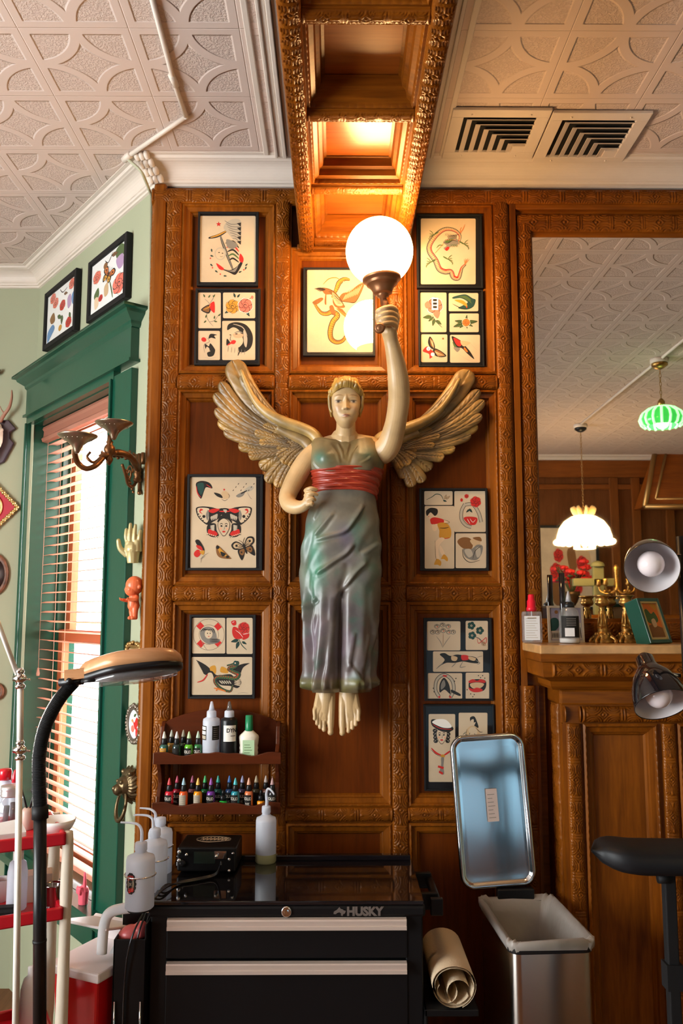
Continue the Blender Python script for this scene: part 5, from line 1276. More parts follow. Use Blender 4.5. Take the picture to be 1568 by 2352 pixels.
# --- the two frames above the window, on the bay wall
def bay_picture(label, quad, fn, corner):
    """quad: photo corners tl, tr, br, bl"""
    pts = [wl(x, y, .03) for x, y in quad]
    s0 = (pts[0][0]+pts[3][0])/2; s1 = (pts[1][0]+pts[2][0])/2; z1 = (pts[0][1]+pts[1][1])/2; z0 = (pts[2][1]+pts[3][1])/2
    loc = A+WDIR*((s0+s1)/2)+WN*.003; loc.z = z0
    o = thing('framed_print', label, 'picture', loc, WPHI, 'black framed colour prints above the window')
    W_, H_ = (s1-s0)/2, z1-z0; f = .026; d = .028
    fb = MB()
    for (u0,v0,u1,v1) in ((-W_,0,-W_+f,H_),(W_-f,0,W_,H_),(-W_+f,0,W_-f,f),(-W_+f,H_-f,W_-f,H_)): fb.box((u0,-d,v0),(u1,0,v1))
    fb.build('frame', blackm, o, bevel=.004)
    mp = lambda x, y, dd: Vector((-W_+f*.8+(2*W_-1.6*f)*x, -d+.012-dd, f*.8+(H_-1.6*f)*(1-y)))
    ar = Art(mp, .0003); ar.lay([(0,0),(1,0),(1,1),(0,1)], 'cool'); fn(ar); ar.mb.build('print', [INK[k] for k in INKN], o)
    g = MB(); g.add([(-W_+f*.5,-d+.006,f*.5),(W_-f*.5,-d+.006,f*.5),(W_-f*.5,-d+.006,H_-f*.5),(-W_+f*.5,-d+.006,H_-f*.5)], [(0,1,2,3)]); g.build('glass_pane', glass, o)
def a_g1(s):
    for (x,y,c) in ((.3,.25,'pink'),(.55,.4,'red'),(.78,.82,'red'),(.85,.12,'pink'),(.2,.12,'pink')): s.rose(x, y, .11, c)
    s.P('blue', [(.05,.75),(.22,.65),(.3,.75),(.15,.88),(.06,.95)]); s.P('lilac', [(.72,.35),(.82,.3),(.85,.5),(.75,.55)]); s.P('blue', [(.86,.35),(.95,.3),(.97,.55),(.88,.5)]); s.leaf(.4,.55,.6,.16); s.leaf(.55,.6,1.6,.16); s.P('brown', [(.12,.5),(.25,.42),(.3,.6),(.18,.62)]); s.leaf(.8,.65,1.2,.12); s.L('black', .02, [(.45,.05),(.55,.15),(.7,.12)]); s.E('gold', .5, .82, .06); s.leaf(.6,.2,.3,.12,'brown')
def a_g2(s):
    s.rose(.17,.3,.13,'pink'); s.rose(.82,.72,.20,'pink'); s.rose(.3,.75,.07,'red')
    s.P('green', [(.7,.08),(.85,.02),(.95,.12),(.9,.28),(.75,.25)]); s.P('lilac', [(.72,.25),(.9,.22),(.92,.42),(.8,.45)]); s.flyer(.5,.42,.18,.6,'orange','gold'); s.P('green', [(.1,.62),(.22,.52),(.25,.68),(.15,.75)]); s.P('skin', [(.12,.7),(.22,.7),(.24,.85),(.14,.9)]); s.E('brown', .42, .2, .06); s.leaf(.6,.1,.2,.16,'brown'); s.L('black', .02, [(.4,.1),(.5,.18),(.62,.05)]); s.P('tan', [(.4,.6),(.5,.55),(.52,.75),(.42,.78)]); s.L('green', .03, [(.55,.55),(.6,.7),(.65,.9)])
bay_picture('smaller black framed sheet of blue and red flowers above the window, nearer the corner', ((103,664),(175,626),(170,762),(97,802)), a_g1, 0)
bay_picture('larger black framed sheet with a big pink rose, above the window', ((203,600),(292,533),(286,690),(197,736)), a_g2, 0)
# ---------------------------------------------------------------- things on and before the bay wall
def atz(px, py, z):
    d = RM @ Vector(((px-784)/F, -(py-1176)/F, -1)); return CAM + d*((z-CAM.z)/d.z)
brass_d = mat('dark_cast_brass', (.19,.085,.035), .42, .85, bump=.3, bscale=90)
brass_g = mat('worn_gold_brass', (.40,.23,.08), .38, .8, bump=.3, bscale=90)
def wthing(name, label, cat, px, py, off=.0, group=None):
    p = onwall(px, py, off); return thing(name, label, cat, p, WPHI, group), p
IW = Matrix.Rotation(-WPHI, 3, 'Z')
def loc_of(root_p): return lambda px, py, off: IW @ (onwall(px, py, off)-root_p)
# sconce
sc, sp_ = wthing('wall_sconce', 'ornate brass two-armed wall sconce with empty dishes, beside the green window frame', 'wall light', 318, 1090)
Lc = loc_of(sp_)
m = MB()
for (a, b) in (((320,1042),(320,1130)),((312,1044),(312,1062)),((328,1040),(328,1066))): m.tube([Lc(*a,.006), Lc(*b,.008)], .007, 10)
m.lathe([(.014,-.03),(.018,-.02),(.012,-.008),(.017,0),(.012,.008),(.018,.02),(.014,.03)], 16, 0, Matrix.Translation(Lc(316,1090,.02))); m.ball(Lc(320,1132,.012), .009, 10, 8)
m.build('wall_bracket', brass_d, sc)
m = MB()
m.tube(spline([Lc(317,1080,.02), Lc(305,1056,.07), Lc(285,1042,.12), Lc(262,1040,.16), Lc(245,1045,.20), Lc(230,1052,.22)], 6), [.010,.011,.012,.013,.014,.014,.013,.012,.013,.014,.014,.013,.012,.012,.013,.014,.014,.013,.012,.012,.012,.012,.012,.012,.012,.012,.012,.012,.012,.012,.011], 10)
for k in range(9):
    q = Lc(307-k*9, 1052-((k*5)%9)+1, .06+k*.018); m.ball(q, .0075+.002*(k%2), 8, 6)
    m.tube(spline([q, q+Vector((-.008,0,.014)), q+Vector((.004,-.004,.020)), q+Vector((.010,0,.012))], 3), [.004,.004,.004,.004,.003,.003,.003,.003,.002,.002], 6)
m.build('arm', brass_d, sc)
m = MB()  # scroll bracket under the arm
m.tube(spline([Lc(314,1105,.02), Lc(304,1118,.05), Lc(294,1112,.07), Lc(288,1090,.09), Lc(280,1066,.11)], 6), .006, 8)
cc = Lc(297,1088,.06)
m.tube([cc+Vector((math.cos(a)*.030*(1-a/12), -.0, math.sin(a)*.034*(1-a/12))) for a in np.linspace(0, 9, 30)], .0038, 6)
m.tube([cc+Vector((-.012+math.cos(a)*.018*(1-a/10), -.0, -.028+math.sin(a)*.018*(1-a/10))) for a in np.linspace(0, 7, 20)], .0034, 6)
for k in range(8): m.ball(Lc(306-k*2.5, 1130-k*7, .035+k*.008), .006, 8, 6)
m.build('scroll', brass_d, sc)
def dish_at(px, py, off, r, low):
    M_ = Matrix.Translation(Lc(px, py, off)); d_ = MB()
    d_.lathe([(.006,-.062),(.010,-.055),(.014,-.045),(.020,-.034),(.034,-.022),(.052,-.012),(r,-.002),(r+.002,.002),(r-.002,.004),(r-.008,-.002),(.04,-.010),(.012,-.02),(.004,-.022)], 36, 0, M_)
    for k in range(18):
        a = 2*PI*k/18; d_.ball(Lc(px,py,off)+Vector((math.cos(a)*r*.72, math.sin(a)*r*.72, -.012)), .004, 6, 4)
    d_.build('dish', mat('pewter_dish', (.36,.28,.2), .3, .9, bump=.15), sc)
d1, d2 = (178,1003,.335), (264,976,.20)
dish_at(178, 1001, .335, .066, 0); dish_at(262, 972, .185, .066, 0)
m = MB(); m.tube(spline([Lc(236,1052,.215), Lc(218,1070,.25), Lc(197,1076,.28), Lc(178,1062,.31), Lc(172,1040,.33), Lc(176,1022,.335)], 6), [.010]*31, 10)
m.tube(spline([Lc(232,1050,.21), Lc(214,1062,.25), Lc(200,1050,.27), Lc(208,1038,.26)], 5), .005, 8)
m.lathe([(.008,0),(.013,.006),(.008,.014)], 12, 0, Matrix.Translation(Lc(176,1030,.335))); m.build('arm', brass_d, sc, 'curved pipe arm of the outer dish')
m = MB(); m.lathe([(.003,-.03),(.009,-.02),(.014,-.008),(.009,.004),(.016,.014),(.021,.026),(.019,.038),(.010,.048),(.013,.056),(.008,.062),(.010,.08)], 16, 0, Matrix.Translation(Lc(251,1050,.19)))
m.build('stem', brass_d, sc)
# gold plaster hand
hd_, hp_ = wthing('plaster_hand', 'gold painted plaster hand with fingers pointing up, on the narrow green wall strip', 'hand ornament', 308, 1294, .02)
UW = .0016
m = MB()
def hl(pts, r0, r1): m.tube(spline([Vector(p) for p in pts], 5), list(np.linspace(r0, r1, 5*(len(pts)-1)+1)), 12); m.ball(Vector(pts[-1]), r1, 10, 8)
hl([(0,-.012,0),(0,-.014,.03),(.0,-.018,.055)], .021, .030); hl([(-.012,-.018,.05),(-.012,-.02,.075)], .021, .018); hl([(.016,-.018,.045),(.018,-.02,.078)], .021, .016)
for i,(x,h_,b) in enumerate(((-.024,.128,-.028),(-.008,.148,-.030),(.010,.143,-.028),(.028,.122,-.024))): hl([(x*.8,-.018,.07),(x,b,.10),(x*1.05,b+.004,h_)], .0098, .0068)
hl([(-.02,-.02,.03),(-.045,-.030,.055),(-.050,-.038,.085)], .013, .0085)
hand_o = remeshed('hand', m, mat('gold_plaster', (.52,.43,.20), .38, .25, coat=.3), hd_, .0022, 1)
hand_o.rotation_euler.z = .75
# orange baby doll
dl, dp_ = wthing('baby_doll', 'small orange plastic baby doll fixed to the green wall below the gold hand', 'doll', 307, 1423, .035)
m = MB()
def ll(pts, r0, r1, n=4): m.tube(spline([Vector(p) for p in pts], n), list(np.linspace(r0, r1, n*(len(pts)-1)+1)), 14); m.ball(Vector(pts[0]), r0, 12, 8); m.ball(Vector(pts[-1]), r1, 12, 8)
m.ball((0,0,.128), .034, 20, 14, 0, None, 1.05, 1, 1); m.ball((0,-.012,.112), .026, 16, 10); m.ball((-.013,-.026,.112),.009,10,8); m.ball((.013,-.026,.112),.009,10,8); m.ball((0,-.035,.117),.004,8,6)
m.ball((-.032,.004,.122),.008,8,6); m.ball((.032,.004,.122),.008,8,6)
ll([(0,0,.088),(0,-.003,.07),(0,-.002,.052)], .018, .023)
for q in (-1,1):
    ll([(q*.011,0,.05),(q*.013,-.002,.03),(q*.012,0,.010)], .0145, .009); ll([(q*.012,.002,.007),(q*.013,-.012,.006)], .008, .007)
    ll([(q*.02,0,.082),(q*.034,-.012,.072),(q*.030,-.034,.074)], .009, .006)
    for k in range(4): ll([(q*.030,-.034,.074),(q*(.026+k*.003),-.044,.072+k*.003)], .003, .0022, 2)
remeshed('body', m, mat('orange_vinyl', (.72,.16,.06), .35, sss=.2, coat=.2), dl, .0018, 2)
# little ornate frames and the lion
def ornate(px, y0, y1, label, shape, w):
    o, p = wthing('miniature_picture', label, 'picture', px, y1, .004)
    h_ = onwall(px, y0, .02).z-onwall(px, y1, .02).z; m = MB(); n = 34
    metal = mat('antique_silver', (.22,.18,.14), .4, .8, bump=.25) if shape == 'oval' else brass_g
    for k in range(n):
        a = 2*PI*k/n; e = 1.0 if shape == 'oval' else .45
        ex_, ez = np.sign(math.cos(a))*abs(math.cos(a))**e, np.sign(math.sin(a))*abs(math.sin(a))**e
        m.ball((ex_*w, -.010, h_/2+ez*h_*.42), .0065+.0025*(k%2), 8, 6)
        m.tube([(ex_*w*1.15, -.008, h_/2+ez*h_*.46), (ex_*w*1.0, -.012, h_/2+ez*h_*.42)], .005, 6)
    e = 1.0 if shape == 'oval' else .4
    ring = [Vector((np.sign(math.cos(a))*abs(math.cos(a))**e*w*.84, -.012, h_/2+np.sign(math.sin(a))*abs(math.sin(a))**e*h_*.36)) for a in np.linspace(0, 2*PI, 40)]
    m.tube(ring, .004, 8); m.ball((0,-.012,h_*.95), .008, 8, 6); m.build('frame', metal, o)
    b = MB(); prof_ = [(v.x*1.0, v.z) for v in ring[:-1]]; b.prism(prof_, -.008, 0); b.build('backing', metal if shape != 'oval' else INK['cool'], o)
    mp = lambda x, y, d: Vector((x*w*.84, -.0085-d, h_/2-y*h_*.36))
    ar = Art(mp, .0002)
    if shape == 'oval':
        ar.P('red', [(0,-.1),(.3,-.45),(.6,-.3),(.55,.0),(.2,.35),(-.1,.1),(-.2,-.25)]); ar.P('pink', [(-.5,.2),(-.2,.1),(0,.35),(-.2,.55),(-.5,.45)]); ar.P('red', [(.2,.4),(.5,.2),(.5,.5),(.3,.8)]); ar.leaf(-.1,-.5,-.4,.4); ar.P('gold', [(-.5,-.2),(-.3,-.3),(-.3,-.05)])
    else:
        ar.P('tan', [(-.8,-.8),(.8,-.8),(.8,.8),(-.8,.8)], False)
        for k in range(8): ar.L('brown', .12, [(0,.3),(math.cos(k*PI/7)*.7,.3-math.sin(k*PI/7)*.8)])
    ar.mb.build('image', [INK[k] for k in INKN], o)
ornate(310, 1470, 1562, 'small squarish brass ornate frame on the green wall strip behind the magnifier head', 'sq', .062)
ornate(312, 1612, 1712, 'small oval antique frame with a red heart picture on the green wall strip', 'oval', .062)
ln, lp = wthing('lion_knocker', 'bronze lion head door knocker with ring on the green wall strip', 'door knocker', 306, 1882, .004)
m = MB(); H_ = onwall(306,1765,.03).z-lp.z
cz = H_*.66
m.ball((0,-.03,cz), .038, 16, 12); m.ball((0,-.062,cz-.012), .022, 14, 10); m.ball((0,-.078,cz-.006), .010, 10, 8); m.ball((-.016,-.058,cz+.016),.008,8,6); m.ball((.016,-.058,cz+.016),.008,8,6)
for k in range(26):
    a = PI*.5+2*PI*k/26; r_ = .052+.008*(k%2)
    m.tube(spline([(math.cos(a)*.026,-.034,cz+math.sin(a)*.028),(math.cos(a)*.045,-.026,cz+math.sin(a)*.050),(math.cos(a+.2)*r_,-.010,cz+math.sin(a+.2)*r_*1.15)],4), [.009,.009,.009,.009,.008,.007,.006,.005,.004], 8)
m.ball((-.03,-.03,cz+.045),.011,8,6); m.ball((.03,-.03,cz+.045),.011,8,6)
remeshed('lion_head', m, mat('dark_bronze', (.13,.09,.045), .35, .85, bump=.2), ln, .0022, 1)
m = MB(); m.tube([(math.cos(a)*.036,-.05+.01*math.sin(a),cz-.070+math.sin(a)*.052) for a in np.linspace(0,2*PI,30)], [.006+.003*max(0,-math.sin(a)) for a in np.linspace(0,2*PI,30)], 10); m.ball((0,-.046,cz-.122),.011,8,6)
m.build('knocker_ring', MATS['dark_bronze'], ln)
# electrical raceway on ceiling, and the cable down the corner
def cpt(px, py, dz=.008): p = atz(px, py, CEIL-dz); return p
cd = thing('conduit', 'white painted electrical raceway crossing the tiled ceiling to the wall corner', 'conduit', cpt(400,190,0))
O_ = cpt(400,190,0)
m = MB(); pts = [cpt(342,-30), cpt(400,190), cpt(427,268), cpt(290,362)]
m.tube([p-O_ for p in pts[:3]], .009, 8, flat=1); m.tube([p-O_ for p in pts[2:]], .009, 8); m.ball(pts[2]-O_, .010, 8, 6)
m.build('raceway', cream, cd)
m = MB(); m.tube([cpt(393,172)-O_, cpt(404,196)-O_], .012, 8); m.build('clip', cream, cd)
m = MB(); m.tube([cpt(300,354)-O_, cpt(285,367)-O_], .014, 8); m.build('clip', cream, cd)
m = MB()
pa = cpt(291,364); pb = onwall(330,410,.07); pc = onwall(348,452,.008); pd = onwall(341,900,.008); pe = onwall(335,1300,.008)
pa2 = at(300,372,-.115)
m.tube([v-O_ for v in spline([pa, onwall(322,392,.105), onwall(336,420,.06), pc], 6)], .006, 8); m.build('cable', mat('painted_cable', (.40,.40,.28), .5), cd)
m = MB(); m.tube([pc-O_, pd-O_, pe-O_], .006, 8); m.build('cable', MATS['painted_cable'], cd)
# things on the far left wall -------------------------------------------------
YL = B.y-.002
def flt(name, label, cat, px, py): p = at(px, py, YL); return thing(name, label, cat, p), p
sk_, p = flt('antler_plaque', 'small antlered animal skull on a dark shield plaque, on the far left wall', 'wall trophy', 0, 1010)
K = .0022
m = MB(); m.prism([(-.03,.10),(.045,.10),(.085,.055),(.055,.035),(.055,.005),(.078,-.02),(.03,-.12),(-.03,-.15),(-.09,-.12),(-.12,0),(-.08,.1)], -.018, 0); m.build('shield_plaque', mat('dark_plum_wood', (.035,.012,.022), .35, coat=.4), sk_, bevel=.004)
m = MB()
def tt(pts, rr, n=4): m.tube(spline([Vector(q) for q in pts], n), list(np.interp(np.linspace(0,1,n*(len(pts)-1)+1), np.linspace(0,1,len(rr)), rr)), 12)
tt([(-.01,-.03,.075),(-.005,-.045,.03),(0,-.05,-.02),(-.01,-.05,-.07),(-.015,-.045,-.115)], [.022,.036,.032,.020,.010]); m.ball((.024,-.05,.04),.012,10,8); m.ball((-.04,-.05,.04),.012,10,8)
remeshed('skull', m, mat('bone', (.72,.60,.47), .6, bump=.1), sk_, .0028, 1)
m = MB()
tt([(.01,-.035,.085),(.03,-.04,.12),(.060,-.05,.16),(.07,-.05,.21),(.066,-.045,.25)], [.009,.009,.008,.006,.003]); tt([(.035,-.04,.125),(.02,-.045,.145),(.012,-.05,.165)], [.005,.003,.002]); m.build('antler', mat('antler_brown', (.34,.17,.11), .5), sk_)
rd, p = flt('framed_medallion', 'red diamond shaped plaque with gilded ruffled edge and oval portrait, far left wall', 'wall plaque', -12, 1166)
m = MB(); m.prism([(0,.118),(.118,0),(0,-.118),(-.118,0)], -.02, 0); m.build('plaque', mat('crimson_velvet', (.42,.012,.03), .6), rd, bevel=.004)
m = MB()
for s1 in range(4):
    a = [(0,.122),(.122,0),(0,-.122),(-.122,0)][s1]; b = [(.122,0),(0,-.122),(-.122,0),(0,.122)][s1]
    for k in range(13): t_ = k/13; m.ball((a[0]*(1-t_)+b[0]*t_, -.016, a[1]*(1-t_)+b[1]*t_), .009+.003*(k%2), 8, 6)
m.build('gilt_edge', mat('gilt', (.60,.42,.16), .3, .8), rd)
m = MB(); m.lathe([(.060,0),(.062,.010),(.056,.014),(.05,.010),(.01,.010)], 32, 0, TM((0,-.018,0), PI/2), sx=.8); m.build('oval_rim', MATS['gilt'], rd)
m = MB(); m.ball((.0,-.030,.012), .016, 10, 8); m.ball((.004,-.030,-.02), .024, 12, 8, sz=.9); m.build('portrait', brass_g, rd)
ov, p = flt('wood_slice', 'dark oval wooden plaque with bark rim, on the far left wall', 'wall plaque', -12, 1320)
m = MB(); m.lathe([(.078,0),(.080,.012),(.072,.020),(.064,.016),(.01,.016)], 32, 0, TM((0,0,0), PI/2), sx=.92, sy=1.35); m.build('plaque', mat('bark_wood', (.14,.055,.025), .5, var=.5, vscale=30), ov)
m = MB(); m.lathe([(.060,.017),(.01,.018)], 32, 0, TM((0,0,0), PI/2), sx=.92, sy=1.35); m.build('dark_face', mat('slice_dark', (.025,.015,.012), .4), ov)
rc, p = flt('round_plaque', 'small round wooden plaque low on the far left wall beside the white lamp arm', 'wall plaque', -8, 1588)
m = MB(); m.lathe([(.042,0),(.044,.012),(.036,.02),(.028,.014),(.01,.014)], 28, 0, TM((0,0,0), PI/2)); m.build('plaque', MATS['bark_wood'], rc)
fg, p = flt('carved_figurine', 'tiny dark bird figurine on the far left wall near the ceiling', 'ornament', -4, 858)
m = MB(); m.ball((0,-.02,0), .018, 10, 8, sz=.7); m.ball((.012,-.022,.012), .008, 8, 6); m.build('body', MATS['slice_dark'], fg)
# magnifier lamp ---------------------------------------------------------------
YM = -1.38
mg = thing('magnifier_lamp', 'gooseneck floor magnifier lamp with wood-grain head on a black pole, before the window', 'lamp', tuple(at(92, 2352, YM)))
O_ = Vector(mg.location); zf = -O_.z
MO = lambda px, py, y=YM: at(px, py, y)-O_
m = MB(); px0 = MO(92,1862); m.tube([MO(92,1862), MO(91,2352)], .0130, 20); m.tube([MO(91,2352), Vector((MO(91,2352).x,0,zf+.03))], .0130, 20)
m.build('pole', black, mg)
m = MB(); m.tube([MO(92,1850), MO(92,1880)], .0165, 20); m.tube([MO(91,2158), MO(91,2164)], .0138, 20); m.build('collar', blackm, mg)
m = MB(); m.lathe([(.15,0),(.15,.018),(.14,.028),(.02,.032)], 40, 0, Matrix.Translation(Vector((MO(91,2352).x,0,zf)))); m.build('base', blackm, mg)
m = MB(); sp = spline([MO(92,1858), MO(90,1800), MO(91,1730), MO(106,1665), MO(137,1605), MO(170,1567)], 40)
rr = [ (.0154 if i%2 else .0130)*(1-.12*i/len(sp)) for i in range(len(sp))]; m.tube(sp, rr, 18); m.sm = [False]*len(m.sm); m.build('gooseneck', mat('black_rubber', (.018,.018,.02), .45), mg)
m = MB(); sp = spline([MO(80,1858)+Vector((0,-.004,0)), MO(77,1790), MO(78,1730), MO(92,1665), MO(122,1605), MO(160,1560)], 46)
m.tube(sp, [.0036 if i%2 else .0024 for i in range(len(sp))], 8); m.build('spring_cable', steel, mg)
hM = Matrix.Translation(MO(300,1533)) @ Euler((math.radians(-13), math.radians(-7.5), 0)).to_matrix().to_4x4()
def plan(n, grow=0):
    out = []
    for k in range(n):
        a = 2*PI*k/n; x = math.cos(a); y = math.sin(a)
        xx = x*(.108+grow); yy = np.sign(y)*abs(y)**.85*(.060+grow)*(1 if x > -.2 else max(.22, 1-.75*((-x-.2)/.8)**1.3))
        out.append((xx, yy))
    return out
def stack(layers, n=56):
    vs = []; fs = []
    for (g_, z_) in layers:
        for x_, y_ in plan(n, g_): vs.append((x_, y_, z_+.004*(1-(x_/.11)**2)*(1 if z_ > 0 else 0)))
    for j in range(len(layers)-1):
        for k in range(n): k2 = (k+1)%n; fs.append((j*n+k, j*n+k2, (j+1)*n+k2, (j+1)*n+k))
    fs.append(tuple(range(n))[::-1]); fs.append(tuple(range((len(layers)-1)*n, len(layers)*n))); return vs, fs
m = MB(); m.add(*stack([(0,-.004),(.001,.004),(-.002,.014),(-.012,.023),(-.03,.028)]), 0, True, hM)
m.add([(x,y,z) for x in (-.135,-.09) for y in (-.014,.014) for z in (-.012,.010)], [(0,1,3,2),(4,6,7,5),(0,4,5,1),(2,3,7,6),(0,2,6,4),(1,5,7,3)], 0, False, hM)
m.build('head', wood('pale_wood_grain', (.42,.21,.10), (.62,.36,.20), 'x', rough=.35, coat=.4, gr=22, spec=.4), mg, 'wood-grain lamp head')
m = MB(); m.add(*stack([(-.006,-.018),(.0005,-.014),(.001,-.004),(-.004,-.003)]), 0, True, hM); m.build('rim', black, mg)
m = MB(); m.add(*stack([(-.026,-.030),(-.012,-.026),(-.010,-.017)]), 0, True, hM); m.build('lens', clear('magnifier_lens', (.96,.97,.98), .08, .02, .12, (.8,.82,.85)), mg)
m = MB(); m.tube([hM @ Vector((-.150,0,-.012)), hM @ Vector((-.100,0,-.014))], .0085, 12); m.tube([hM @ Vector((-.125,-.018,-.014)), hM @ Vector((-.125,.018,-.014))], .006, 12); m.tube([hM @ Vector((-.10,-.012,-.018)), hM @ Vector((-.07,-.02,-.020))], .0035, 8); m.build('hinge', black, mg)
# white articulated arm lamp
YA = -1.10
wa = thing('articulated_arm', 'slim white jointed lamp arm with chrome knuckles at the left edge', 'lamp arm', tuple(at(35, 2352, YA)))
O_ = Vector(wa.location); WO = lambda px, py, y=YA: at(px, py, y)-O_
wp = mat('white_enamel', (.78,.74,.66), .3, coat=.3)
m = MB(); m.tube([WO(-40,1335), WO(40,1550)], .0065, 4, up=(1,0,.37)); m.build('upper_arm', wp, wa)
m = MB(); m.tube([WO(47,1572), WO(46,1712)], .0085, 4, up=(1,1,0)); m.build('middle_arm', wp, wa)
m = MB(); m.tube([WO(45,1738), WO(36,2352)], .0085, 4, up=(1,1,0)); m.tube([WO(36,2352), Vector((WO(36,2352).x-.006,0,-O_.z+.02))], .0085, 4, up=(1,1,0)); m.build('lower_arm', wp, wa)
m = MB(); m.lathe([(.08,0),(.08,.014),(.07,.02),(.012,.022)], 32, 0, Matrix.Translation(Vector((WO(36,2352).x-.006,0,-O_.z)))); m.build('base', wp, wa)
for (x, y) in ((46,1558),(46,1722)):
    m = MB(); m.ball(WO(x,y), .0135, 14, 10); m.tube([WO(x-14,y,YA)+Vector((0,-.004,0)), WO(x+14,y)+Vector((0,-.004,0))], .007, 12)
    m.lathe([(.010,-.006),(.0125,-.002),(.0125,.002),(.008,.006)], 14, 0, Matrix.Translation(WO(x,y+18))); m.lathe([(.008,-.006),(.011,0),(.006,.008)], 14, 0, Matrix.Translation(WO(x,y-16))); m.tube([WO(x+8,y+1), WO(x+24,y+3)], .0022, 8)
    m.build('joint', chrome, wa)
# red cart ----------------------------------------------------------------------
red = mat('glossy_red_plastic', (.55,.006,.018), .28, coat=.4)
zk1 = at(153,1912,-.80).z; zk2 = at(151,2083,-.80).z; zk3 = .655
K1 = at(153,1912,-.80)
dL = (atz(0,1930,zk1)-K1); dL.z = 0; dL.normalize()             # front edge direction, leftwards
dB = Vector((-dL.y, dL.x, 0)); 
if dB.y < 0: dB = -dB
cart = thing('utility_cart', 'utility cart with red trays and cream posts below the window', 'cart', (K1.x, K1.y, 0), math.atan2(-dL.y, -dL.x))
def tray(z, name='tray', dep=.034, lab=None):
    # local: x from -.62 to 0 (K at the origin), y from 0 backwards .38
    m = MB(); w_, d_, t_ = .62, .27, .012
    m.box((-w_,0,z-dep),(0,d_,z-dep+.008)); 
    m.box((-w_,0,z-dep),(0,t_,z)); m.box((-w_,d_-t_,z-dep),(0,d_,z)); m.box((-w_,0,z-dep),(-w_+t_,d_,z)); m.box((-t_,0,z-dep),(0,d_,z))
    return m.build(name, red, cart, bevel=.004)
for z_ in (zk1, zk2, zk3): tray(z_)
cp_ = mat('cream_plastic_post', (.62,.55,.44), .4)
for (x_, y_) in ((.008,.02),(-.61,.02),(.008,.25),(-.61,.25)):
    m = MB(); m.tube([(x_,y_,.05),(x_,y_,zk3-.04),(x_,y_,zk3),(x_,y_,zk2-.04),(x_,y_,zk2-.02),(x_,y_,zk2+.03),(x_,y_,zk1-.035),(x_,y_,zk1-.002)], [.015,.015,.017,.015,.015,.017,.015,.013,.009], 14); m.build('post', cp_, cart)
    m = MB(); m.tube([(x_-.008,y_,.025),(x_+.008,y_,.025)], .025, 14); m.build('caster', blackm, cart)
CM = Matrix.Translation(Vector((K1.x,K1.y,0))) @ Matrix.Rotation(cart.rotation_euler.z, 4, 'Z')
def ontray(px, py, z): p = atz(px, py, z); return p
t1 = zk1-.026; t2 = zk2-.026
def small(name, label, cat, px, py, z, prof, m_, part='body', seg=24, group=None, sc_=1.0):
    p = atz(px, py, z); o = thing(name, label, cat, p, 0, group); m = MB(); m.lathe(prof, seg); m.build(part, m_, o); return o
# jar with dark rods
jp = atz(22, 1900, t1)
jr = thing('glass_jar', 'square glass jar with screw lid and dark contents on the top red tray', 'jar', jp)
m = MB(); m.lathe([(.036,0),(.042,.006),(.043,.055),(.036,.078),(.026,.088),(.026,.095)], 28); m.build('jar', clear('clear_glass', (.93,.95,.96), .1, .03, .10, (.8,.85,.9)), jr)
m = MB(); m.lathe([(.028,.088),(.030,.092),(.028,.096),(.030,.100),(.028,.104),(.030,.108),(.029,.118),(.01,.12)], 28); m.build('lid', mat('zinc_lid', (.6,.55,.55), .35, .8), jr)
m = MB(); m.tube([(.008,0,.006),(.010,-.004,.07)], .009, 10); m.tube([(-.014,0,.006),(-.012,.004,.06)], .008, 10); m.build('contents', mat('dark_contents', (.05,.02,.03), .5), jr)
for (px_, py_, lab, h_) in ((8, 1878, 'white bottle with broad red cap behind the jar on the top red tray', .145), (30, 1880, 'slim bottle with pointed red cap behind the jar on the top red tray', .14)):
    p = atz(px_, py_, t1); o = thing('squeeze_bottle', lab, 'bottle', p); w_ = .020 if h_ > .142 else .013
    m = MB(); m.lathe([(w_,0),(w_+.002,.004),(w_+.002,h_-.045),(w_*.6,h_-.032)], 20); m.build('body', milky, o)
    m = MB(); m.lathe([(w_*.95,h_-.032),(w_*.95,h_-.008),(w_*.8,h_),(.004,h_+.001)] if w_ > .015 else [(.009,h_-.034),(.009,h_-.02),(.004,h_),(.002,h_+.004)], 20); m.build('cap', red, o)
bw_ = small('bowl', 'white ceramic bowl on the top red tray beside the black lamp pole', 'bowl', 128, 1918, t1, [(.022,0),(.026,.004),(.042,.016),(.052,.034),(.054,.044),(.051,.044),(.040,.020),(.01,.010)], mat('white_ceramic', (.85,.85,.83), .2, coat=.4))
p = atz(20, 1935, t1); o = thing('paper_box', 'crumpled white paper box on the top red tray at left edge', 'box', p, .5); m = MB(); m.box((-.05,-.03,0),(.04,.03,.030)); m.add([(-.05,-.03,.03),(.04,-.03,.03),(.03,.02,.055),(-.04,.015,.05)], [(0,1,2,3)]); m.build('carton', white, o, bevel=.002)
p = atz(62, 1905, t1); o = thing('swab_bottle', 'short frosted bottle with black brushes on the top red tray', 'bottle', p); m = MB(); m.lathe([(.016,0),(.018,.004),(.018,.05),(.012,.06)], 20); m.build('body', mat('amber_frosted', (.5,.34,.28), .4), o); m = MB(); m.tube([(.0,0,.05),(-.02,0,.11)], .003, 8); m.tube([(.004,0,.05),(.016,0,.105)], .003, 8); m.ball((.016,0,.11),.010,8,6); m.build('brush', black, o)
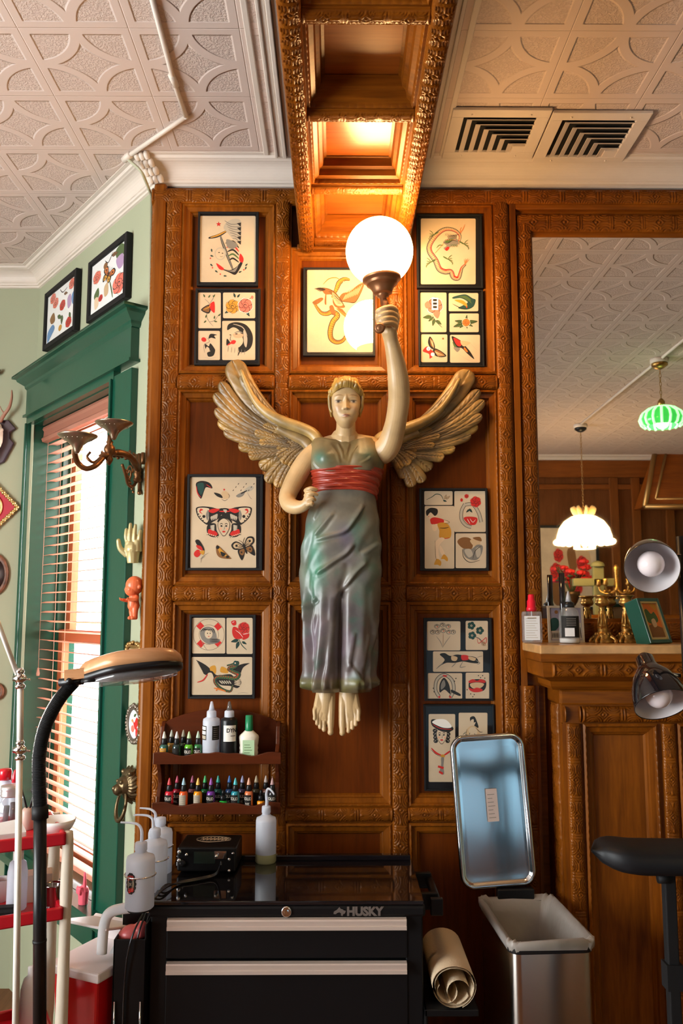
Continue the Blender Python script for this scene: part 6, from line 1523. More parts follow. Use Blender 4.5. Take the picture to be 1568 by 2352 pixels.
# middle tray
p = atz(37, 2088, t2); o = thing('tall_bottle', 'tall translucent white bottle on the middle red tray', 'bottle', p); m = MB(); m.lathe([(.024,0),(.027,.004),(.027,.10),(.022,.125),(.014,.132)], 24); m.build('body', milky, o); m = MB(); m.lathe([(.014,.132),(.014,.158),(.004,.16)], 20); m.build('cap', white, o)
p = atz(80, 2065, t2); o = thing('carton', 'cream cardboard carton on the middle red tray behind the black pole', 'box', p, .35); m = MB(); m.box((-.045,-.03,0),(.045,.03,.075)); m.build('box', mat('cream_card', (.75,.62,.52), .6), o, bevel=.002)
p = atz(121, 2085, t2); o = thing('steel_cup', 'dark polished steel cup on the middle red tray', 'cup', p); m = MB(); m.lathe([(.024,0),(.026,.003),(.020,.008),(.024,.012),(.025,.060),(.028,.064),(.026,.064),(.022,.058),(.02,.02),(.003,.018)], 28); m.build('cup', mat('dark_steel', (.35,.32,.33), .15, 1), o)
p = atz(-2, 2070, t2); o = thing('paper_cup', 'white paper cup at the left end of the middle red tray', 'cup', p); m = MB(); m.lathe([(.018,0),(.026,.06),(.028,.062),(.024,.058),(.01,.004)], 24); m.build('cup', white, o)
p = atz(12, 2108, t2); o = thing('black_pouch', 'black pouch lying on the middle red tray at left edge', 'pouch', p, .2); m = MB(); m.box((-.06,-.022,0),(.035,.022,.030)); m.build('pouch', blackm, o, bevel=.010)
# lower tray
t3 = zk3-.026
p = atz(86, 2340, t3) if False else CM @ Vector((-.055,.14,t3)); o = thing('lower_bottle', 'white bottle standing on the lowest tray behind the black pole', 'bottle', p); m = MB(); m.lathe([(.026,0),(.030,.004),(.030,.12),(.022,.15),(.012,.158),(.012,.18),(.004,.182)], 24); m.build('body', white, o)
p = CM @ Vector((-.235,.14,t3)); o = thing('storage_bin', 'black plastic bin on the lowest tray at the left edge', 'bin', p, cart.rotation_euler.z); m = MB(); m.box((-.12,-.09,0),(.07,.10,.17)); m.build('bin', blackm, o, bevel=.01); m = MB(); m.box((-.13,-.10,.17),(.08,.13,.19)); m.build('lid', mat('grey_lid', (.08,.08,.09), .5), o, bevel=.004)
# small pink pointing hand on the sill
p = WM @ Vector((ws_r-.075, -.045, wz0+.0045)); o = thing('pink_hand_candle', 'small pink pointing hand figure on the window sill', 'figurine', p, WPHI)
m = MB()
def pl(pts, r0, r1): m.tube(spline([Vector(q) for q in pts], 4), list(np.linspace(r0, r1, 4*(len(pts)-1)+1)), 12); m.ball(Vector(pts[-1]), r1, 8, 6)
pl([(0,0,0),(0,0,.03),(0,0,.05)], .018, .022); pl([(.006,0,.05),(.010,0,.085),(.008,0,.118)], .0085, .005)
for x_ in (-.010,-.002,.012): pl([(x_,-.008,.05),(x_,-.018,.064),(x_,-.020,.046)], .0075, .006)
remeshed('hand', m, mat('pink_wax', (.80,.12,.17), .4, sss=.2), o, .002, 1)
# red sharps bin with white lid
bx = at(212, 2196, -.50); 
rb_ = thing('red_bin', 'red plastic bin with open white lid between the cart and the black cabinet', 'bin', (bx.x+.015, -.46, 0), -.45)
zl = bx.z
m = MB(); vs = []
for z_, s_ in ((.02,.72),(zl-.03,1.0)):
    for (x_, y_) in ((-.085,-.11),(.085,-.11),(.085,.11),(-.085,.11)): vs.append((x_*s_, y_*s_, z_))
m.add(vs, [(0,3,2,1),(4,5,6,7),(0,1,5,4),(1,2,6,5),(2,3,7,6),(3,0,4,7)]); m.build('body', mat('opaque_red', (.60,.008,.012), .35, coat=.2), rb_, bevel=.008)
lidm = mat('pale_lid', (.80,.72,.70), .4)
m = MB(); m.box((-.10,-.125,zl-.034),(.10,.125,zl-.006)); m.build('lid', lidm, rb_, bevel=.006)
m = MB(); Mh = Matrix.Translation((0,.11,zl-.006)) @ Matrix.Rotation(math.radians(28), 4, 'X'); m.box((-.09,-.01,0),(.09,.006,.09), M=Mh); m.box((-.09,-.20,.0),(.09,-.0,.008), M=Matrix.Translation((0,.11,zl+.05)) @ Matrix.Rotation(math.radians(-14), 4, 'X')); m.build('lid_flap', lidm, rb_, bevel=.003)
# ---------------------------------------------------------------- tool cabinet and what stands on it
YFc = -.55
TL = at(347, 2075, YFc); TR = at(970, 2075, YFc); ztop_c = at(658, 2068, YFc).z
YBc = at(658, 1966, 0).y
def ysolve(py, z): 
    d = RM @ Vector((0, -(py-1176)/F, -1)); return CAM.y+d.y*(z-CAM.z)/d.z
YBc = min(ysolve(1972, ztop_c), -.065)
cabx = (TL.x+TR.x)/2; CW = (TR.x-TL.x)/2; dep = YBc-YFc
cab = thing('tool_cabinet', 'black metal rolling tool cabinet with pale drawer pulls below the statue', 'tool cabinet', (cabx, YFc, 0))
pz = lambda py: at(658, py, YFc).z-0
pxx = lambda px: at(px, 2100, YFc).x-cabx
blk = mat('black_powder_coat', (.004,.004,.0045), .4, spec=.3)
m = MB(); m.box((-CW,.012,.12),(CW,dep,ztop_c-.035)); 
for s_ in (-1,1): m.box((s_*CW,0,.12),(s_*(CW-.052),.02,ztop_c-.035))
m.build('body', blk, cab, bevel=.004)
m = MB(); m.box((-CW-.008,-.012,pz(2104)),(CW+.008,dep,ztop_c-.012)); m.build('top_trim', blk, cab, bevel=.008)
m = MB(); m.box((-CW-.004,-.008,ztop_c-.012),(CW+.004,dep,ztop_c)); m.box((-CW,dep-.025,ztop_c),(CW,dep,ztop_c+.018)); m.build('top', blackg, cab, bevel=.003)
xl, xr = pxx(387), pxx(932)
pull = mat('cream_aluminium_pull', (.60,.49,.42), .35, .35)
zs = [pz(2105), pz(2205), pz(2205)-(pz(2105)-pz(2205))*1.9, .18]
for i in range(3):
    m = MB(); m.box((xl-.004,-.004,zs[i+1]+.006),(xr+.004,.02,zs[i])); d_ = m.build('drawer', blk, cab, bevel=.003)
    m = MB(); hp = pz(2105)-pz(2131); pf = [(-.006,0),(-.022,-.002),(-.024,-.006),(-.022,-hp*.62),(-.026,-hp*.66),(-.026,-hp*.96),(-.020,-hp),(-.006,-hp)]
    n = len(pf); m.add([(xl,y_,zs[i]+z_) for y_,z_ in pf]+[(xr,y_,zs[i]+z_) for y_,z_ in pf], [(j,(j+1)%n,(j+1)%n+n,j+n) for j in range(n)]+[tuple(range(n))[::-1], tuple(range(n,2*n))]); m.build('drawer_pull', pull, d_)
m = MB(); Mk = TM((pxx(658),-.012,pz(2090)), PI/2); m.lathe([(.0155,0),(.0155,.004),(.012,.007),(.010,.005),(.007,.007),(.003,.007)], 28, 0, Mk); m.build('lock', chrome, cab)
bd_ = mat('badge_grey', (.20,.17,.15), .35, .5)
text('logo_lettering', 'HUSKY', .034, bd_, Matrix.Translation((pxx(837),-.0135,pz(2091))) @ FRONT, cab, .0008, .0018, 1.0)
m = MB()
HL = lambda a, b: (pxx(600+a/3.136), pz(1850+b/3.136))
m.prism([HL(*q) for q in ((520,770),(522,755),(545,742),(562,722),(572,735),(585,738),(592,745),(608,750),(600,768),(590,770),(583,788),(572,778),(575,768),(562,758),(548,762),(535,772))], -.0145, -.0125)
m.build('logo_mark', bd_, cab)
for s_ in (-1,1):
    for y_ in (.05, dep-.05): m = MB(); m.tube([(s_*(CW-.07)-.015,y_,.055),(s_*(CW-.07)+.015,y_,.055)], .055, 20); m.build('caster', blackm, cab)
# side handle on the right and the towel shelf
m = MB()
for py_ in (2010, 2060):
    pass
hz = at(990, 2070, YFc+.12).z
m.box((CW,.10,hz-.02),(CW+.06,.12,hz+.03)); m.box((CW,.30,hz-.02),(CW+.06,.32,hz+.03)); m.tube([(CW+.055,.06,hz+.005),(CW+.055,.36,hz+.005)], .014, 12); m.box((CW+.03,.05,hz-.02),(CW+.068,.07,hz+.03))
m.build('side_handle', blk, cab, bevel=.003)
zt = at(1030, 2312, YFc-.0).z
m = MB(); m.box((CW,-.02,zt-.02),(CW+.16,.38,zt)); m.box((CW,-.02,zt-.12),(CW+.01,.38,zt)); m.build('side_shelf', blk, cab, bevel=.003)
# power supply
zc = ztop_c
pp = atz(473, 2008, zc); ps = thing('power_supply', 'black box power supply with silver knobs and script emblem on the cabinet top', 'power supply', (pp.x, pp.y, zc), -.02)
W2 = (atz(541,2008,zc).x-atz(405,2008,zc).x)/2; H2 = .085
m = MB(); m.box((-W2,0,.008),(W2,.16,H2)); m.build('case', blk, ps, bevel=.006)
m = MB(); m.box((-W2*.42,-.002,.034),(W2*.30,.0,.072)); m.build('display', mat('lcd_dark', (.012,.022,.018), .15, coat=.5), ps)
sc_ = W2*2/137
def psx(px): return (px-473)*sc_
for (px_, py_, r_) in ((410+1,1953,.0075),(428,1960,.006),(411,1976,.0075),(535,1956,.0045),(527,1972,.0055),(527,2002,.0055)):
    m = MB(); m.lathe([(r_,0),(r_,.008),(r_*.7,.012),(.002,.013)], 18, 0, TM((psx(px_)+.0,-.0,H2-(py_-1942)*.00118), PI/2)); m.build('knob', chrome, ps)
m = MB(); m.box((psx(492),-.004,.050),(psx(520),0,.074)); m.tube([(psx(498),-.004,.064),(psx(498),-.02,.06)], .005, 10); m.build('jack_plate', chrome, ps)
m = MB(); m.lathe([(.012,0),(.012,.006),(.004,.008)], 8, 0, TM((psx(418),0,H2-.05), PI/2)); m.build('foot_knob', black, ps)
ar = Art(lambda x, y, d: Vector((psx(x), .025+(1960-y)*.0037, H2+.0002+d)), .0003)
ar.E('grey', 478, 1940, 42, 9.5, 0, 30); ar.E('black', 478, 1940, 39, 8, 0, 30)
for k in range(7): x_ = 452+k*9; ar.L('paper', 1.8, [(x_-4,1944),(x_,1934),(x_+2,1944),(x_+5,1938),(x_+8,1942)], 4)
ar.L('paper', 1.6, [(440,1945),(470,1950),(520,1944)]); ar.L('paper', 1.5, [(445,1934),(475,1931),(515,1937)])
ar.mb.build('emblem', [INK[k] for k in INKN], ps)
# cables from the supply over the left edge
cb_ = thing('power_cables', 'thin black cables trailing from the power supply over the cabinet edge', 'cable', (pp.x-.05, pp.y-.02, zc))
O_ = Vector(cb_.location)
def gp_(px, py, z): return atz(px, py, z)-O_
for i, off in enumerate((0, .008, .016)):
    m = MB(); s0 = gp_(508,1985-i*3,zc+.055); e1 = Vector((TL.x-.018-.012*i, YFc+.02-.03*i, zc-.08))-O_; e2 = e1+Vector((-.014-.004*i,.0,-.16)); e3 = e2+Vector((.006*(i-1),0,-.34))
    m.tube(spline([s0, gp_(495,2010-i*2,zc+.012), gp_(450,2022-i*2,zc+.006), gp_(405,2030-i,zc+.006), Vector((TL.x+.012, YFc+.09-.03*i, zc+.006))-O_, e1, e2, e3], 8), .0028, 8); m.build('cable', mat('black_cable', (.01,.01,.012), .25, coat=.4), cb_)
# wash bottle
def wash_bottle(label, px, py, z, h, r, bend, liquid=True, sticker=False, base=None):
    p = base or atz(px, py, z); o = thing('wash_bottle', label, 'bottle', p, 0, 'white wash bottles with curved spouts' if not liquid else None)
    m = MB(); m.lathe([(r*.9,0),(r,.004),(r,h-.014),(r*.93,h-.004),(r*.55,h+.002),(.30*r+.004,h+.008)], 36); b = m.build('body', milky, o)
    if liquid: m = MB(); m.lathe([(r*.9,.0),(r+.0004,.004),(r+.0004,h*.20)], 36, cap=False); m.build('liquid', mat('pale_green_liquid', (.42,.44,.24), .3), o)
    m = MB(); m.lathe([(r*.40,h),(r*.42,h+.006),(r*.38,h+.010),(r*.44,h+.014),(r*.43,h+.032),(r*.40,h+.035),(.006,h+.037)], 28); m.build('cap', milky, o)
    m = MB(); q = spline([(0,0,h+.03)]+bend, 8); m.tube(q, list(np.linspace(.0062,.0026,len(q))), 10); m.build('spout', milky, o)
    if sticker:
        ar = Art(lambda x, y, d: Vector(((r+.0008+d)*math.sin((x-.55)*1.5), -(r+.0008+d)*math.cos((x-.55)*1.5), h*.72-y*h*.45)), .0004)
        ar.scallop('black', .25,.42,.20,.36,14,.09); ar.E('black', .25,.42,.22,.38); ar.E('paper', .25,.42,.17,.32); ar.E('black', .25,.42,.13,.26)
        for (x,y) in ((.12,.22),(.32,.18),(.2,.72),(.34,.66)): ar.E('red', x, y, .08, .10)
        ar.E('paper', .22,.45,.04,.06); ar.E('black', .22,.45,.02,.03); ar.L('red', .03, [(.10,.2),(.2,.1),(.35,.15)]); ar.L('grey', .02, [(.05,.3),(.45,.6)]); ar.L('grey', .02, [(.45,.25),(.05,.65)])
        ar.mb.build('sticker', [INK[k] for k in INKN], o)
    return o
hb_ = .150
wash_bottle('wash bottle with a little yellow liquid and bent spout, standing on the cabinet top', 610, 1980, zc, .152, .0355, [(.002,0,.20),(.000,0,.228),(.006,-.004,.246),(.020,-.012,.240),(.028,-.016,.228)], True)
# holder with three bottles on the left side of the cabinet
Lx = TL.x
hold_o = thing('bottle_holder', 'white plastic arm and wire rings holding wash bottles at the cabinet side', 'bottle holder', (Lx-.06, YFc+.0, zc-.19))
O_ = Vector(hold_o.location)
spots = [(320, 2085, -.60, .150, .042, True), (353, 2043, -.42, .150, .040, False), (366, 2010, -.27, .150, .040, False)]
spouts = [((325,1936),(325,1908),(317,1894),(300,1890),(277,1889)), ((352,1909),(351,1884),(343,1875),(328,1872),(307,1872)), ((357,1894),(357,1870),(348,1860),(336,1857),(321,1856))]
wpos = []
for (px_, py_, y_, h_, r_, st) in spots: wpos.append(at(px_, py_, y_))
zb1 = wpos[0].z
for i, (px_, py_, y_, h_, r_, st) in enumerate(spots):
    p = Vector((wpos[i].x, y_, wpos[i].z))
    lab = ['white wash bottle with red and black sticker, front of three at the cabinet side','white wash bottle with curved spout, middle of the three at the cabinet side','white wash bottle with the highest curved spout, rear of the three at the cabinet side'][i]
    o = wash_bottle(lab, 0, 0, 0, h_, r_, [tuple(at(a_,b_,y_)-p) for a_,b_ in spouts[i]], False, st, base=p)
    m = MB(); m.tube([Vector((p.x+math.cos(a)*(r_+.003), p.y+math.sin(a)*(r_+.003), p.z+.095))-O_ for a in np.linspace(0,2*PI,36)], .0022, 8); m.tube([Vector((p.x+r_, p.y+.01, p.z+.095))-O_, Vector((Lx+.002, p.y+.02, p.z+.095))-O_], .0022, 8); m.build('ring', chrome, hold_o)
m = MB(); 
for i in range(3): p = Vector((wpos[i].x, spots[i][2], wpos[i].z)); m.lathe([(.034,-.006),(.034,-.001),(.004,-.0005)], 20, 0, Matrix.Translation(p-O_)); m.tube([p-O_+Vector((0,0,-.004)), Vector((Lx+.002, p.y+.01, p.z-.004))-O_], .004, 8)
m.build('support', blackm, hold_o)
# white curved arm
m = MB(); zz0 = zb1-.012; sp = spline([Vector((Lx-.004,YFc-.01,zz0)), Vector((Lx-.06,YFc-.015,zz0)), Vector((Lx-.115,YFc-.015,zz0-.012)), Vector((Lx-.135,YFc-.012,zz0-.05)), Vector((Lx-.14,YFc-.01,zz0-.13))], 6)
m.tube([q-O_ for q in sp], .016, 12, flat=.8); m.build('arm', white, hold_o)
# glove box caddy on the side
gx0 = at(258, 2150, YFc-.03).x; zg = at(300, 2158, YFc-.03).z
gc = thing('glove_caddy', 'black caddy hung on the left side of the cabinet with gloves sticking out', 'caddy', ((gx0+Lx)/2, YFc-.03, .20)); Wg = (Lx-gx0)/2-.004
m = MB(); hgt = zg-.20
m.box((-Wg,0,0),(Wg,.006,hgt)); m.box((-Wg,.10,0),(Wg,.106,hgt+.04)); m.box((-Wg,0,0),(-Wg+.006,.106,hgt)); m.box((Wg-.006,0,0),(Wg,.106,hgt+.04)); m.box((-Wg,0,0),(Wg,.106,.006)); m.build('box', blk, gc, bevel=.002)
m = MB(); m.ball((-.008,.045,hgt-.004), .034, 16, 10, sz=.9, sy=.8); m.ball((.020,.05,hgt+.008), .026, 14, 10); m.ball((-.03,.05,hgt-.008), .02, 12, 8); remeshed('gloves', m, mat('pink_gloves', (.62,.12,.12), .35, coat=.2), gc, .003, 1)
m = MB()
for x_ in (-.04, .035): m.tube([(x_,-.004,hgt-.17),(x_+.002,-.010,hgt-.25),(x_+.006,-.004,hgt-.29)], .003, 8)
m.build('wire_clip', chrome, gc)
pc_ = Vector((gx0-.03, YFc+.02, zg-.06)); o = thing('paper_sheet', 'white card leaning behind the black caddy over the red bin', 'paper', (gx0-.02, YFc+.085, zg-.30))
m = MB(); m.prism([(-.055,.14),(.04,.33),(.04,-.02)], -.002, .002); m.build('sheet', white, o)
# paper towel roll
rp = Vector((TR.x+.088, YFc+.0, zt))
tr_ = thing('paper_towel_roll', 'cream paper towel roll lying on the shelf at the right side of the cabinet', 'paper towel', (rp.x, YFc-.02, zt), 0)
R_ = .066
m = MB(); n = 60; vs = []; L2 = .30
for k in range(n+1):
    t_ = k/n; a = -1.2+t_*4.2*PI; r_ = R_*(1-.13*t_*t_-.10*t_)*(1+.02*math.sin(a*3)); vs.append((r_*math.cos(a)*(1+.02*t_), R_*.95+r_*math.sin(a)*.92))
N = len(vs); m.add([(x_,-.0,z_) for x_,z_ in vs]+[(x_,L2,z_) for x_,z_ in vs], [(i,i+1,i+1+N,i+N) for i in range(N-1)], 0, True)
m.add([(x_*.985,.003,R_*.95+(z_-R_*.95)*.985) for x_,z_ in vs]+[(x_*.985,L2,R_*.95+(z_-R_*.95)*.985) for x_,z_ in vs], [(i+N,i+1+N,i+1,i) for i in range(N-1)], 0, True)
for (cx_, a0, r_) in ((-.020,2.4,.030),(.014,.4,.034)):
    cu_ = [(cx_+r_*math.cos(a0+k*.36), R_*.72+r_*math.sin(a0+k*.36)) for k in range(13)]; c_ = len(cu_)
    m.add([(x_,.002,z_) for x_,z_ in cu_]+[(x_,L2,z_) for x_,z_ in cu_], [(i,i+1,i+1+c_,i+c_) for i in range(c_-1)], 0, True)
m.build('roll', mat('unbleached_paper', (.60,.47,.31), .85, bump=.3, bscale=200), tr_)
# ---------------------------------------------------------------- bottle shelf on the wall
sy0 = -.062; sx0, sx1 = at(354,1700,-.13).x, at(646,1700,-.13).x
s_top, s_b1, s_b2 = at(500,1628,-.04).z, at(500,1750,-.13).z, at(500,1858,-.13).z
shf = thing('wall_shelf', 'two-tier dark wooden wall shelf with scalloped lips holding ink bottles', 'shelf', ((sx0+sx1)/2, -.034, s_b2-.01))
cx_ = (sx0+sx1)/2; SW = (sx1-sx0)/2; SB = s_b2-.01
m = MB()
poly = [(-SW+.02,0)]+[(-SW+.02,s_top-SB-.05)]+[(x_, s_top-SB-.05+.05*math.cos(x_/(SW-.02)*PI/2)**.7) for x_ in np.linspace(-SW+.03, SW-.03, 18)]+[(SW-.02,s_top-SB-.05),(SW-.02,0)]
poly2 = [p_ for p_ in poly if True]
m.prism([(x_,z_) for x_,z_ in [(-SW+.02,s_b1-SB-.0)]+poly[1:-1]+[(SW-.02,s_b1-SB)]], -.012, .0); m.build('back', wood_shelf, shf)
for s_ in (-1,1):
    m = MB(); pr_ = [(0,0),(0,s_top-SB-.04),(-.03,s_top-SB-.06),(-.05,s_top-SB-.12),(-.085,s_b1-SB+.03),(-.095,s_b1-SB+.0),(-.07,s_b1-SB-.04),(-.055,s_b1-SB-.08),(-.085,.05),(-.095,.0)]
    x_ = s_*(SW-.016); n = len(pr_); m.add([(x_-.007,y_-.0,z_) for y_,z_ in pr_]+[(x_+.007,y_,z_) for y_,z_ in pr_], [(i,(i+1)%n,(i+1)%n+n,i+n) for i in range(n)]+[tuple(range(n))[::-1], tuple(range(n,2*n))]); m.build('side', wood_shelf, shf, bevel=.002)
for i, zz in enumerate((s_b1-SB, 0)):
    m = MB(); m.box((-SW+.018,-.098,zz),(SW-.018,-.0,zz+.010)); hl_ = at(500,1730,-.13).z-at(500,1757,-.13).z
    top = [(x_, zz-.004+hl_*(.86+.14*math.cos(x_/SW*PI*2.0))-.003*math.sin(abs(x_/SW)*14)) for x_ in np.linspace(-SW, SW, 40)]
    m.prism([(-SW,zz-.006)]+top+[(SW,zz-.006)], -.110, -.098); m.build('shelf_board', wood_shelf, shf, bevel=.002)
def ink(label, px, tier, body, cap_tip, lab='SOLID', y=-.11, h=1.0, labc='black', grp=None, dark_tip=False):
    zb = (s_b1 if tier == 0 else s_b2)+.0005
    p = at(px, 1740 if tier == 0 else 1845, y); r_ = .0152*h
    o = thing('ink_bottle', label, 'bottle', (p.x, y, zb), 0, grp)
    H_ = .060*h
    m = MB(); m.lathe([(r_*.92,0),(r_,.002),(r_,H_*.82),(r_*.86,H_*.94),(r_*.5,H_)], 20); m.build('body', mat('ink_fill_'+'_'.join('%02d' % int(c*100) for c in body), body, .15, coat=.5), o)
    m = MB(); m.lathe([(r_*.62,H_*.96),(r_*.66,H_*.98),(r_*.66,H_+.010),(r_*.56,H_+.016),(r_*.5,H_+.020)], 16); m.build('neck_ring', black, o)
    m = MB(); m.lathe([(r_*.5,H_+.018),(r_*.48,H_+.024),(r_*.2,H_+.040),(r_*.12,H_+.043),(.0008,H_+.044)], 14)
    m.build('nozzle', mat('cap_'+'_'.join('%02d' % int(c*100) for c in cap_tip), cap_tip, .3), o)
    # wrapped label
    rl = r_+.0004; a0, a1 = -1.25, .65; n = 14; z0, z1 = H_*.10, H_*.78
    m = MB()
    for k in range(n+1): a = a0+(a1-a0)*k/n; m.v += [Vector((math.sin(a)*rl,-math.cos(a)*rl,z0)), Vector((math.sin(a)*rl,-math.cos(a)*rl,z1))]
    for k in range(n): m.f.append((2*k,2*k+2,2*k+3,2*k+1)); m.m.append(0); m.sm.append(True)
    lo = m.build('label', INK['black' if labc == 'black' else labc], o)
    if lab:
        for t_, zz_, sz_ in ((lab,.56,.0135),('INK',.26,.0115)):
            tx = text('label_text', t_, sz_*h, INK['white'], FRONT, None, .0001, .0005, .80); tx.parent = o
            v = coords(tx.data); a = v[:,0]/rl-.25; v2 = np.stack([np.sin(a)*(rl+.0005), -np.cos(a)*(rl+.0005)+v[:,1]*.0, v[:,2]+H_*zz_], -1); tx.data.vertices.foreach_set('co', v2.reshape(-1).astype(np.float32)); tx.data.update()
    elif labc != 'black':
        m = MB()
        for k in range(5):
            zq_ = z0+(z1-z0)*(.15+.17*k)
            for j in range(6): a = a0+.25+(a1-a0-.5)*j/6; b = a0+.25+(a1-a0-.5)*(j+1)/6; m.add([(math.sin(a)*(rl+.0004),-math.cos(a)*(rl+.0004),zq_),(math.sin(b)*(rl+.0004),-math.cos(b)*(rl+.0004),zq_),(math.sin(b)*(rl+.0004),-math.cos(b)*(rl+.0004),zq_+.0016),(math.sin(a)*(rl+.0004),-math.cos(a)*(rl+.0004),zq_+.0016)], [(0,1,2,3)])
        m.build('label_text', INK['grey'], o)
    return o
clr = (.62,.60,.58)
G1 = 'ink bottles on the upper shelf'; G2 = 'ink bottles on the lower shelf'
# upper tier
ink('ink bottle with yellow label, leftmost of the upper shelf', 376, 0, (.02,.10,.08), (.6,.62,.55), None, -.118, labc='gold', grp=G1)
ink('ink bottle with clear nozzle between the yellow-labelled and the red-lettered ones, upper shelf back row', 393, 0, (.25,.14,.02), (.35,.36,.30), None, -.080, labc='gold', grp=G1)
ink('ink bottle with black and red arched label, upper shelf front', 405, 0, (.01,.03,.03), (.6,.60,.62), None, -.118, labc='black', grp=G1)
ink('dark ink bottle in the back row of the upper shelf, beside the bright green one', 420, 0, (.02,.05,.02), (.30,.28,.20), None, -.080, labc='black', grp=G1)
ink('bright green ink bottle with white lettering on the upper shelf', 433, 0, (.10,.42,.02), (.45,.62,.35), 'SOLID', -.118, grp=G1)
ink('dark green ink bottle next to the big white bottle on the upper shelf', 454, 0, (.02,.16,.04), (.40,.52,.40), 'SOLID', -.110, grp=G1)
# lower tier front / back
front = [(388,(.55,.01,.03),(.60,.04,.05),'SOLID','crimson'),(421,(.75,.10,.02),(.35,.55,.65),None,'orange-red'),(454,(.80,.30,.01),(.85,.50,.10),None,'amber'),(484,(.16,.03,.30),(.30,.08,.40),'SOLID','violet'),(540,(.02,.28,.36),(.06,.45,.50),'SOLID','turquoise'),(571,(.72,.20,.07),(.70,.34,.22),'SOLID','salmon'),(625,(.02,.02,.025),(.42,.25,.25),'SOLID','black')]
for px_, bc, cc, lb, nm in front:
    ink('%s ink bottle in the front row of the lower shelf' % nm, px_, 1, bc, cc, lb, -.118, labc='light' if lb is None else 'black', grp=G2)
back = [(406,(.40,.01,.03),(.45,.05,.10),'dark red','crimson and orange-red'),(441,(.30,.10,.12),(.38,.08,.16),'maroon','orange-red and amber'),(470,(.01,.20,.05),(.05,.42,.12),'deep green','amber and violet'),(500,(.02,.12,.10),(.03,.36,.28),'teal','violet and low green'),(526,(.02,.06,.16),(.04,.14,.40),'navy','low green and turquoise'),(556,(.08,.06,.12),(.28,.28,.45),'plum','turquoise and salmon'),(588,(.10,.08,.04),(.45,.36,.22),'brown','salmon and short amber'),(610,(.16,.05,.03),(.50,.42,.38),'rust','short amber and black')]
for px_, bc, cc, nm, bt in back:
    ink('%s ink bottle in the back row between the %s ones, lower shelf' % (nm, bt), px_, 1, bc, cc, 'SOLID' if nm in ('teal','navy','plum','dark red') else None, -.078, grp=G2)
for px_, bc, nm in ((512,(.02,.50,.06),'green'),(599,(.80,.30,.01),'amber')):
    zb = s_b2+.0005; p = at(px_, 1845, -.118); o = thing('ink_jar', 'short %s-labelled dropper bottle with black lid in the lower shelf front row' % nm, 'bottle', (p.x, -.118, zb), 0, G2)
    m = MB(); m.lathe([(.0125,0),(.0135,.002),(.0135,.022),(.010,.026)], 18); m.build('body', mat('short_'+nm, bc, .3), o); m = MB(); m.lathe([(.0105,.024),(.0105,.042),(.007,.044)], 18); m.lathe([(.006,.044),(.0045,.060),(.001,.062)], 12); m.build('lid', black, o)
# three large bottles
def big(label, px, body, cap, kind):
    zb = s_b1+.0005; p = at(px, 1735, -.105); o = thing('large_bottle', label, 'bottle', (p.x, -.105, zb)); r_ = .0305
    if kind < 2:
        m = MB(); m.lathe([(r_*.95,0),(r_,.003),(r_,.138),(r_*.95,.146),(r_*.6,.152),(r_*.5,.154)], 30); m.build('body', body, o)
        m = MB(); m.lathe([(r_*.56,.150),(r_*.58,.153),(r_*.56,.172),(r_*.40,.176)], 24); m.build('cap', milky, o)
        m = MB(); m.lathe([(r_*.34,.176),(r_*.25,.190),(r_*.14,.206),(.0008,.208)], 20); m.build('nozzle', milky if kind == 0 else clear('smoked_nozzle', (.5,.48,.46), .1, .1, .3, (.3,.28,.26)), o)
        rl = r_+.0005
        def lab(a0, a1, z0, z1, mm, nm='label'):
            m = MB(); n = 12
            for k in range(n+1): a = a0+(a1-a0)*k/n; m.v += [Vector((math.sin(a)*rl,-math.cos(a)*rl,z0)), Vector((math.sin(a)*rl,-math.cos(a)*rl,z1))]
            for k in range(n): m.f.append((2*k,2*k+2,2*k+3,2*k+1)); m.m.append(0); m.sm.append(True)
            return m.build(nm, mm, o)
        if kind == 0:
            lab(.25,1.3,.075,.124, INK['black']); lab(-1.4,-.45,.075,.124, INK['black']); rl += .0004; lab(-1.35,-.52,.094,.106, INK['white']); lab(-1.35,-.52,.110,.121, INK['white']); lab(-1.35,-.52,.078,.090, INK['light'])
            rl += .0003
            for k in range(6): lab(.40,1.1,.080+k*.0070,.0818+k*.0070, INK['grey'])
        else:
            lab(-.55,1.0,.070,.126, INK['white'])
            tx = text('label_text', 'DYNA', .020, INK['black'], FRONT, None, .0001, .0005, .9); tx.parent = o; rl += .0006
            v = coords(tx.data); a = v[:,0]/rl+.62; keep = np.stack([np.sin(a)*rl, -np.cos(a)*rl, v[:,2]+.108], -1); tx.data.vertices.foreach_set('co', keep.reshape(-1).astype(np.float32)); tx.data.update()
            lab(.3,.9,.088,.091, INK['grey'])
    else:
        m = MB(); pr_ = [(.026,0),(.034,.003),(.034,.012),(.032,.020),(.034,.028),(.032,.036),(.034,.044),(.032,.052),(.034,.060),(.036,.082),(.034,.088),(.014,.106),(.012,.108)]
        m.lathe(pr_, 30, sy=.62); m.build('body', mat('cream_bottle', (.74,.70,.58), .4), o)
        m = MB(); m.lathe([(.0135,.104),(.0145,.108),(.0130,.158),(.004,.159)], 22); m.build('cap', mat('green_cap', (.01,.20,.08), .3), o)
        m = MB(); m.box((-.020,-.0235,.006),(.022,-.0215,.074)); m.build('label', mat('mint_label', (.42,.60,.36), .5), o)
        m = MB()
        for k in range(6): m.box((-.014,-.0242,.012+k*.009),(.014-.004*(k%3),-.0234,.0135+k*.009))
        m.build('label_text', INK['green'], o)
big('large white bottle with pointed white cap and black labels on the upper shelf', 484, milky, milky, 0)
big('large black ink bottle with white label on the upper shelf', 525, black, milky, 1)
big('cream bottle with tall green cap and mint label on the upper shelf', 571, milky, milky, 2)
